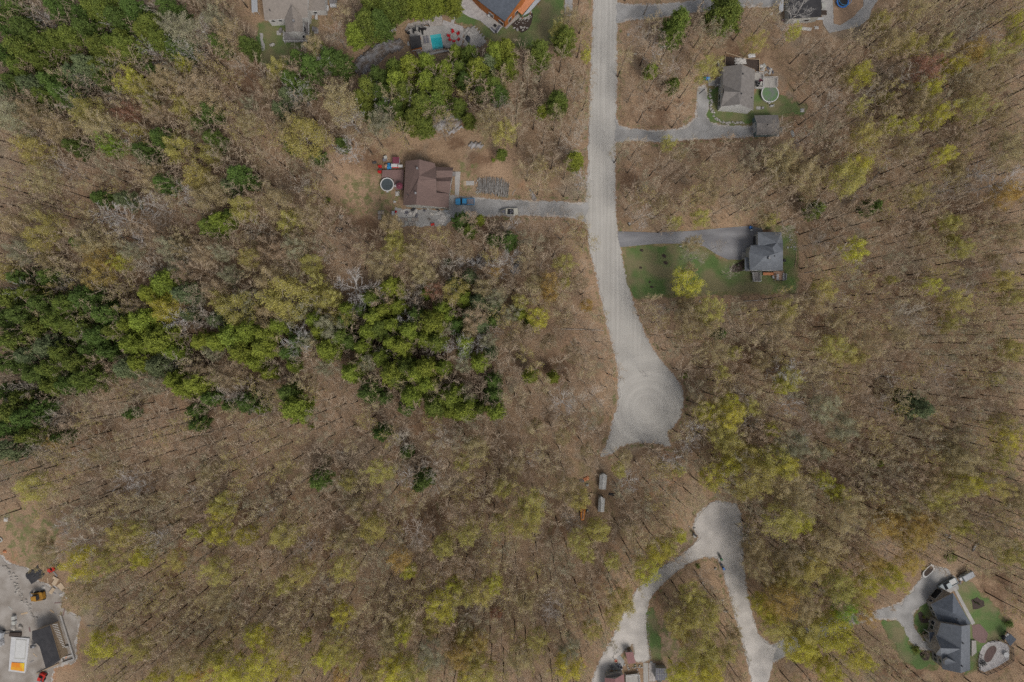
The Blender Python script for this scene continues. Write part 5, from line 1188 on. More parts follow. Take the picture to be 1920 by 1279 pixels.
crumpled(1446, 26, 1.0, .9, 'tarp_white', 'white_bag', 'round white bag left of the dark building', 'bag', 63, .5)
for i, (x0, y0, x1, y1) in enumerate([(1504,37,1521,36),(1526,36,1544,35),(1465,38,1476,39),(1502,41,1523,40)]):
    a, b = P(x0, y0), P(x1, y1); d = b - a; solo(MB().box(((a.x + b.x) / 2, (a.y + b.y) / 2, .02), (d.length, .7, .15), math.atan2(d.y, d.x)), 'timber_stack', ['deck_pale', 'plastic_white', 'deck_brown', 'deck_pale'][i], ['pale board stack along the foot of the dark building', 'white board stack at the right foot of the dark building', 'reddish board stack at the left foot of the dark building', 'lower pale board stack below the dark building'][i], 'board stack', 'board stacks by the dark building')
boulders([(1533,52,2.5),(1468,37,3),(1447,54,2)], 'boulder', 'rock_pale', ['small pale rock by the striped white sheet', 'small pale rock near the reddish boards', 'small pale rock in the wood left of the white tarp'], 'boulder', None, 70)

# ================================================================== E: grey-roofed house with round green pool
p = P(1385, 165); hE = thing('house', 'white house with grey shingle roof, left of the round green pool', 'house', (p.x, p.y, 0))
roof(hE, [[(1355.6,125,4.8),(1391.5,121,7.4),(1389,173,7.3),(1384.4,173,7.3),(1356,159,4.8)],
          [(1391.5,121,7.4),(1415.7,130.8,4.8),(1412.6,206.8,4.8),(1388,196,7.4),(1389,173,7.3)],
          [(1356,159,4.8),(1384.4,173,7.3),(1357.7,171.5,6.6)],
          [(1357.7,171.5,6.6),(1384.4,173,7.3),(1352,199.8,4.8)],
          [(1384.4,173,7.3),(1389,173,7.3),(1388,196,7.4),(1352,199.8,4.8)]], 'roof_grey')
we = [corner(1354.5,198,4.8), corner(1388,194.5,7.3), corner(1411,204,4.8), corner(1413.5,133,4.8), corner(1391.5,123,7.3), corner(1358,127,4.8)]
walls(hE, we, 'siding_white')
on_wall(hE, we[0], we[1], .8, 5.2, .35, .4, 'window')
on_wall(hE, we[5], we[0], .68, 1.0, 1.6, 1.2, 'window'); on_wall(hE, we[5], we[0], .85, 1.0, 1.4, 1.3, 'window'); on_wall(hE, we[5], we[0], .42, .2, 1.0, 2.1, 'door', pane='plastic_white')
on_wall(hE, we[2], we[3], .5, 1.0, 1.2, 1.0, 'window'); on_wall(hE, we[2], we[3], .75, .9, 1.8, 2.0, 'window')
vent(hE, 1393, 139, 7.2, .2); vent(hE, 1390, 176, 7.3, .2); vent(hE, 1409.5, 184, 5.3)
deck(hE, [(1343,148),(1343,161),(1354,160),(1354,146)], 1.0, 'deck_grey', 'trim_white', 'porch', open_edges=(0, 2))
deck(hE, [(1415,137),(1430,139),(1430,167),(1415,166)], 1.2, 'deck_pale', 'trim_white', open_edges=(3,))
deck(hE, [(1430,147),(1456,146),(1456,164),(1430,164)], 1.3, 'deck_pale', 'trim_white', 'pool_deck_part', open_edges=(2, 3))
slab('path', [(1328,150),(1344,150),(1344,161),(1328,161)], 'concrete', 'paved path from the grey-roofed house porch to its driveway', z=.06)
pool_round(1444, 175.5, 32, 'pool_cover_green', 'round above-ground pool with green cover right of the grey-roofed house', 'siding_grey')
p = P(1436, 234); sh = thing('garage', 'small detached garage with dark grey roof and white door below the green pool', 'garage', (p.x, p.y, 0))
roof(sh, [[(1414.5,216.5,2.9),(1459,215.5,2.9),(1461.5,231.5,4.0),(1419,231,4.0)], [(1419,231,4.0),(1461.5,231.5,4.0),(1461,252,2.7),(1418.5,253.5,2.7)]], 'roof_grey', 'trim_white')
wsh = [corner(1416.5,217.5,2.9), corner(1420,231,3.9), corner(1419.5,252,2.8), corner(1460,251,2.8), corner(1460,231.5,3.9), corner(1458,217,2.9)]
walls(sh, wsh, 'siding_teal'); on_wall(sh, wsh[0], wsh[2], .55, .05, 2.6, 2.1, 'garage_door', pane='plastic_white'); vent(sh, 1439, 234, 3.9)
fr = P(1392, 108); tf = thing('timber_framework', 'thin unfinished timber frame behind the grey-roofed house', 'timber frame', (fr.x, fr.y, 0))
for a, b in (((1360,105),(1360,124)),((1424,111),(1424,136)),((1362,99),(1385,106)),((1385,106),(1402,110)),((1402,110),(1424,111))):
    u, v = P(*a, .5), P(*b, .5); u.z = v.z = .45; MB().tube([u, v], .13, 4).build('beam', 'lumber', tf)
for q in ((1360,105),(1362,99),(1402,110),(1424,111)): v = P(*q, .4); MB().box((v.x, v.y, 0), (.18, .18, .6)).build('post', 'lumber', tf)
slab('bare_soil', [(1360,106),(1400,110),(1424,112),(1424,136),(1414,130),(1392,121),(1360,124)], 'mulch', 'brown dug soil behind the grey-roofed house', z=.04, jit=1)
crumpled(1388.5, 114.5, 3.4, 2.0, 'tarp_white', 'white_sheet', 'large white sheet against the back of the grey-roofed house', 'sheet', 71, .4)
crumpled(1409.5, 104.5, 2.2, 1.2, 'plastic_white', 'white_board', 'white board lying across the timber frame corner', 'board', 72, .3, .2)
crumpled(1347.5, 121, .5, 1.9, 'tarp_white', 'white_tarp', 'narrow white strip of tarp left of the grey-roofed house', 'tarp', 73, .25, .2)
for i, (x, y, a, b, m) in enumerate([(1427,124,1.2,.9,'tarp_white'),(1433,123,1.0,1.2,'siding_grey'),(1431,130,1.3,.8,'tarp_white'),(1440,128,1.0,.7,'fabric_grey'),(1445,131,.8,1.1,'tarp_white'),(1436,136,1.1,.8,'deck_pale'),(1443,137,.9,.7,'siding_white'),(1449,135,1.1,.5,'fabric_grey'),(1427,131,.8,.8,'rock_pale')]):
    crumpled(x, y, a, b, m, 'scrap_sheet', ['white scrap sheet at the top left of the junk heap', 'grey scrap sheet at the top of the junk heap', 'white scrap sheet amid the junk heap above the pool deck', 'dark scrap sheet amid the junk heap', 'white scrap sheet at the right of the junk heap', 'wooden scrap sheet at the bottom of the junk heap', 'pale scrap sheet just above the pool deck', 'dark scrap sheet rightmost in the junk heap', 'stone-coloured scrap sheet at the left of the junk heap'][i], 'scrap', 80 + i, .35, i * .7, 'junk heap by the grey-roofed house')
for i, (x, y, m) in enumerate([(1418,155,'plastic_black'),(1422,158,'plastic_white'),(1425,152,'fabric_burgundy'),(1419,161,'plastic_black'),(1427,159,'siding_grey')]):
    chair(x, y, i * 1.3, m, ['black deck chair nearest the grey-roofed house wall', 'white deck chair in the middle of the small deck', 'dark red deck chair on the small deck', 'black deck chair at the lower edge of the small deck', 'grey deck chair on the small deck near the pool'][i], 'deck chairs by the grey-roofed house', 1.2, 'deck_chair')
bin_(1319.5, 149, 'plastic_green', 'plastic_green', 'green wheelie bin left of two at the grey-roofed house drive', 'bins by the grey-roofed house'); bin_(1324, 149, 'plastic_blue', 'plastic_blue', 'blue wheelie bin beside the green one at the grey-roofed house drive', 'bins by the grey-roofed house')
junk_box(1327.5, 149, (.7, .8, 1.0), 'tarp_blue', 'recycling_box', 'second blue bin, right of the other, at the grey-roofed house drive', 'bin', .1, group='bins by the grey-roofed house')
crumpled(1445.5, 199, .9, .7, 'plastic_white', 'pool_filter', 'white pool filter on the grass below the green pool', 'pool filter', 91, .7); crumpled(1449.5, 198, .6, .6, 'plastic_white', 'pool_pump', 'smaller white pump right of the pool filter', 'pump', 92, .6)
slab('paving', [(1418,200),(1426,200),(1426,205.5),(1418,205.5)], 'concrete', 'small pale paving slab below the deck of the grey-roofed house', z=.09)
solo(MB().box((P(1429.5,203).x, P(1429.5,203).y, 0), (.9, .7, .5), taper=.8), 'compost_bin', 'rock_grey', 'grey box beside the small paving slab', 'box')
crumpled(1504.5, 207, 1.2, 1.1, 'plastic_white', 'white_sheet', 'white rag on the right tip of the lawn', 'sheet', 93, .3); crumpled(1485, 248, .9, 1.1, 'siding_white', 'white_crate', 'white crate stack in the wood right of the garage, upper one', 'crate', 94, .5, .4); crumpled(1487, 254, .9, 1.1, 'siding_white', 'white_crate', 'white crate stack in the wood right of the garage, lower one', 'crate', 95, .5, .4)
crumpled(1464.5, 244, .8, 1.5, 'siding_grey', 'blue_grey_barrel_stack', 'pale blue-grey heap against the right wall of the garage', 'scrap', 96, .7); crumpled(1457, 254.5, 1.1, .6, 'plastic_white', 'white_sack', 'white sack at the lower right corner of the garage', 'sack', 97, .5)
stone_border([(1331,168),(1333,185),(1332,202),(1338,218),(1348,228),(1365,231),(1382,230),(1394,231)], 60, 'row of grey stones edging the lawn of the grey-roofed house', 43)
solo(MB().tube([(P(1311,176).x, P(1311,176).y, .12), (P(1322,167).x, P(1322,167).y, .12)], .12, 6), 'pipe', 'trim_dark', 'dark pipe lying on the gravel left of the grey-roofed house', 'pipe')
boulders([(1200,51,5),(1191,102,6),(1178,66,6),(1180,420,6),(1276,462,5),(1312,565,4),(1240,120,5)], 'boulder', 'rock_pale', ['white boulder right of the road near the top driveway', 'grey boulder right of the road, in brush', 'pale boulder closest to the road near the top driveway', 'pale boulder by the pole above the asphalt driveway', 'white boulder on the lower edge of the asphalt driveway', 'pale boulder below the bright yellow-green lawn tree', 'pale boulder in the brush left of the grey-roofed house'], 'boulder', None, 100)

# ================================================================== F: brown-roofed house
p = P(802, 345); hF = thing('house', 'house with wide brown shingle roof at the left end of the gravel driveway', 'house', (p.x, p.y, 0))
roof(hF, [[(760.6,302,4.3),(786,299,7.0),(786.3,329,7.0),(783,340,7.0),(780,384,7.0),(756,385,4.3)],
          [(786,299,7.0),(814.6,306,4.6),(817,312.5,4.5),(786.3,329,7.0)],
          [(786.3,329,7.0),(817,312.5,4.5),(817.5,336,6.7),(792,335,6.9)],
          [(786.3,329,7.0),(792,335,6.9),(783,340,7.0)],
          [(792,335,6.9),(817.5,336,6.7),(818,361,4.9),(842,363,3.6),(841.5,390,3.4),(780,384,7.0),(783,340,7.0)]], 'roof_brown', 'siding_grey')
roof(hF, [[(817.6,313,4.1),(850,314,4.1),(849,320,5.0),(817.8,320,5.0)], [(817.8,320,5.0),(849,320,5.0),(848,332,4.0),(818,334,4.0)],
          [(818,334,4.0),(848,332,4.0),(845.6,340,4.9),(818,340,4.9)], [(818,340,4.9),(845.6,340,4.9),(843,362.5,3.55),(818,360.5,3.55)]], 'roof_brown', 'siding_grey', 'porch_roof')
wf = [corner(758,383,4.3), corner(780,382,6.9), corner(840,388,3.4), corner(841,364,3.6), corner(846,333,3.9), corner(847,315,4.0), corner(818,313,4.3), corner(813.5,307,4.6), corner(786,301,6.9), corner(762.5,304,4.3)]
walls(hF, wf, 'siding_grey')
for t in (.2, .5, .8): on_wall(hF, wf[1], wf[2], t, 1.0, 1.1, 1.1, 'window')
on_wall(hF, wf[9], wf[0], .4, 1.2, 1.6, 2.0, 'window'); on_wall(hF, wf[3], wf[4], .6, .1, 1.0, 2.1, 'door', pane='deck_brown')
chimney(hF, 779.5, 362.5, 7.0); chimney(hF, 782.5, 316, 6.8); vent(hF, 765, 365.5, 5.3)
deck(hF, [(717,319),(757,318),(756,356),(742,356),(738,350),(738,336),(728,332),(716,333)], 1.0, 'deck_brown', None, 'deck', 'deck_brown')
pool_round(725.8, 346, 24.5, 'pool_cover_dark', 'round above-ground pool with dark cover at the left deck of the brown-roofed house', 'siding_white')
slab('path', [(853,322),(863.5,322),(860.5,367),(853,366)], 'concrete', 'straight concrete walk right of the brown-roofed house', z=.08)
MB().box((P(851,327).x, P(851,327).y, 0), (1.0, 1.2, .6)).build('entry_steps', 'deck_grey', hF)
pickup(872.2, 379.3, PI, 'car_blue', 'car_blue', 'fabric_grey', 'blue pickup truck with grey bed cover parked beside the brown-roofed house', 5.7)
boat(954.5, 398, PI, 'cream open motor boat with dark cockpit parked on the gravel driveway', 5.4, 2.1)
lp = P(920, 347); n = 0
pile = []
for i in range(48):
    x = 896 + i * 1.22 + rnd.uniform(-.4, .4); top = 332 + abs(i - 18) * .18 + rnd.uniform(-2, 2.5) + (max(0, i - 37) * .8); bot = 361 + i * .18 + rnd.uniform(-3, 3)
    lean = rnd.uniform(-1.4, 1.4) + (2.2 if i > 31 else 0); r_ = rnd.uniform(.085, .15); zz = r_ + (.28 if i % 2 else 0) + (.25 if 8 < i < 38 and i % 3 == 0 else 0)
    a, b = P(x - lean, bot), P(x + lean, top); a.z = b.z = zz
    mb = MB().tube([a, (a + b) / 2, b], [r_, r_ * .92, r_ * .7], 8)
    o = solo(mb, 'cut_log', 'log_bark', 'grey debarked log in the long pile right of the brown-roofed house', 'log', 'logs of the long log pile', at=(a.x, a.y, 0))
for i in range(22):
    x, y = 889 + rnd.uniform(0, 13), (rnd.uniform(334, 346) if i < 9 else rnd.uniform(353, 363)); q = P(x, y); a = rnd.uniform(0, 3.1); r_ = rnd.uniform(.12, .2)
    d = Vector((math.cos(a), math.sin(a), 0)) * .25; q.z = r_
    solo(MB().tube([q - d, q + d], r_, 9), 'firewood_log', 'rock_pale' if i % 3 == 0 else 'log_bark', 'short sawn firewood round at the left end of the log pile', 'log', 'firewood rounds by the log pile', at=(q.x, q.y, 0))
solo(MB().box((P(881.5,343.5).x, P(881.5,343.5).y, 0), (2.4, 1.3, .12)), 'plywood_sheet', 'concrete', 'grey and yellow plywood sheet left of the log pile', 'sheet')
solo(MB().box((P(872,344).x, P(872,344).y, 0), (1.0, 1.5, .10)), 'plywood_sheet', 'lumber', 'yellowish plywood piece against the grey sheet', 'sheet')
log(961, 366, 967, 355.5, .1, 'thin white birch stick above the motor boat', 'birch_stick', 'stick', 'rock_pale', branch=False)
p = P(742.5, 300.5); s2 = thing('garden_shed', 'tiny purple-brown roofed shed at the upper left of the brown-roofed house', 'shed', (p.x, p.y, 0))
roof(s2, [[(736,294.5,2.4),(748.5,294.5,2.2),(748.5,307,2.2),(736,307,2.4)]], 'fabric_burgundy', 'trim_white', th=.12); walls(s2, [corner(737,306.5,2.2), corner(748,306.5,2.2), corner(748,295.5,2.2), corner(737,295.5,2.2)], 'siding_white')
ws2 = [corner(737,306.5,2.2), corner(748,306.5,2.2)]; on_wall(s2, ws2[0], ws2[1], .5, .05, .8, 1.8, 'door', pane='deck_brown')
crumpled(729.5, 312, 1.3, 1.9, 'tarp_blue', 'blue_tarp', 'bright blue tarp on the deck edge above the dark round pool', 'tarp', 101, 1.3); crumpled(724.5, 311.5, .9, 1.0, 'deck_tan', 'cushion_pile', 'peach cushions left of the blue tarp', 'cushions', 102, 1.4)
for i, (x, y, ww, m, nm, lb, ct) in enumerate([(740,311.5,(1.9,.95),'plastic_white','garden_table','long white table right of the blue tarp','table'),(751.5,312.5,(1.3,.75),'plastic_white','garden_table','shorter white table nearest the brown-roofed house','table'),(742,314.8,(2.0,.3),'plastic_red','garden_bench','red bench below the long white table','bench')]):
    table(x, y, 1.0, m, lb, w=ww, cat=ct, name=nm, h=.72 if i < 2 else .45)
chair(714.2, 313.2, 0, 'plastic_red', 'red garden chair at the upper left corner of the brown deck', 'red chairs left of the brown deck', 0.02); chair(713.5, 323.5, 0, 'plastic_red', 'red garden chair below its twin at the left edge of the brown deck', 'red chairs left of the brown deck', 0.02)
table(713.8, 318, 0.02, 'trim_dark', 'dark low table between the two red chairs', w=(.9, .6), h=.45)
junk_box(723.5, 296, (.9, .8, .9), 'siding_grey', 'water_barrel', 'pale grey barrel left of the tiny shed', 'barrel', .2); junk_box(722, 300.5, (1.1, .8, .7), 'fabric_grey', 'storage_chest', 'dark chest below the pale grey barrel', 'chest', .1); junk_box(702.5, 305.3, (1.2, .6, .4), 'trim_dark', 'dark_crate', 'dark crate alone in the leaves left of the deck', 'crate', .1)
pU = P(748.5, 348, 3.2); um = thing('patio_umbrella', 'burgundy patio umbrella on the brown deck', 'umbrella', (pU.x, pU.y, 1.0))
MB().cyl(0, 0, 1.75, 2.2, 1.05, 8, .05).build('canopy', 'fabric_burgundy', um, world=False); MB().cyl(0, 0, 0, 2.3, .035, 8).build('pole', 'trim_white', um, world=False); MB().cyl(0, 0, 0, .1, .3, 12).build('base', 'trim_dark', um, world=False)
table(742.5, 349.5, 1.0, 'plastic_white', 'round white table between dark pool and umbrella', r=.36)
crumpled(745, 363, 1.3, 1.4, 'tarp_white', 'white_sheet', 'white plastic sheet below the brown deck', 'sheet', 103, .5); crumpled(740, 378.5, .8, .6, 'siding_white', 'white_chair_heap', 'small pale heap left of the brown-roofed house corner', 'scrap', 104, .4)
for i, (x, y, ww) in enumerate([(711.8,399.3,(.9,1.1)),(717.6,399.0,(.9,1.1)),(712.5,408.2,(1.0,1.25))]):
    q = P(x, y); t = thing('wooden_pallet', ['weathered pallet stack at the top left of three by the olive lawn', 'weathered pallet stack at the top right of three by the olive lawn', 'weathered pallet stack at the bottom of three by the olive lawn'][i], 'pallet', (q.x, q.y, 0), 0, 'pallets left of the yard')
    mb = MB(); [mb.box((-ww[0] / 2 + ww[0] * (k + .5) / 6, 0, .5), (ww[0] / 8, ww[1], .05)) for k in range(6)]; mb.build('slat', 'pallet_wood', t, world=False); mb = MB(); [mb.box((0, j * ww[1] * .42, 0), (ww[0], .12, .5)) for j in (-1, 0, 1)]; mb.build('bearer', 'pallet_wood', t, world=False)
junk_box(738, 403, (.75, 1.9, 1.1), 'tarp_blue', 'refrigerator', 'pale blue upright cabinet left of the scrap yard', 'cabinet', 0, lid='metal_roof'); crumpled(742.3, 397, .6, .7, 'plastic_red', 'red_bag', 'red bag above right of the pale blue cabinet', 'bag', 105, .6); crumpled(742, 405, .6, 1.4, 'fabric_burgundy', 'red_scrap', 'reddish scrap along the right side of the pale blue cabinet', 'scrap', 106, .4)
slab('yard_ground', [(742,388),(752,392),(844,394),(866,400),(862,408),(845,412),(835,424),(800,425),(744,424),(738,405)], 'drive_gravel', 'grey gravel working yard below the brown-roofed house', z=.05, jit=1.5)
k_ = 0
for row, y0 in enumerate((412, 419.5)):
    for j in range(6 if row == 0 else 5):
        x = 747.5 + j * 6.9 + row * 1.5; q = P(x, y0); ww, hh = rnd.uniform(.85, 1.05), rnd.uniform(.95, 1.15)
        t = thing('wooden_pallet', ['%s weathered pallet from the left in the %s pallet row of the yard' % (('first', 'second', 'third', 'fourth', 'fifth', 'sixth')[j], ('upper', 'lower')[row])][0], 'pallet', (q.x, q.y, 0), rnd.uniform(-.05, .05), 'pallet rows in the yard')
        mb = MB(); [mb.box((-ww / 2 + ww * (k + .5) / 6, 0, .3), (ww / 8, hh, .04)) for k in range(6)]; mb.build('slat', 'siding_grey' if (j + row) % 3 == 0 else 'pallet_wood', t, world=False); mb = MB(); [mb.box((0, i2 * hh * .42, 0), (ww, .1, .3)) for i2 in (-1, 0, 1)]; mb.build('bearer', 'pallet_wood', t, world=False)
JN = [(755.5,396,1.7,.8,'tarp_white','white rounded sheet below the left corner of the brown roof'),(762,398.5,1.2,.9,'fabric_grey','dark sheet right of the white rounded one'),(775,393,1.6,.9,'trim_dark','dark cover close under the brown roof'),(769,400,1.1,1.0,'tarp_white','crumpled white sheet right of the dark sheet'),(778,398.5,2.2,.9,'tarp_white','largest white sheet in the middle of the yard'),(781,404,1.2,.8,'fabric_grey','dark scrap below the largest white sheet'),(763,405.5,.5,.9,'plastic_white','thin white scrap above the pallet rows'),(801.5,391,1.0,.5,'plastic_white','white strip close under the brown roof'),(796,395,.8,.7,'fabric_grey','dark round scrap under the brown roof'),(810,401,1.3,1.0,'tarp_white','square white sheet, left of two right of the yard middle'),(817,401,1.0,.9,'siding_white','pale sheet right of the square white one'),(824,399,1.5,1.1,'tarp_white','white sheet above the large torn sheet'),(830,410,3.0,2.4,'tarp_white','large torn white sheet at the lower right of the yard'),(841,404,1.1,1.7,'siding_white','upright pale scrap right of the large torn sheet'),(836,396,.7,1.2,'metal_roof','bluish scrap under the right corner of the brown roof'),(845,403,.9,1.3,'tarp_white','white sheet at the driveway end of the yard'),(805,411.5,1.1,.7,'rock_grey','small dark frame in the open yard'),(820,393,1.2,.4,'trim_dark','dark strip under the brown roof right part'),(840,387,.6,.5,'trim_dark','dark pot at the right corner of the brown roof'),(861,406.5,1.2,.6,'tarp_white','pale scrap beside the driveway, below the pickup'),(868,406,.8,.5,'plastic_white','small white scrap furthest right below the pickup')]
for i, (x, y, a, b, m, lb) in enumerate(JN): crumpled(x, y, a, b, m, 'scrap_sheet', lb, 'scrap', 120 + i, .45, i * .37 - .4, 'scrap in the yard of the brown-roofed house')
junk_box(811.5, 421.5, (1.1, .6, .7), 'machine_red', 'garden_cart', 'red garden cart at the lower edge of the yard', 'cart', .2)
stone_border([(843,409),(870,410),(900,408)], 10, 'few pale stones along the driveway below the pickup', 44, dia=(1.5, 3)); boulders([(879,408.5,4)], 'boulder', 'rock_pale', 'round pale boulder by the bright green bush below the driveway', 'boulder', None, 130)
crumpled(639.5, 407, 1.3, 1.2, 'rock_pale', 'ash_heap', 'pale round ash heap on the olive lawn left of the brown-roofed house', 'heap', 131, .3); junk_box(636, 431, (2.0, 1.2, .4), 'trim_dark', 'brush_box', 'dark frame box in the leaves below the olive lawn', 'box', -.1); junk_box(662, 432, (2.4, 1.2, .35), 'lumber', 'plank_box', 'low brown plank box right of the dark frame box', 'box', .1)
stone_border([(1000,374),(1030,379),(1068,383)], 26, 'row of small pale stones along the upper edge of the gravel driveway', 45, dia=(1.3, 2.8), wid=1.5)
outcrop([(991,354),(998,355),(1005,368),(1006,378),(998,376),(994,366)], 'dark flat rock above the gravel driveway, right of the log pile', 10, .25, 'rock_grey')
log(1059, 413, 1068, 424, .16, 'short broken pale log below the gravel driveway', branch=False)
outcrop([(893,492),(897,478),(906,474),(914,480),(916,492),(908,500),(902,506),(896,500)], 'rounded blue-grey rock in the wood below the driveway, left of two', 11, 1.3, 'rock_grey')
outcrop([(880,488),(888,480),(890,494),(884,500)], 'small blue-grey rock left of the rounded one', 12, .6, 'rock_grey')
outcrop([(960,500),(972,486),(980,485),(980,500),(972,512),(964,517),(956,512)], 'blue-grey rock in the wood left of the golden trees', 13, 1.1, 'rock_grey')
boulders([(990,545,4),(1043,492,4)], 'boulder', 'rock_grey', ['grey boulder above the bright yellow-green tree left of the road', 'dark boulder among the golden trees left of the road'], 'boulder', None, 140)

# ================================================================== G: slate house with asphalt driveway
p = P(1437, 472); hG = thing('house', 'bungalow with a blue-grey slate-coloured roof at the end of the asphalt driveway', 'house', (p.x, p.y, 0))
roof(hG, [[(1406.3,507.3,4.6),(1467.9,507.3,4.6),(1468.2,470,7.0),(1440,480,7.3),(1434.4,480.4,7.2),(1427,489,6.6)],
          [(1404.5,474.5,5.4),(1427,489,6.6),(1406.3,507.3,4.6)],
          [(1408,459.8,5.0),(1434.4,480.4,7.2),(1427,489,6.6),(1404.5,474.5,5.4)],
          [(1408,459.8,5.0),(1432.7,459.8,5.0),(1452,474.5,7.0),(1440,480,7.3),(1434.4,480.4,7.2)],
          [(1421,435.2,4.8),(1465,435.2,4.8),(1456.7,455,6.6),(1448.5,464,6.9),(1452,474.5,7.0),(1432.7,459.8,5.0),(1421,459.8,5.0)],
          [(1465,435.2,4.8),(1468,455.2,4.8),(1456.7,455,6.6)],
          [(1456.7,455,6.6),(1468,455.2,4.8),(1468.2,470,7.0),(1452,474.5,7.0),(1448.5,464,6.9)],
          [(1440,480,7.3),(1468.2,470,7.0),(1452,474.5,7.0)]], 'roof_slate', 'trim_white')
wG = [corner(1408,506,4.6), corner(1466,506,4.6), corner(1466.5,456,4.7), corner(1464,437,4.7), corner(1423,437,4.7), corner(1423,458,4.9), corner(1410,461,4.9), corner(1407,475,5.2)]
walls(hG, wG, 'siding_grey')
on_wall(hG, wG[4], wG[5], .5, .1, 2.6, 2.3, 'garage_door', pane='trim_dark'); on_wall(hG, wG[7], wG[0], .3, .2, 1.0, 2.1, 'door', pane='deck_brown'); on_wall(hG, wG[7], wG[0], .7, 1.0, 1.4, 1.2, 'window')
on_wall(hG, wG[0], wG[1], .2, 1.0, 1.4, 1.2, 'window'); on_wall(hG, wG[0], wG[1], .55, .3, 1.8, 2.0, 'window')
chimney(hG, 1441.5, 484, 7.2); vent(hG, 1452, 480.5, 6.8)
roof(hG, [[(1396.5,483,3.2),(1406,482,3.4),(1406,507.3,3.4),(1396.5,507.3,3.2)]], 'roof_slate', 'trim_white', 'porch_roof', .15)
for q in ((1397.5,484),(1397.5,506)): v = P(*q, 3); MB().box((v.x, v.y, 0), (.15, .15, 3.0)).build('post', 'trim_white', hG)
MB().box((P(1394,480).x, P(1394,480).y, 0), (1.1, 2.1, .45)).build('entry_steps', 'concrete', hG)
deck(hG, [(1410,510),(1425,510),(1425,528),(1412,528)], .8, 'deck_grey', 'trim_white', 'deck', open_edges=(0,))
deck(hG, [(1431,511),(1451,511),(1451,516),(1431,516)], .9, 'deck_orange', None, 'stair_deck')
deck(hG, [(1451,509),(1470,509),(1470,526),(1454,526)], 1.0, 'deck_tan', 'trim_dark', 'dining_deck', open_edges=(0, 3))
for i, (x, y) in enumerate([(1457.5,517),(1457.5,523),(1469,515.5),(1468.5,519.5),(1468.5,523)]): chair(x, y, 0 if i < 2 else PI, 'plastic_white', ['white chair at the upper left of the tan deck', 'white chair at the lower left of the tan deck', 'white chair at the upper right of the tan deck', 'white chair in the middle right of the tan deck', 'white chair at the lower right of the tan deck'][i], 'white chairs on the tan deck', 1.0, 'deck_chair')
pool_q = P(1450, 519.5); ht = thing('hot_tub', 'small round white tub left of the tan deck', 'hot tub', (pool_q.x, pool_q.y, 0)); MB().cyl(0, 0, 0, .7, .55, 18).build('tub', 'siding_grey', ht, world=False); MB().cyl(0, 0, .7, .78, .5, 18).build('cover', 'plastic_white', ht, world=False)
bin_(1405.3, 427.3, 'plastic_blue', 'plastic_blue', 'blue wheelie bin at the top corner of the asphalt driveway', 'bins at the asphalt driveway'); bin_(1408.3, 427.8, 'plastic_blue', 'car_navy', 'dark-lidded blue bin, right of its twin at the asphalt driveway', 'bins at the asphalt driveway'); junk_box(1408, 431.8, (.6, .5, .5), 'siding_white', 'recycling_box', 'pale box below the two blue bins at the asphalt driveway', 'box')
slab('flower_bed', [(1369,506),(1374,498),(1385,492),(1395,488),(1396,506),(1385,510),(1374,511)], 'mulch', 'dark rounded mulch bed left of the slate-roofed house', z=.06, jit=.6)
for i, (x, y, d) in enumerate([(1384,497,3.5),(1372,503,5),(1381,506,4),(1393,495,3),(1395,503,4)]): place('shrub', x, y, d, PT[(2, 3)[i % 2]])
boulders([(1384,497.5,2.6),(1370.5,506,3)], 'boulder', 'rock_pale', ['white stone in the dark mulch bed', 'grey stone at the left edge of the dark mulch bed'], 'boulder', None, 150)
stone_border([(1478,432),(1480,442),(1483,452),(1490,462),(1492,470)], 30, 'pale stones scattered right of the slate-roofed house', 46, dia=(1.5, 3.6), wid=4)
log(1490, 501, 1493, 470, .14, 'thin pale pole lying right of the slate-roofed house', 'timber_pole', 'pole', 'lumber', branch=False); crumpled(1477, 464, .6, .6, 'plastic_white', 'white_pot', 'white pot left of two right of the slate-roofed house', 'pot', 151, .4); crumpled(1483, 463.5, .5, .5, 'plastic_white', 'white_pot', 'white pot right of its twin beside the slate-roofed house', 'pot', 152, .4)
junk_box(1470, 489, (.6, .7, .8), 'trim_dark', 'heat_pump', 'small dark box on the right wall of the slate-roofed house', 'heat pump')
for i, (x, y, a, b) in enumerate([(1203,469.5,6,6),(1245,480,8,7),(1248,493,10,6),(1201,502,5,5),(1218,529,5,4),(1222,538,8,4)]):
    q = P(x, y); o = MB().rock((q.x, q.y, .02), (a * S, b * S, .3), 160 + i); solo(o, 'soil_mound', 'mulch', ['small dark soil mound nearest the asphalt driveway mouth', 'dark soil mound in the middle of the lawn, upper one', 'wide dark soil mound in the middle of the lawn, lower one', 'dark soil mound near the road edge of the lawn', 'small dark soil mound low on the lawn', 'dark soil mound lowest on the lawn'][i], 'soil mound', 'soil mounds on the lawn')

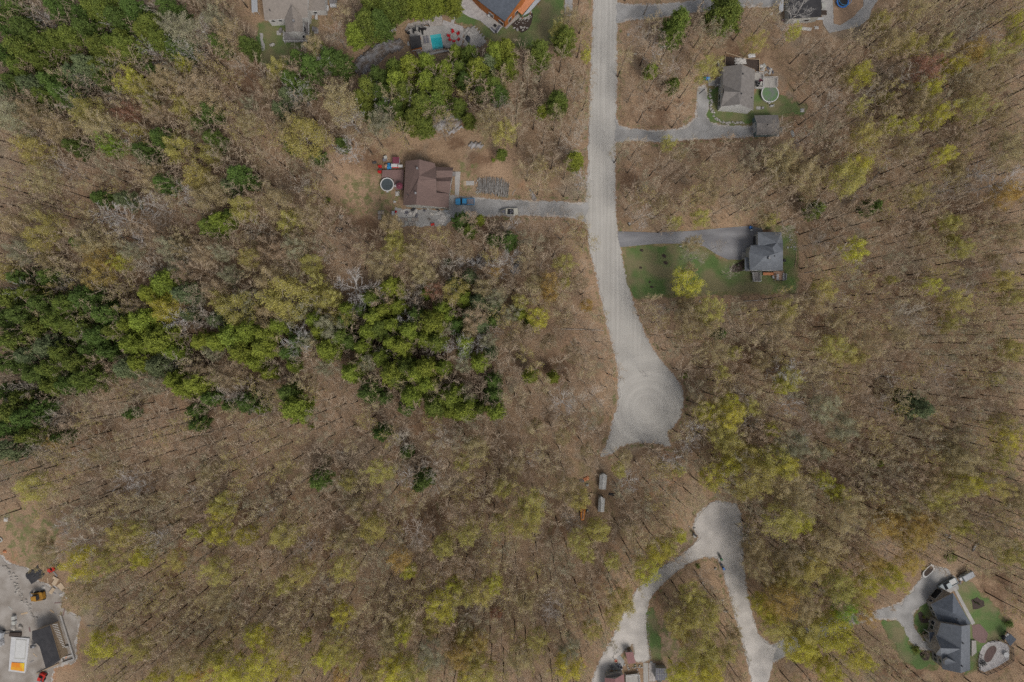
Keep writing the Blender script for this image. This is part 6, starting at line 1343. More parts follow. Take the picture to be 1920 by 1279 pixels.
# ================================================================== sheds and machine in the wood
for i, (pl, lb) in enumerate([([(1124.7,891),(1131.8,888),(1138.5,891.5),(1136,918),(1123,917)], 'white shed roof alone in the wood, upper of two'), ([(1123,934),(1126.5,931),(1134.5,935.5),(1132.5,960),(1121,959.5)], 'white shed roof alone in the wood, lower of two')]):
    p = P(pl[0][0] + 6, pl[0][1] + 14); t = thing('storage_tent', lb, 'shed', (p.x, p.y, 0), 0, 'white sheds in the wood')
    L_, R_, T_ = pl[0], pl[2], pl[1]; bl, br = pl[4], pl[3]; mt_, mb_ = (T_[0], T_[1], 2.9), ((bl[0] + br[0]) / 2, (bl[1] + br[1]) / 2 + .3, 2.9)
    roof(t, [[(*L_, 2.1), mt_, mb_, (*bl, 2.1)], [mt_, (*R_, 2.1), (*br, 2.1), mb_]], 'siding_white', 'siding_white', th=.12)
    wt = [corner(bl[0] + .6, bl[1] - .6, 2.1), corner(mb_[0], mb_[1] - .6, 2.9), corner(br[0] - .6, br[1] - .6, 2.1), corner(R_[0] - .6, R_[1] + .6, 2.1), corner(T_[0], T_[1] + .6, 2.9), corner(L_[0] + .6, L_[1] + .6, 2.1)]; walls(t, wt, 'siding_grey')
    on_wall(t, wt[2], wt[3], .3, .05, 1.0, 1.7, 'door', pane='plastic_white')
p = P(1092.5, 961); mc = thing('wood_splitter', 'orange machine standing in the wood left of the lower white shed', 'machine', (p.x, p.y, 0), -.05)
MB().add([(-.95, 2.2, .5), (.85, 2.3, .5), (.45, -2.2, .5), (-.55, -2.2, .5), (-.9, 2.1, 1.2), (.8, 2.2, 1.2), (.4, -2.1, 1.0), (-.5, -2.1, 1.0)], [(3, 2, 1, 0), (4, 5, 6, 7), (0, 1, 5, 4), (1, 2, 6, 5), (2, 3, 7, 6), (3, 0, 4, 7)]).build('body', 'machine_orange', mc, world=False)
MB().box((0, 1.7, 1.2), (1.3, .9, .35)).build('engine_cover', 'machine_yellow', mc, world=False); MB().box((0, -.4, 1.1), (.18, 2.6, .25)).build('conveyor', 'steel', mc, world=False)
for s in (-1, 1): MB().tube([(s * .85, .6, .4), (s * 1.1, .6, .4)], .4, 14).build('wheel', 'tyre', mc, world=False)
crumpled(1101.5, 957, .8, .5, 'siding_white', 'white_can', 'white can right of the orange machine', 'can', 170, .5); log(1081, 966, 1084, 957, .1, 'pale plank left of the orange machine', 'plank', 'plank', 'lumber', branch=False)
crumpled(1099, 897.5, 1.8, 1.2, 'deck_orange', 'red_tarp', 'faded red tarp heap left of the upper white shed', 'tarp', 171, .6, .4); crumpled(1101, 909, .9, .8, 'siding_grey', 'grey_tarp', 'grey tarp bit below the red tarp heap', 'tarp', 172, .5); crumpled(1091, 901, 1.4, .9, 'fabric_grey', 'dark_tarp', 'dark tarp left of the red tarp heap', 'tarp', 173, .4)
crumpled(1147, 927, 1.9, .8, 'trim_dark', 'black_tarp', 'black tarp heap between the two white sheds, to the right', 'tarp', 174, .5, -.2); log(1151, 917, 1155, 922, .08, 'short white stick above the black tarp', 'white_stick', 'stick', 'plastic_white', branch=False)
for i, (x, y) in enumerate([(1109, 927), (1104, 933), (1102, 937)]): junk_box(x, y, (.9, .8, .4), 'lumber', 'wooden_crate', ['pale crate nearest the upper white shed', 'middle pale crate between sheds and orange machine', 'pale crate nearest the orange machine'][i], 'crate', .6, group='pale crates by the sheds')

# ================================================================== lower gravel turnaround
for i, (x, y, m) in enumerate([(1348.5,1041.5,'plastic_green'),(1351.5,1047.5,'plastic_green'),(1352,1059,'plastic_blue'),(1355.5,1065,'plastic_blue')]):
    bin_(x, y, m, m if i % 2 else 'plastic_black', ['upper green bin at the gravel turnaround', 'lower green bin at the gravel turnaround', 'upper blue bin at the gravel turnaround', 'lower blue bin at the gravel turnaround'][i], 'bins at the gravel turnaround', .4)
q = P(1301, 1001); tb = thing('mailbox_stand', 'dark mailbox stand at the left edge of the gravel turnaround', 'mailbox', (q.x, q.y, 0), -.7)
MB().box((0, 0, .9), (1.5, .5, .5)).build('mailbox', 'trim_dark', tb, world=False); MB().box((-.5, 0, 0), (.1, .1, .9)).build('post', 'pole_wood', tb, world=False); MB().box((.5, 0, 0), (.1, .1, .9)).build('post', 'pole_wood', tb, world=False); MB().box((.5, -.5, 0), (.9, .5, .5)).build('step_box', 'siding_grey', tb, world=False)
boulders([(1302,991,5),(1341,1066,5),(1354,1125,5),(1358,1146,4),(1362,1146,6),(1405,952,5),(1292,987,3),(1355,1130,3)], 'boulder', 'rock_pale', ['white boulder above the dark mailbox stand', 'white boulder left of the blue bins', 'upper white boulder along the overhead wire', 'small white boulder left of the larger at the wire end', 'larger white boulder at the wire end', 'pale boulder right of the gravel turnaround top', 'small pale stone left of the white boulder by the mailbox', 'small stone below the upper white boulder at the wire'], 'boulder', None, 180)
def utility_line(pts, labels, wl, h=7.5):
    for (x, y), lb in zip(pts, labels):
        q = P(x, y); t = thing('utility_pole', lb, 'utility pole', (q.x, q.y, 0)); MB().tube([(0, 0, 0), (0, 0, h)], [.15, .10], 8).build('pole', 'pole_wood', t, world=False)
        MB().box((0, 0, h - .5), (1.5, .10, .12)).build('crossarm', 'pole_wood', t, world=False)
        for s in (-.6, .6): MB().cyl(s, 0, h - .38, h - .2, .06, 8).build('insulator', 'siding_white', t, world=False)
    a, b = P(*pts[0]), P(*pts[-1]); mb = MB()
    for s in (-.6, .6): mb.tube([Vector((a.x + s + (b.x - a.x) * k / 10, a.y + (b.y - a.y) * k / 10, h - .2 - 2.2 * (k / 10) * (1 - k / 10))) for k in range(11)], .018, 3)
    solo(mb, 'power_line', 'siding_grey', wl, 'overhead wire', at=(a.x, a.y, 0))
utility_line([(1207,28),(1180,424)], ['wooden utility pole right of the gravel road near the top', 'wooden utility pole just above the asphalt driveway mouth'], 'thin overhead wire running along the right side of the gravel road')
utility_line([(1357,896),(1359,1142)], ['wooden utility pole above the gravel turnaround', 'wooden utility pole at the white boulders below the turnaround'], 'thin overhead wire crossing the gravel turnaround')

# ================================================================== K: house at the bottom edge
p = P(1152, 1279); hK = thing('cottage', 'maroon-roofed cottage cut by the bottom edge, with pale wooden deck', 'house', (p.x, p.y, 0))
roof(hK, [[(1134,1271,3.4),(1153.5,1273,4.9),(1154,1320,4.9),(1133,1320,3.4)], [(1153.5,1273,4.9),(1170,1264,3.4),(1173,1320,3.4),(1154,1320,4.9)]], 'roof_maroon', 'trim_white')
roof(hK, [[(1135,1267,3.0),(1163,1260,3.0),(1165,1265,3.4),(1153.5,1273,3.6),(1136,1271,3.2)]], 'roof_grey', 'trim_white', 'porch_roof', .15)
walls(hK, [corner(1136,1318,3.4), corner(1171,1318,3.4), corner(1169,1267,3.4), corner(1153.5,1274,4.8), corner(1136,1273,3.4)], 'siding_white')
deck(hK, [(1173,1266),(1198,1263),(1202,1310),(1174,1310)], .9, 'deck_pale', 'trim_white', open_edges=(2, 3))
p = P(1183, 1234); s3 = thing('garden_shed', 'small shed with reddish maroon roof above the cottage', 'shed', (p.x, p.y, 0))
roof(s3, [[(1172.5,1223.5,2.5),(1187,1222.5,2.5),(1192,1243.5,2.3),(1178,1245,2.3)]], 'roof_maroon', 'trim_white', th=.15); wk = [corner(1179,1244,2.3), corner(1191,1243,2.3), corner(1186.5,1224,2.4), corner(1173.5,1224.5,2.4)]; walls(s3, wk, 'siding_grey'); on_wall(s3, wk[2], wk[3], .5, .05, .9, 1.8, 'door', pane='deck_brown')
p = P(1241, 1266); s4 = thing('greenhouse', 'dark glass-roofed shed right of the cottage at the bottom edge', 'greenhouse', (p.x, p.y, 0))
roof(s4, [[(1230,1253,2.4),(1250.5,1253.5,2.4),(1252,1275.5,2.2),(1229,1276,2.2)]], 'fabric_grey', 'trim_white', th=.12); walls(s4, [corner(1230,1275,2.2), corner(1251,1275,2.2), corner(1250,1254,2.3), corner(1231,1254,2.3)], 'siding_grey')
mb = MB(); [mb.tube([P(1230 + k * 4.2, 1253.5, 2.46), P(1230 + k * 4.4, 1275.5, 2.26)], .05, 4) for k in range(1, 5)]; mb.tube([P(1230, 1264, 2.36), P(1251, 1264, 2.36)], .05, 4); mb.build('glazing_bar', 'siding_grey', s4)
slab('path', [(1206,1243),(1215,1243),(1217,1320),(1207,1320)], 'deck_pale', 'pale walkway between the cottage deck and the greenhouse', z=.08)
slab('paving', [(1216,1243),(1229,1243),(1229,1278),(1217,1278)], 'cobble', 'grey paved strip left of the greenhouse', z=.07)
slab('patio', [(1148,1234),(1156,1227),(1164,1228),(1170,1240),(1166,1256),(1150,1258),(1140,1250)], 'drive_gravel', 'gravel fire pit patio above the cottage', z=.06, jit=1.2)
q = P(1154.8, 1238.8); fp = thing('fire_pit', 'brick-ringed fire pit on the gravel above the cottage', 'fire pit', (q.x, q.y, 0)); MB().ring(0, 0, 0, .3, .36, .55, 16).build('brick_ring', 'deck_tan', fp, world=False); MB().cyl(0, 0, 0, .12, .36, 14).build('ash_bowl', 'machine_red', fp, world=False)
for i, (x, y, rz) in enumerate([(1147.5,1248.5,.8),(1158,1245.5,2.0),(1162.5,1248,2.3)]): chair(x, y, rz, 'fabric_grey', ['dark chair left below the brick fire pit', 'dark chair just right below the brick fire pit', 'dark chair furthest right of the brick fire pit'][i], 'dark chairs by the brick fire pit', .06)
stone_border([(1163,1215),(1157,1224),(1149,1232),(1143,1245),(1136,1258)], 24, 'stones edging the gravel patio above the cottage', 47, dia=(1.5, 3.5)); stone_border([(1214,1150),(1216,1190),(1220,1235)], 24, 'pale stones along the green strip right of the lower lane', 48, dia=(1.2, 2.8), wid=1.5); stone_border([(1172,1245),(1180,1252),(1196,1248),(1202,1256)], 24, 'rubble between maroon shed and cottage deck', 49, dia=(1.5, 4), wid=4)
crumpled(1221, 1241.5, .8, .6, 'plastic_white', 'white_bag', 'white bag at the end of the lower lane', 'bag', 190, .4); crumpled(1236.5, 1277, 1.4, .8, 'plastic_white', 'white_sheet', 'white sheet at the lower edge of the greenhouse', 'sheet', 191, 1.2)

# ================================================================== L: big slate house, lower right
p = P(1790, 1190); hL = thing('large_house', 'big stone house with two-winged slate-grey roof in the lower right', 'house', (p.x, p.y, 0))
roof(hL, [[(1787.2,1112,6.8),(1746,1133.4,3.3),(1786.2,1148.4,7.0)], [(1746,1133.4,3.3),(1760,1165.2,3.3),(1802,1173.6,6.9),(1786.2,1148.4,7.0)], [(1787.2,1112,6.8),(1786.2,1148.4,7.0),(1802,1173.6,6.9),(1820.8,1170.5,3.3)]], 'roof_slate_dark', 'trim_white', 'garage_roof')
wl1 = [corner(1761.5,1164,3.3), corner(1748.5,1134.5,3.3), corner(1786,1114.5,6.6), corner(1819,1169,3.3), corner(1801,1174,6.6)]
walls(hL, wl1[::-1], 'stone_wall', 'garage_wall')
A_, B_ = (wl1[1][0], wl1[1][1]), (wl1[2][0], wl1[2][1])
on_wall(hL, B_, A_, .40, .1, 3.0, 2.4, 'garage_door', pane='screen_black'); on_wall(hL, B_, A_, .85, .9, .8, 1.2, 'window'); on_wall(hL, B_, A_, .12, .9, .6, 1.2, 'window')
on_wall(hL, wl1[1], wl1[0], .35, 1.0, .9, 1.2, 'window'); on_wall(hL, wl1[1], wl1[0], .7, 1.0, .9, 1.2, 'window')
roof(hL, [[(1803,1174.5,9.0),(1819,1171.7,5.6),(1819,1256.7,5.6),(1801,1262.3,9.0),(1802,1216.6,9.0)],
          [(1764.7,1168,5.6),(1803,1174.5,9.0),(1802,1216.6,9.0),(1757,1192,5.2)],
          [(1757,1192,5.2),(1802,1216.6,9.0),(1763.8,1215.6,8.4),(1754.5,1191.3,5.0)],
          [(1763.8,1215.6,8.4),(1802,1216.6,9.0),(1765,1232,5.6),(1755,1227,5.0)],
          [(1802,1216.6,9.0),(1801,1262.3,9.0),(1767.5,1254.9,5.6),(1765,1232,5.6)]], 'roof_slate', 'trim_white')
wl = [corner(1766,1170,5.5), corner(1757.5,1193,4.9), corner(1764,1215.6,8.2), corner(1757.5,1226,4.9), corner(1768,1233,5.5), corner(1769.5,1253.5,5.5), corner(1801,1260.5,8.8), corner(1817.5,1255.5,5.5), corner(1817.5,1173.5,5.5), corner(1803,1176,8.8)]
walls(hL, wl[::-1], 'stone_wall')
on_wall(hL, wl[0], wl[1], .3, 1.0, 1.0, 1.4, 'window'); on_wall(hL, wl[0], wl[1], .65, 1.0, 1.0, 1.4, 'window'); on_wall(hL, wl[1], wl[3], .5, .3, 1.1, 2.2, 'door', pane='deck_brown'); on_wall(hL, wl[1], wl[3], .5, 4.0, 1.2, 1.3, 'window'); on_wall(hL, wl[4], wl[5], .3, 1.0, .9, 1.4, 'window'); on_wall(hL, wl[4], wl[5], .7, 1.0, .9, 1.4, 'window'); on_wall(hL, wl[4], wl[5], .5, 3.6, .9, 1.1, 'window')
roof(hL, [[(1771,1239,7.0),(1778,1235,8.3),(1793,1242,8.3),(1771.5,1247,7.0)]], 'roof_slate', 'siding_white', 'dormer', .9)
vent(hL, 1794.5, 1161, 7.0, .2); vent(hL, 1805.5, 1206, 9.0, .2); vent(hL, 1803.5, 1249, 9.0, .2)
roof(hL, [[(1742,1186,3.2),(1752,1185,3.4),(1753,1205,3.4),(1743,1204,3.2)]], 'roof_slate_dark', 'trim_white', 'porch_roof', .2)
for q in ((1743,1187),(1744,1203)): v = P(*q, 3); MB().box((v.x, v.y, 0), (.2, .2, 3.0)).build('post', 'trim_white', hL)
MB().prism([(P(*q).x, P(*q).y) for q in ((1735,1203),(1752,1204),(1752,1220),(1738,1216))], 0, .3).build('entry_steps', 'concrete', hL)
flat(hL, [(1820,1200),(1828,1200),(1829,1222),(1820,1230)], 'deck_pale', 'rear_deck', .5)
slab('patio', [(1822,1172),(1838,1170),(1852,1188),(1848,1205),(1838,1206),(1824,1196)], 'deck_brown', 'brown stone patio right of the big slate house', z=.07, jit=.6)
slab('path', [(1786,1102),(1791,1100),(1828,1168),(1822,1172)], 'concrete', 'straight pale walk along the right side of the garage wing', z=.09)
pickup(1774, 1094, PI + .49, 'car_silver', 'car_silver', 'siding_white', 'silver-blue pickup truck parked in front of the big slate house garage', 5.8, 2.0)
q = P(1808, 1078); tl = thing('camper_trailer', 'silver-grey box trailer with white front at the edge of the wood', 'trailer', (q.x, q.y, 0), .52)
MB().box((.3, 0, .5), (3.6, 1.9, 1.3), taper=.94).build('body', 'car_silver', tl, world=False); MB().box((.3, 0, 1.8), (3.3, 1.6, .06)).build('roof', 'metal_roof', tl, world=False); MB().box((-1.9, 0, .5), (.9, 1.3, .6), taper=.7).build('tongue_box', 'plastic_white', tl, world=False)
MB().tube([(-1.5, -.6, .45), (-3.0, 0, .45), (-1.5, .6, .45)], .06, 5).build('hitch', 'steel', tl, world=False)
for s in (-1, 1): MB().tube([(.4, s * .85, .34), (.4, s * 1.05, .34)], .34, 14).build('wheel', 'tyre', tl, world=False)
crumpled(1798, 1093, 1.3, 1.0, 'rock_grey', 'flagstone_stack', 'pile of grey flagstones below the box trailer', 'stone pile', 200, .4)
q = P(1740, 1071); pb = thing('raised_planter', 'long raised planter with pale rim and dark soil beside the driveway', 'planter', (q.x, q.y, 0), 0)
outl = [(1728,1078),(1729,1072),(1736,1064),(1745,1056),(1752,1061),(1750,1068),(1742,1076),(1735,1082),(1730,1082)]; w_ = [P(a, b) for a, b in outl]; cxx = sum(v.x for v in w_) / len(w_); cyy = sum(v.y for v in w_) / len(w_)
MB().prism([(v.x, v.y) for v in w_], 0, .5).build('rim', 'siding_white', pb); MB().prism([(cxx + (v.x - cxx) * .74, cyy + (v.y - cyy) * .74) for v in w_], .1, .53).build('soil', 'mulch', pb)
def kidney(cx, cy, a, b, rot, n=32):
    o = []
    for i in range(n):
        t = 2 * PI * i / n; r = 1 - .28 * math.exp(-((t - 1.57) / .6) ** 2); x, y = a * r * math.cos(t), b * r * math.sin(t); o.append((cx + x * math.cos(rot) - y * math.sin(rot), cy + x * math.sin(rot) + y * math.cos(rot)))
    return o
slab('patio', [(1836,1225),(1842,1212),(1852,1204),(1864,1201),(1876,1203),(1888,1208),(1892,1215),(1892,1236),(1870,1250),(1846,1260),(1836,1256),(1834,1242)], 'patio_stone', 'pale rounded patio round the kidney pool', z=.10)
q = P(1856, 1226); kp = thing('kidney_pool', 'kidney-shaped pool with brown cover on the pale patio', 'pool', (q.x, q.y, 0))
w_ = [P(a, b) for a, b in kidney(1856.5, 1226, 17, 9.5, -1.05)]; MB().prism([(v.x, v.y) for v in w_], .05, .135).build('cover', 'pool_cover_brown', kp)
w2 = [P(a, b) for a, b in kidney(1856.5, 1226, 18.3, 10.8, -1.05)]; MB().prism([(v.x, v.y) for v in w2], .04, .115).build('coping', 'rock_pale', kp)
fence([(1852,1202),(1878,1198)], 'dark metal fence along the top of the kidney pool patio'); fence([(1895,1212),(1896,1236),(1872,1252),(1846,1263),(1834,1258),(1833,1240),(1836,1225)], 'dark metal fence curving round the lower side of the kidney pool patio', name='metal_fence')
p = P(1898, 1198); g2 = thing('pool_cabana', 'small dark-roofed cabana above right of the kidney pool', 'cabana', (p.x, p.y, 0))
roof(g2, [[(1884,1197,2.6),(1895,1189,2.9),(1906,1199,2.9),(1894,1212,2.6)]], 'roof_slate_dark', 'trim_dark', th=.15)
for q in ((1885,1198),(1895,1190),(1905,1199),(1894,1210)): v = P(*q, 2.5); MB().box((v.x, v.y, 0), (.15, .15, 2.55)).build('post', 'trim_dark', g2)
table(1886, 1189, 0.02, 'plastic_white', 'pale table on the left side of the dark cabana', w=(1.4, .8), rz=.7); junk_box(1880, 1194, (.9, .9, .9), 'trim_dark', 'barbecue', 'black barbecue left of the dark cabana', 'barbecue', .4)
table(1884, 1226, .10, 'plastic_white', 'round white table on the patio right of the kidney pool', r=.8); 
for i, (x, y, rz) in enumerate([(1842,1240,.5),(1846,1243,.5),(1841,1245,.5)]): chair(x, y, rz, 'plastic_black', ['black chair, upper of three below the kidney pool', 'black chair, rightmost of three below the kidney pool', 'black chair, lowest of three below the kidney pool'][i], 'black chairs at the kidney pool', .10)
for i, (pl, lb) in enumerate([([(1721,1150),(1726,1146),(1736,1158),(1745,1164),(1738,1168),(1727,1167),(1722,1160)], 'dark curved flower bed on the lawn inside the drive fork'), ([(1730,1185),(1740,1181),(1743,1190),(1741,1198),(1732,1198),(1728,1192)], 'dark flower bed left of the big slate house porch'), ([(1724,1224),(1736,1220),(1744,1226),(1740,1238),(1732,1239),(1726,1232)], 'dark flower bed below the big slate house entry walk'), ([(1821,1125),(1832,1120),(1845,1127),(1845,1136),(1834,1142),(1824,1142)], 'round dark flower bed on the lawn right of the big slate house')]):
    slab('flower_bed', pl, 'mulch', lb, z=.07, jit=.8)
for x, y, d, tn in [(1733,1158,5,1),(1731,1190,7,2),(1737,1187,6,2),(1733,1231,8,2),(1830,1130,4,2),(1837,1134,4,3),(1718,1220,8,0),(1722,1214,6,0)]: place('shrub', x, y, d, PT[tn])
place('bare', 1734, 1192, 15, 'brown', h=3.5); place('bare', 1737, 1228, 16, 'brown', h=3.5); place('bare', 1620, 1178, 24, 'brown', h=6); place('bare', 1822, 1063, 40, 'brown', h=9)
boulders([(1742,1164,4.5)], 'boulder', 'rock_pale', 'round white stone at the tip of the curved flower bed', 'boulder', None, 205)
q = P(1828.5, 1023.5); cn = thing('canoe', 'white canoe lying in the wood above the box trailer', 'canoe', (q.x, q.y, 0), .98); vs = []
for i in range(11):
    u = i / 10 * 2 - 1; hw = .42 * max(.04, 1 - abs(u) ** 2.3); x = u * 2.0; vs += [(x, -hw, .45 + .12 * u * u), (x, -hw * .7, .1), (x, hw * .7, .1), (x, hw, .45 + .12 * u * u), (x, hw * .6, .22), (x, -hw * .6, .22)]
MB().add(vs, [(i * 6 + k, i * 6 + (k + 1) % 6, (i + 1) * 6 + (k + 1) % 6, (i + 1) * 6 + k) for i in range(10) for k in range(6)]).build('hull', 'plastic_white', cn, world=False)
for x in (-.8, .7): MB().box((x, 0, .42), (.2, .8, .04)).build('seat', 'siding_grey', cn, world=False)
for i, (x, y, m) in enumerate([(1774,1003,'plastic_white'),(1781,1006,'plastic_white'),(1777,1011,'deck_brown'),(1769,1013,'siding_grey'),(1777,1022,'siding_grey')]): crumpled(x, y, 1.0, .7, m, 'scrap_sheet', ['white scrap at the top left of the heap in the wood above the planter', 'white scrap at the right of the heap above the planter', 'brown scrap in the middle of the heap above the planter', 'grey scrap at the left of the heap above the planter', 'grey scrap lowest of the heap above the planter'][i], 'scrap', 210 + i, .4, i, 'scrap heap above the planter')

# ================================================================== P: construction yard, lower left
p = P(95, 1205); hP = thing('unfinished_house', 'half-built long building with black membrane roof and open framing', 'building', (p.x, p.y, 0))
roof(hP, [[(60,1183.5,3.9),(80,1178,4.2),(94,1172,4.2),(113,1238,4.2),(86,1254,3.7),(74,1212,3.7),(60,1199,3.7)]], 'roof_black', 'lumber', th=.3)
walls(hP, [corner(62,1198,3.6), corner(75,1213,3.6), corner(87,1252,3.6), corner(112,1237,4.0), corner(94,1174,4.0), corner(80,1180,4.0), corner(62,1185,3.8)], 'plywood')
mb = MB()
for k in range(15): u = P(97 + k * 1.45, 1172 + k * 3.0, 3.2); v = P(108 + k * 1.0, 1170 + k * 3.0, 3.0); mb.tube([u, v], .09, 4)
mb.build('rafter', 'siding_white', hP); flat(hP, [(99,1172),(110,1168),(122,1215),(113,1218)], 'deck_pale', 'floor_deck', 2.6, .15)
mb = MB()
for a, b in (((113,1153),(139,1236)),((139,1236),(116,1244)),((97,1172),(117,1240)),((118,1215),(128,1212))): u, v = P(*a, .6), P(*b, .6); u.z = v.z = .5; mb.tube([u, v], .3, 4)
mb.build('foundation_wall', 'concrete', hP); slab('concrete_slab', [(112,1165),(120,1160),(138,1236),(118,1243)], 'yard_gravel', 'pale slab floor right of the black membrane roof', z=.08)
MB().box((P(82,1201).x, P(82,1201).y, 3.6), (.6, .5, 1.0)).build('chimney', 'steel', hP)
junk_box(65.5, 1209, (.9, .8, 1.5), 'plastic_white', 'portable_cabinet', 'white cabinet with dark side at the left edge of the black roof', 'cabinet', .1, lid='trim_dark')
for i, (a, b) in enumerate([((119,1232),(140,1226)),((70,1262),(112,1243)),((112,1222),(118,1217)),((124,1233),(128,1229))]):
    u, v = P(*a), P(*b); u.z = v.z = .35; solo(MB().tube([u, v], .16, 5), 'timber_beam', ['siding_white', 'lumber', 'lumber', 'deck_orange'][i], ['thick white beam at the lower right corner of the building site', 'long pale beam along the lower edge of the black roof', 'short yellow beam inside the open framing', 'short orange beam inside the open framing'][i], 'beam', 'beams at the building site')
p = P(38, 1225); dk = thing('pool_shell', 'long pale concrete pool shell with orange-yellow sheet at one end', 'pool shell', (p.x, p.y, 0))
O = [(23,1193),(57,1196),(50,1257),(48,1261),(18,1257)]; w_ = [P(a, b) for a, b in O]; MB().prism([(v.x, v.y) for v in w_], 0, .45).build('shell', 'plastic_white', dk)
w_ = [P(a, b) for a, b in ((32,1196.5),(52,1198),(49,1235),(29,1234))]; MB().prism([(v.x, v.y) for v in w_], .3, .49).build('inner_rim', 'siding_grey', dk); w_ = [P(a, b) for a, b in ((33,1198),(51,1199.5),(48,1232.5),(30.5,1231.5))]; MB().prism([(v.x, v.y) for v in w_], .3, .53).build('basin', 'siding_white', dk)
w_ = [P(a, b) for a, b in ((24.5,1240.5),(48,1242),(47.5,1257.5),(22.5,1254))]; MB().prism([(v.x, v.y) for v in w_], .3, .60).build('colored_sheet', 'tarp_yellow', dk)
crumpled(65, 1078, 5.0, 3.6, 'roof_black', 'black_tarp', 'large black tarp on the ground at the upper edge of the yard', 'tarp', 220, .5, .6)
def machine(px, py, rz, m, label, name='skid_loader', s=1.0):
    q = P(px, py); t = thing(name, label, 'loader', (q.x, q.y, 0), rz)
    MB().box((-.4 * s, 0, .45), (2.2 * s, 1.5 * s, .9 * s), taper=.9).build('body', m, t, world=False); MB().box((-.1 * s, 0, 1.3 * s), (1.2 * s, 1.1 * s, .95 * s), taper=.85).build('cab', 'trim_dark', t, world=False)
    MB().box((-.1 * s, 0, 2.25 * s), (1.1 * s, 1.0 * s, .08)).build('cab_roof', m, t, world=False)
    for k in (-1, 1): MB().tube([(-1.3 * s, k * .82 * s, 1.2 * s), (.3 * s, k * .82 * s, 1.3 * s), (1.5 * s, k * .82 * s, .5 * s)], .12 * s, 5).build('arm', m, t, world=False)
    MB().add([(1.3 * s, -.95 * s, .1), (2.2 * s, -.95 * s, .1), (2.2 * s, .95 * s, .1), (1.3 * s, .95 * s, .1), (1.25 * s, -.95 * s, .8), (1.45 * s, -.95 * s, .8), (1.45 * s, .95 * s, .8), (1.25 * s, .95 * s, .8)], [(3, 2, 1, 0), (4, 5, 6, 7), (0, 1, 5, 4), (1, 2, 6, 5), (2, 3, 7, 6), (3, 0, 4, 7)]).build('bucket', 'steel', t, world=False)
    for a in (-.95, .45):
        for k in (-1, 1): MB().tube([(a * s, k * .72 * s, .42 * s), (a * s, k * 1.02 * s, .42 * s)], .42 * s, 14).build('wheel', 'tyre', t, world=False)
machine(75, 1116, 2.7 + .6, 'machine_yellow', 'yellow-brown wheel loader standing on the pale lane of the yard', s=1.35)
machine(99, 1066, 3.6, 'machine_red', 'bright red compact tractor beside the black tarp', 'compact_tractor', .85); machine(82, 1268, 4.3, 'machine_red', 'red small tractor at the bottom edge below the black roof', 'compact_tractor', .95)
junk_box(111, 1062, (1.2, 1.0, .9), 'plastic_green', 'fuel_tank', 'dark green tank right of the bright red tractor', 'tank', .5, lid='trim_dark')
for i, (x, y, d, rz) in enumerate([(115,1100,(2.1,1.5),-.9),(104.5,1090,(1.2,2.4),-.55),(105,1084,(1.6,.7),-.5),(99,1107,(1.0,2.0),-.6)]):
    solo(MB().box((P(x, y).x, P(x, y).y, .0 + .1 * i), (*d, .14), rz), 'plywood_sheet', 'plywood', ['square plywood sheet nearest the wood at the yard edge', 'long plywood sheet left of the square one', 'short plywood piece above the long sheet', 'broken plywood sheet right of the loader'][i], 'plywood sheet', 'plywood sheets in the yard')
crumpled(140, 1081, 2.3, 1.4, 'siding_grey', 'grey_dinghy', 'pale grey dinghy-like tarp under the bright tree at the yard edge', 'tarp', 225, .5, .3); crumpled(82, 1101, 1.0, 1.0, 'tarp_white', 'white_bag', 'white bag above the yellow loader', 'bag', 226, .5); crumpled(115, 1115, 1.2, .9, 'tarp_white', 'white_sheet', 'white sheet below the square plywood', 'sheet', 227, .4)
stone_border([(8,1062),(28,1085),(36,1108),(50,1130),(60,1150),(66,1158)], 70, 'rubble and earth ridge between the two lanes of the yard', 51, dia=(2, 5.5), wid=6, m='stone_wall', name='rubble_ridge', cat='rubble')
for i, (x, y, r_) in enumerate([(26.5,1176,5.5),(40,1174.5,4)]): solo(MB().rock((P(x, y).x, P(x, y).y, .3), (r_ * 2 * S, r_ * 2 * S, 1.1), 230 + i), 'gravel_heap', 'stone_wall', ['larger brown gravel heap above the pool shell', 'smaller brown gravel heap above the pool shell'][i], 'heap', 'heaps above the pool shell')
junk_box(31, 1188, (3.4, 1.1, .8), 'mulch', 'soil_bin', 'long brown heap box just above the pool shell', 'box', 0)
for i, (x, y) in enumerate([(29,1157),(29.5,1166)]): junk_box(x, y, (1.0, 1.1, 1.1), 'plastic_white', 'water_tote', ['white water tank cube, upper of two', 'white water tank cube, lower of two'][i], 'tank', .05, lid='siding_grey', group='white tank cubes')
q = P(4, 1186); vn = thing('cement_mixer_truck', 'pale blue flat vehicle roof cut by the left edge of the photo', 'truck', (q.x, q.y, 0), -.35); MB().box((-.6, 0, .6), (3.6, 1.9, 1.3)).build('body', 'metal_roof', vn, world=False); MB().box((-.6, 0, 1.9), (3.3, 1.7, .08)).build('roof', 'metal_roof', vn, world=False); MB().tube([(1.2, .5, .8), (2.6, 1.2, .9)], .14, 6).build('chute', 'trim_dark', vn, world=False)
for a in (-1.6, .6):
    for k in (-1, 1): MB().tube([(a, k * .8, .4), (a, k * 1.0, .4)], .4, 12).build('wheel', 'tyre', vn, world=False)
crumpled(4.5, 1203, 1.4, 2.4, 'steel', 'scrap_metal_heap', 'grey and white scrap metal heap at the left edge of the yard', 'scrap', 235, .7); crumpled(2, 1208, .7, 1.2, 'plastic_white', 'white_scrap', 'white piece on the scrap heap at the left edge', 'scrap', 236, .8)
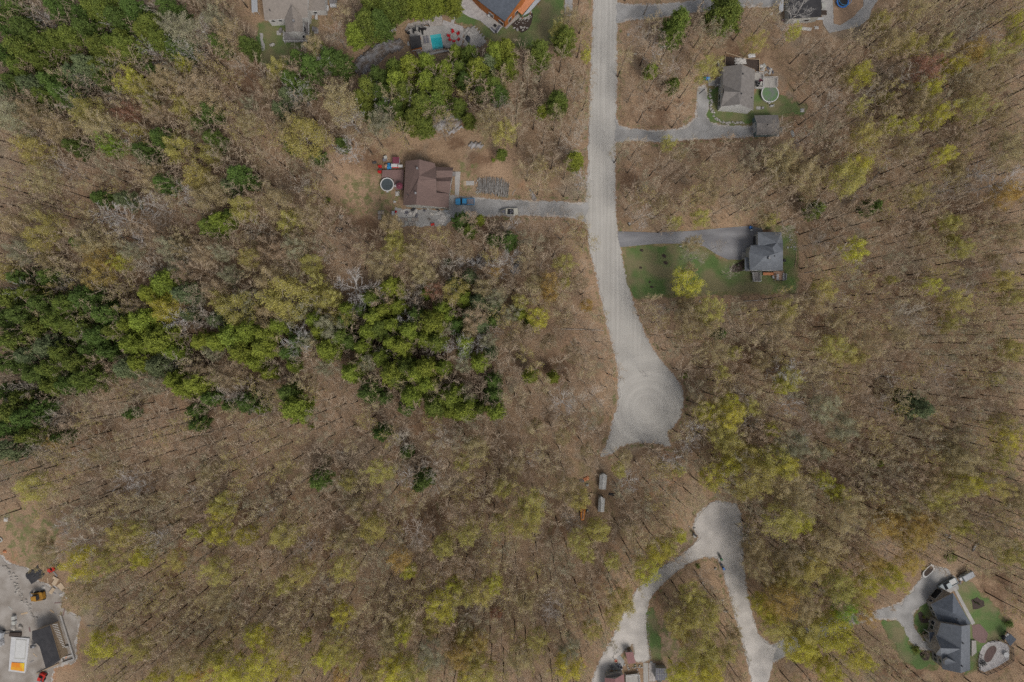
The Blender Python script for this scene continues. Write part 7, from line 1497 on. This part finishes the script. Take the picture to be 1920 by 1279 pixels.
crumpled(9, 1034, 1.0, .8, 'deck_orange', 'orange_bag', 'orange bag at the left edge above the yard', 'bag', 237, .5); solo(MB().ring(P(1, 1012).x, P(1, 1012).y, 0, .4, .45, .75, 20), 'tyre_ring', 'siding_grey', 'grey-rimmed ring at the left photo edge above the yard', 'tyre'); crumpled(11, 974, 1.2, 1.2, 'tarp_white', 'white_sheet', 'torn white sheet at the left edge above the olive grass', 'sheet', 238, .4)
for i, (a, b) in enumerate([((164,1173),(192,1172))]): log(*a, *b, .13, 'long white birch log right of the yard')

# ================================================================== fallen trunks and snags in the wood
for i, (a, b, r_, lb, m) in enumerate([((1052,617),(1132,620),.13,'long thin pale fallen trunk left of the road bend','rock_pale'),((105,305),(165,335),.16,'white fallen birch in the wood above the bare slope','rock_pale'),((1395,565),(1440,561),.12,'pale fallen trunk right below the slate-roofed house','rock_pale'),((1360,580),(1380,640),.11,'thin pale fallen trunk leaning down in the wood right of the road','bark_grey'),((1552,1000),(1500,940),.11,'grey fallen trunk in the lower right wood','bark_grey'),((1244,427),(1262,416),.12,'brown fallen log above the asphalt driveway','lumber'),((1292,384),(1308,372),.13,'grey fallen log left of two pale-green trees above the asphalt driveway','bark_grey'),((1625,355),(1650,322),.13,'long pale fallen trunk in the wood far right','rock_pale'),((1508,512),(1540,505),.1,'thin grey trunk right of the tan deck','bark_grey'),((1560,424),(1568,436),.12,'short tan log in the wood right of the slate-roofed house','lumber'),((685,505),(690,470),.14,'trunk shadow laid as a dark log in the bright clearing above the pines','bark_dark'),((605,455),(628,475),.13,'dark forked trunk lying in the clearing, left one','bark_dark'),((593,789),(650,792),.09,'dark rotten trunk right of the lone green bush','bark_dark'),((1770,160),(1774,172),.12,'short white birch stick in the wood upper right','rock_pale'),((1070,640),(1092,666),.1,'thin white trunk left of the road near the bend','rock_pale'),((540,150),(556,158),.1,'short white log left of the rock outcrop','rock_pale'),((1215,90),(1222,70),.1,'thin grey branch left of the round dark tree','bark_grey'),((1271,202),(1282,192),.1,'thin pale branch near the curve of the pale driveway','rock_pale'),((1040,440),(1052,452),.1,'small grey branch in brush left of the road','bark_grey')]):  # the dark log above the pines stands in for a trunk's cast shadow
    log(*a, *b, r_, lb, m=m)
boulders([(536,18,0.1)][:0])

# building site litter: boards, sacks and stones lying about the yard
r_ = random.Random(77)
for i, (x, y) in enumerate([(96,1098),(103,1112),(90,1088),(124,1118),(109,1130),(98,1146),(60,1240),(66,1228),(90,1262),(56,1180),(46,1150),(104,1076),(128,1102),(20,1140),(120,1148)]):
    u = P(x, y); a = r_.uniform(0, 3.1); L_ = r_.uniform(.8, 2.2)
    solo(MB().box((u.x, u.y, .02), (L_, r_.uniform(.2, .5), .12), a), 'scrap_board', ['lumber', 'deck_grey', 'plywood', 'siding_grey', 'deck_brown'][i % 5], '%s scrap board lying %s' % (['pale yellowish', 'dark grey', 'tan plywood', 'light grey', 'reddish brown'][i % 5], ['left of the square plywood sheet', 'below the long plywood sheet', 'above the yellow loader', 'at the wood edge beside the square plywood', 'in the yard below the loader', 'above the framed building', 'between pool shell and black roof, lower one', 'between pool shell and black roof, upper one', 'near the lower red tractor', 'right of the brown gravel heaps', 'beside the rubble ridge end', 'below the bright red tractor', 'under the tree right of the plywood', 'on the left bare part of the yard', 'at the top corner of the building frame'][i]), 'board', 'scrap boards in the construction yard')
# ------------------------------------------------------------------ labels for trees: size, colour and the nearest thing one can find
LM = [('the white house with taupe roof', 540, 30), ('the turquoise pool', 818, 78), ('the timber house', 935, 15), ('the grey-roofed house', 1385, 165), ('the brown-roofed house', 800, 345),
      ('the motor boat', 955, 398), ('the log pile', 925, 347), ('the slate-roofed house', 1437, 470), ('the road turning area', 1220, 760), ('the white sheds', 1128, 925),
      ('the gravel turnaround', 1355, 985), ('the big slate house', 1790, 1190), ('the black membrane roof', 90, 1210), ('the yellow loader', 75, 1116), ('the maroon-roofed shed', 1183, 1234),
      ('the kidney pool', 1857, 1226), ('the white canoe', 1828, 1023), ('the blue trampoline', 1580, 5), ('the long rock outcrop', 705, 110), ('the blue-grey rocks', 930, 495),
      ('the road bend', 1180, 560), ('the small detached garage', 1437, 235), ('the upper left corner', 0, 0), ('the lower right corner', 1919, 1279), ('the upper right corner', 1919, 0),
      ('the left photo edge middle', 0, 640), ('the right photo edge middle', 1919, 640), ('the bottom photo edge middle', 960, 1279), ('the olive lawn', 690, 370),
      ('the big white bare tree', 665, 542), ('the bright clearing', 620, 470), ('the lone dark conifer', 1720, 765), ('the lone slope bush', 555, 765)]
DIRS = ['right of', 'above right of', 'above', 'above left of', 'left of', 'below left of', 'below', 'below right of']
ORD = ['nearest', 'second', 'third', 'fourth', 'fifth', 'sixth', 'seventh', 'eighth', 'ninth', 'tenth', 'eleventh', 'twelfth', 'thirteenth', 'fourteenth', 'fifteenth']
KN = {'pine': ('pine', 'pine trees of the wood'), 'budding': ('budding tree', 'budding trees of the wood'), 'bare': ('bare tree', 'bare trees of the wood'), 'shrub': ('bush', 'evergreen bushes')}
TONE = {'yellowish': 'yellowish green', 'white': 'pale-limbed', 'grey': 'grey', 'brown': 'brown'}
buckets = {}
for t in TREES:
    o, kind, tone, px, py, d = t
    lm = min(LM, key=lambda l: math.hypot(l[1] - px, l[2] - py)); dx, dy = px - lm[1], lm[2] - py
    k = int(round(math.degrees(math.atan2(dy, dx)) / 45)) % 8
    lims = {'pine': (34, 46), 'budding': (36, 52), 'bare': (38, 54), 'shrub': (6, 13)}[kind]
    size = 'small' if d < lims[0] else 'large' if d > lims[1] else 'mid-sized'
    buckets.setdefault((size, TONE.get(tone, tone), kind, DIRS[k], lm[0]), []).append((math.hypot(dx, dy), o))
dup_n = 0
for (size, tone, kind, dr, lm), L in buckets.items():
    L.sort(key=lambda e: e[0])
    for i, (dist, o) in enumerate(L):
        base = f"{size} {tone} {KN[kind][0]}"
        where = f"{dr} {lm}"
        if len(L) == 1: lb = f"{base} {where}"
        else: lb = f"{base}, {ORD[min(i, 14)]}{' one' if i else ''} {where}"
        o['label'] = lb; o['group'] = KN[kind][1]
print("label buckets", len(buckets), "deepest", max(len(v) for v in buckets.values()), "longest", max(len(o['label'].split()) for o, *_ in TREES))
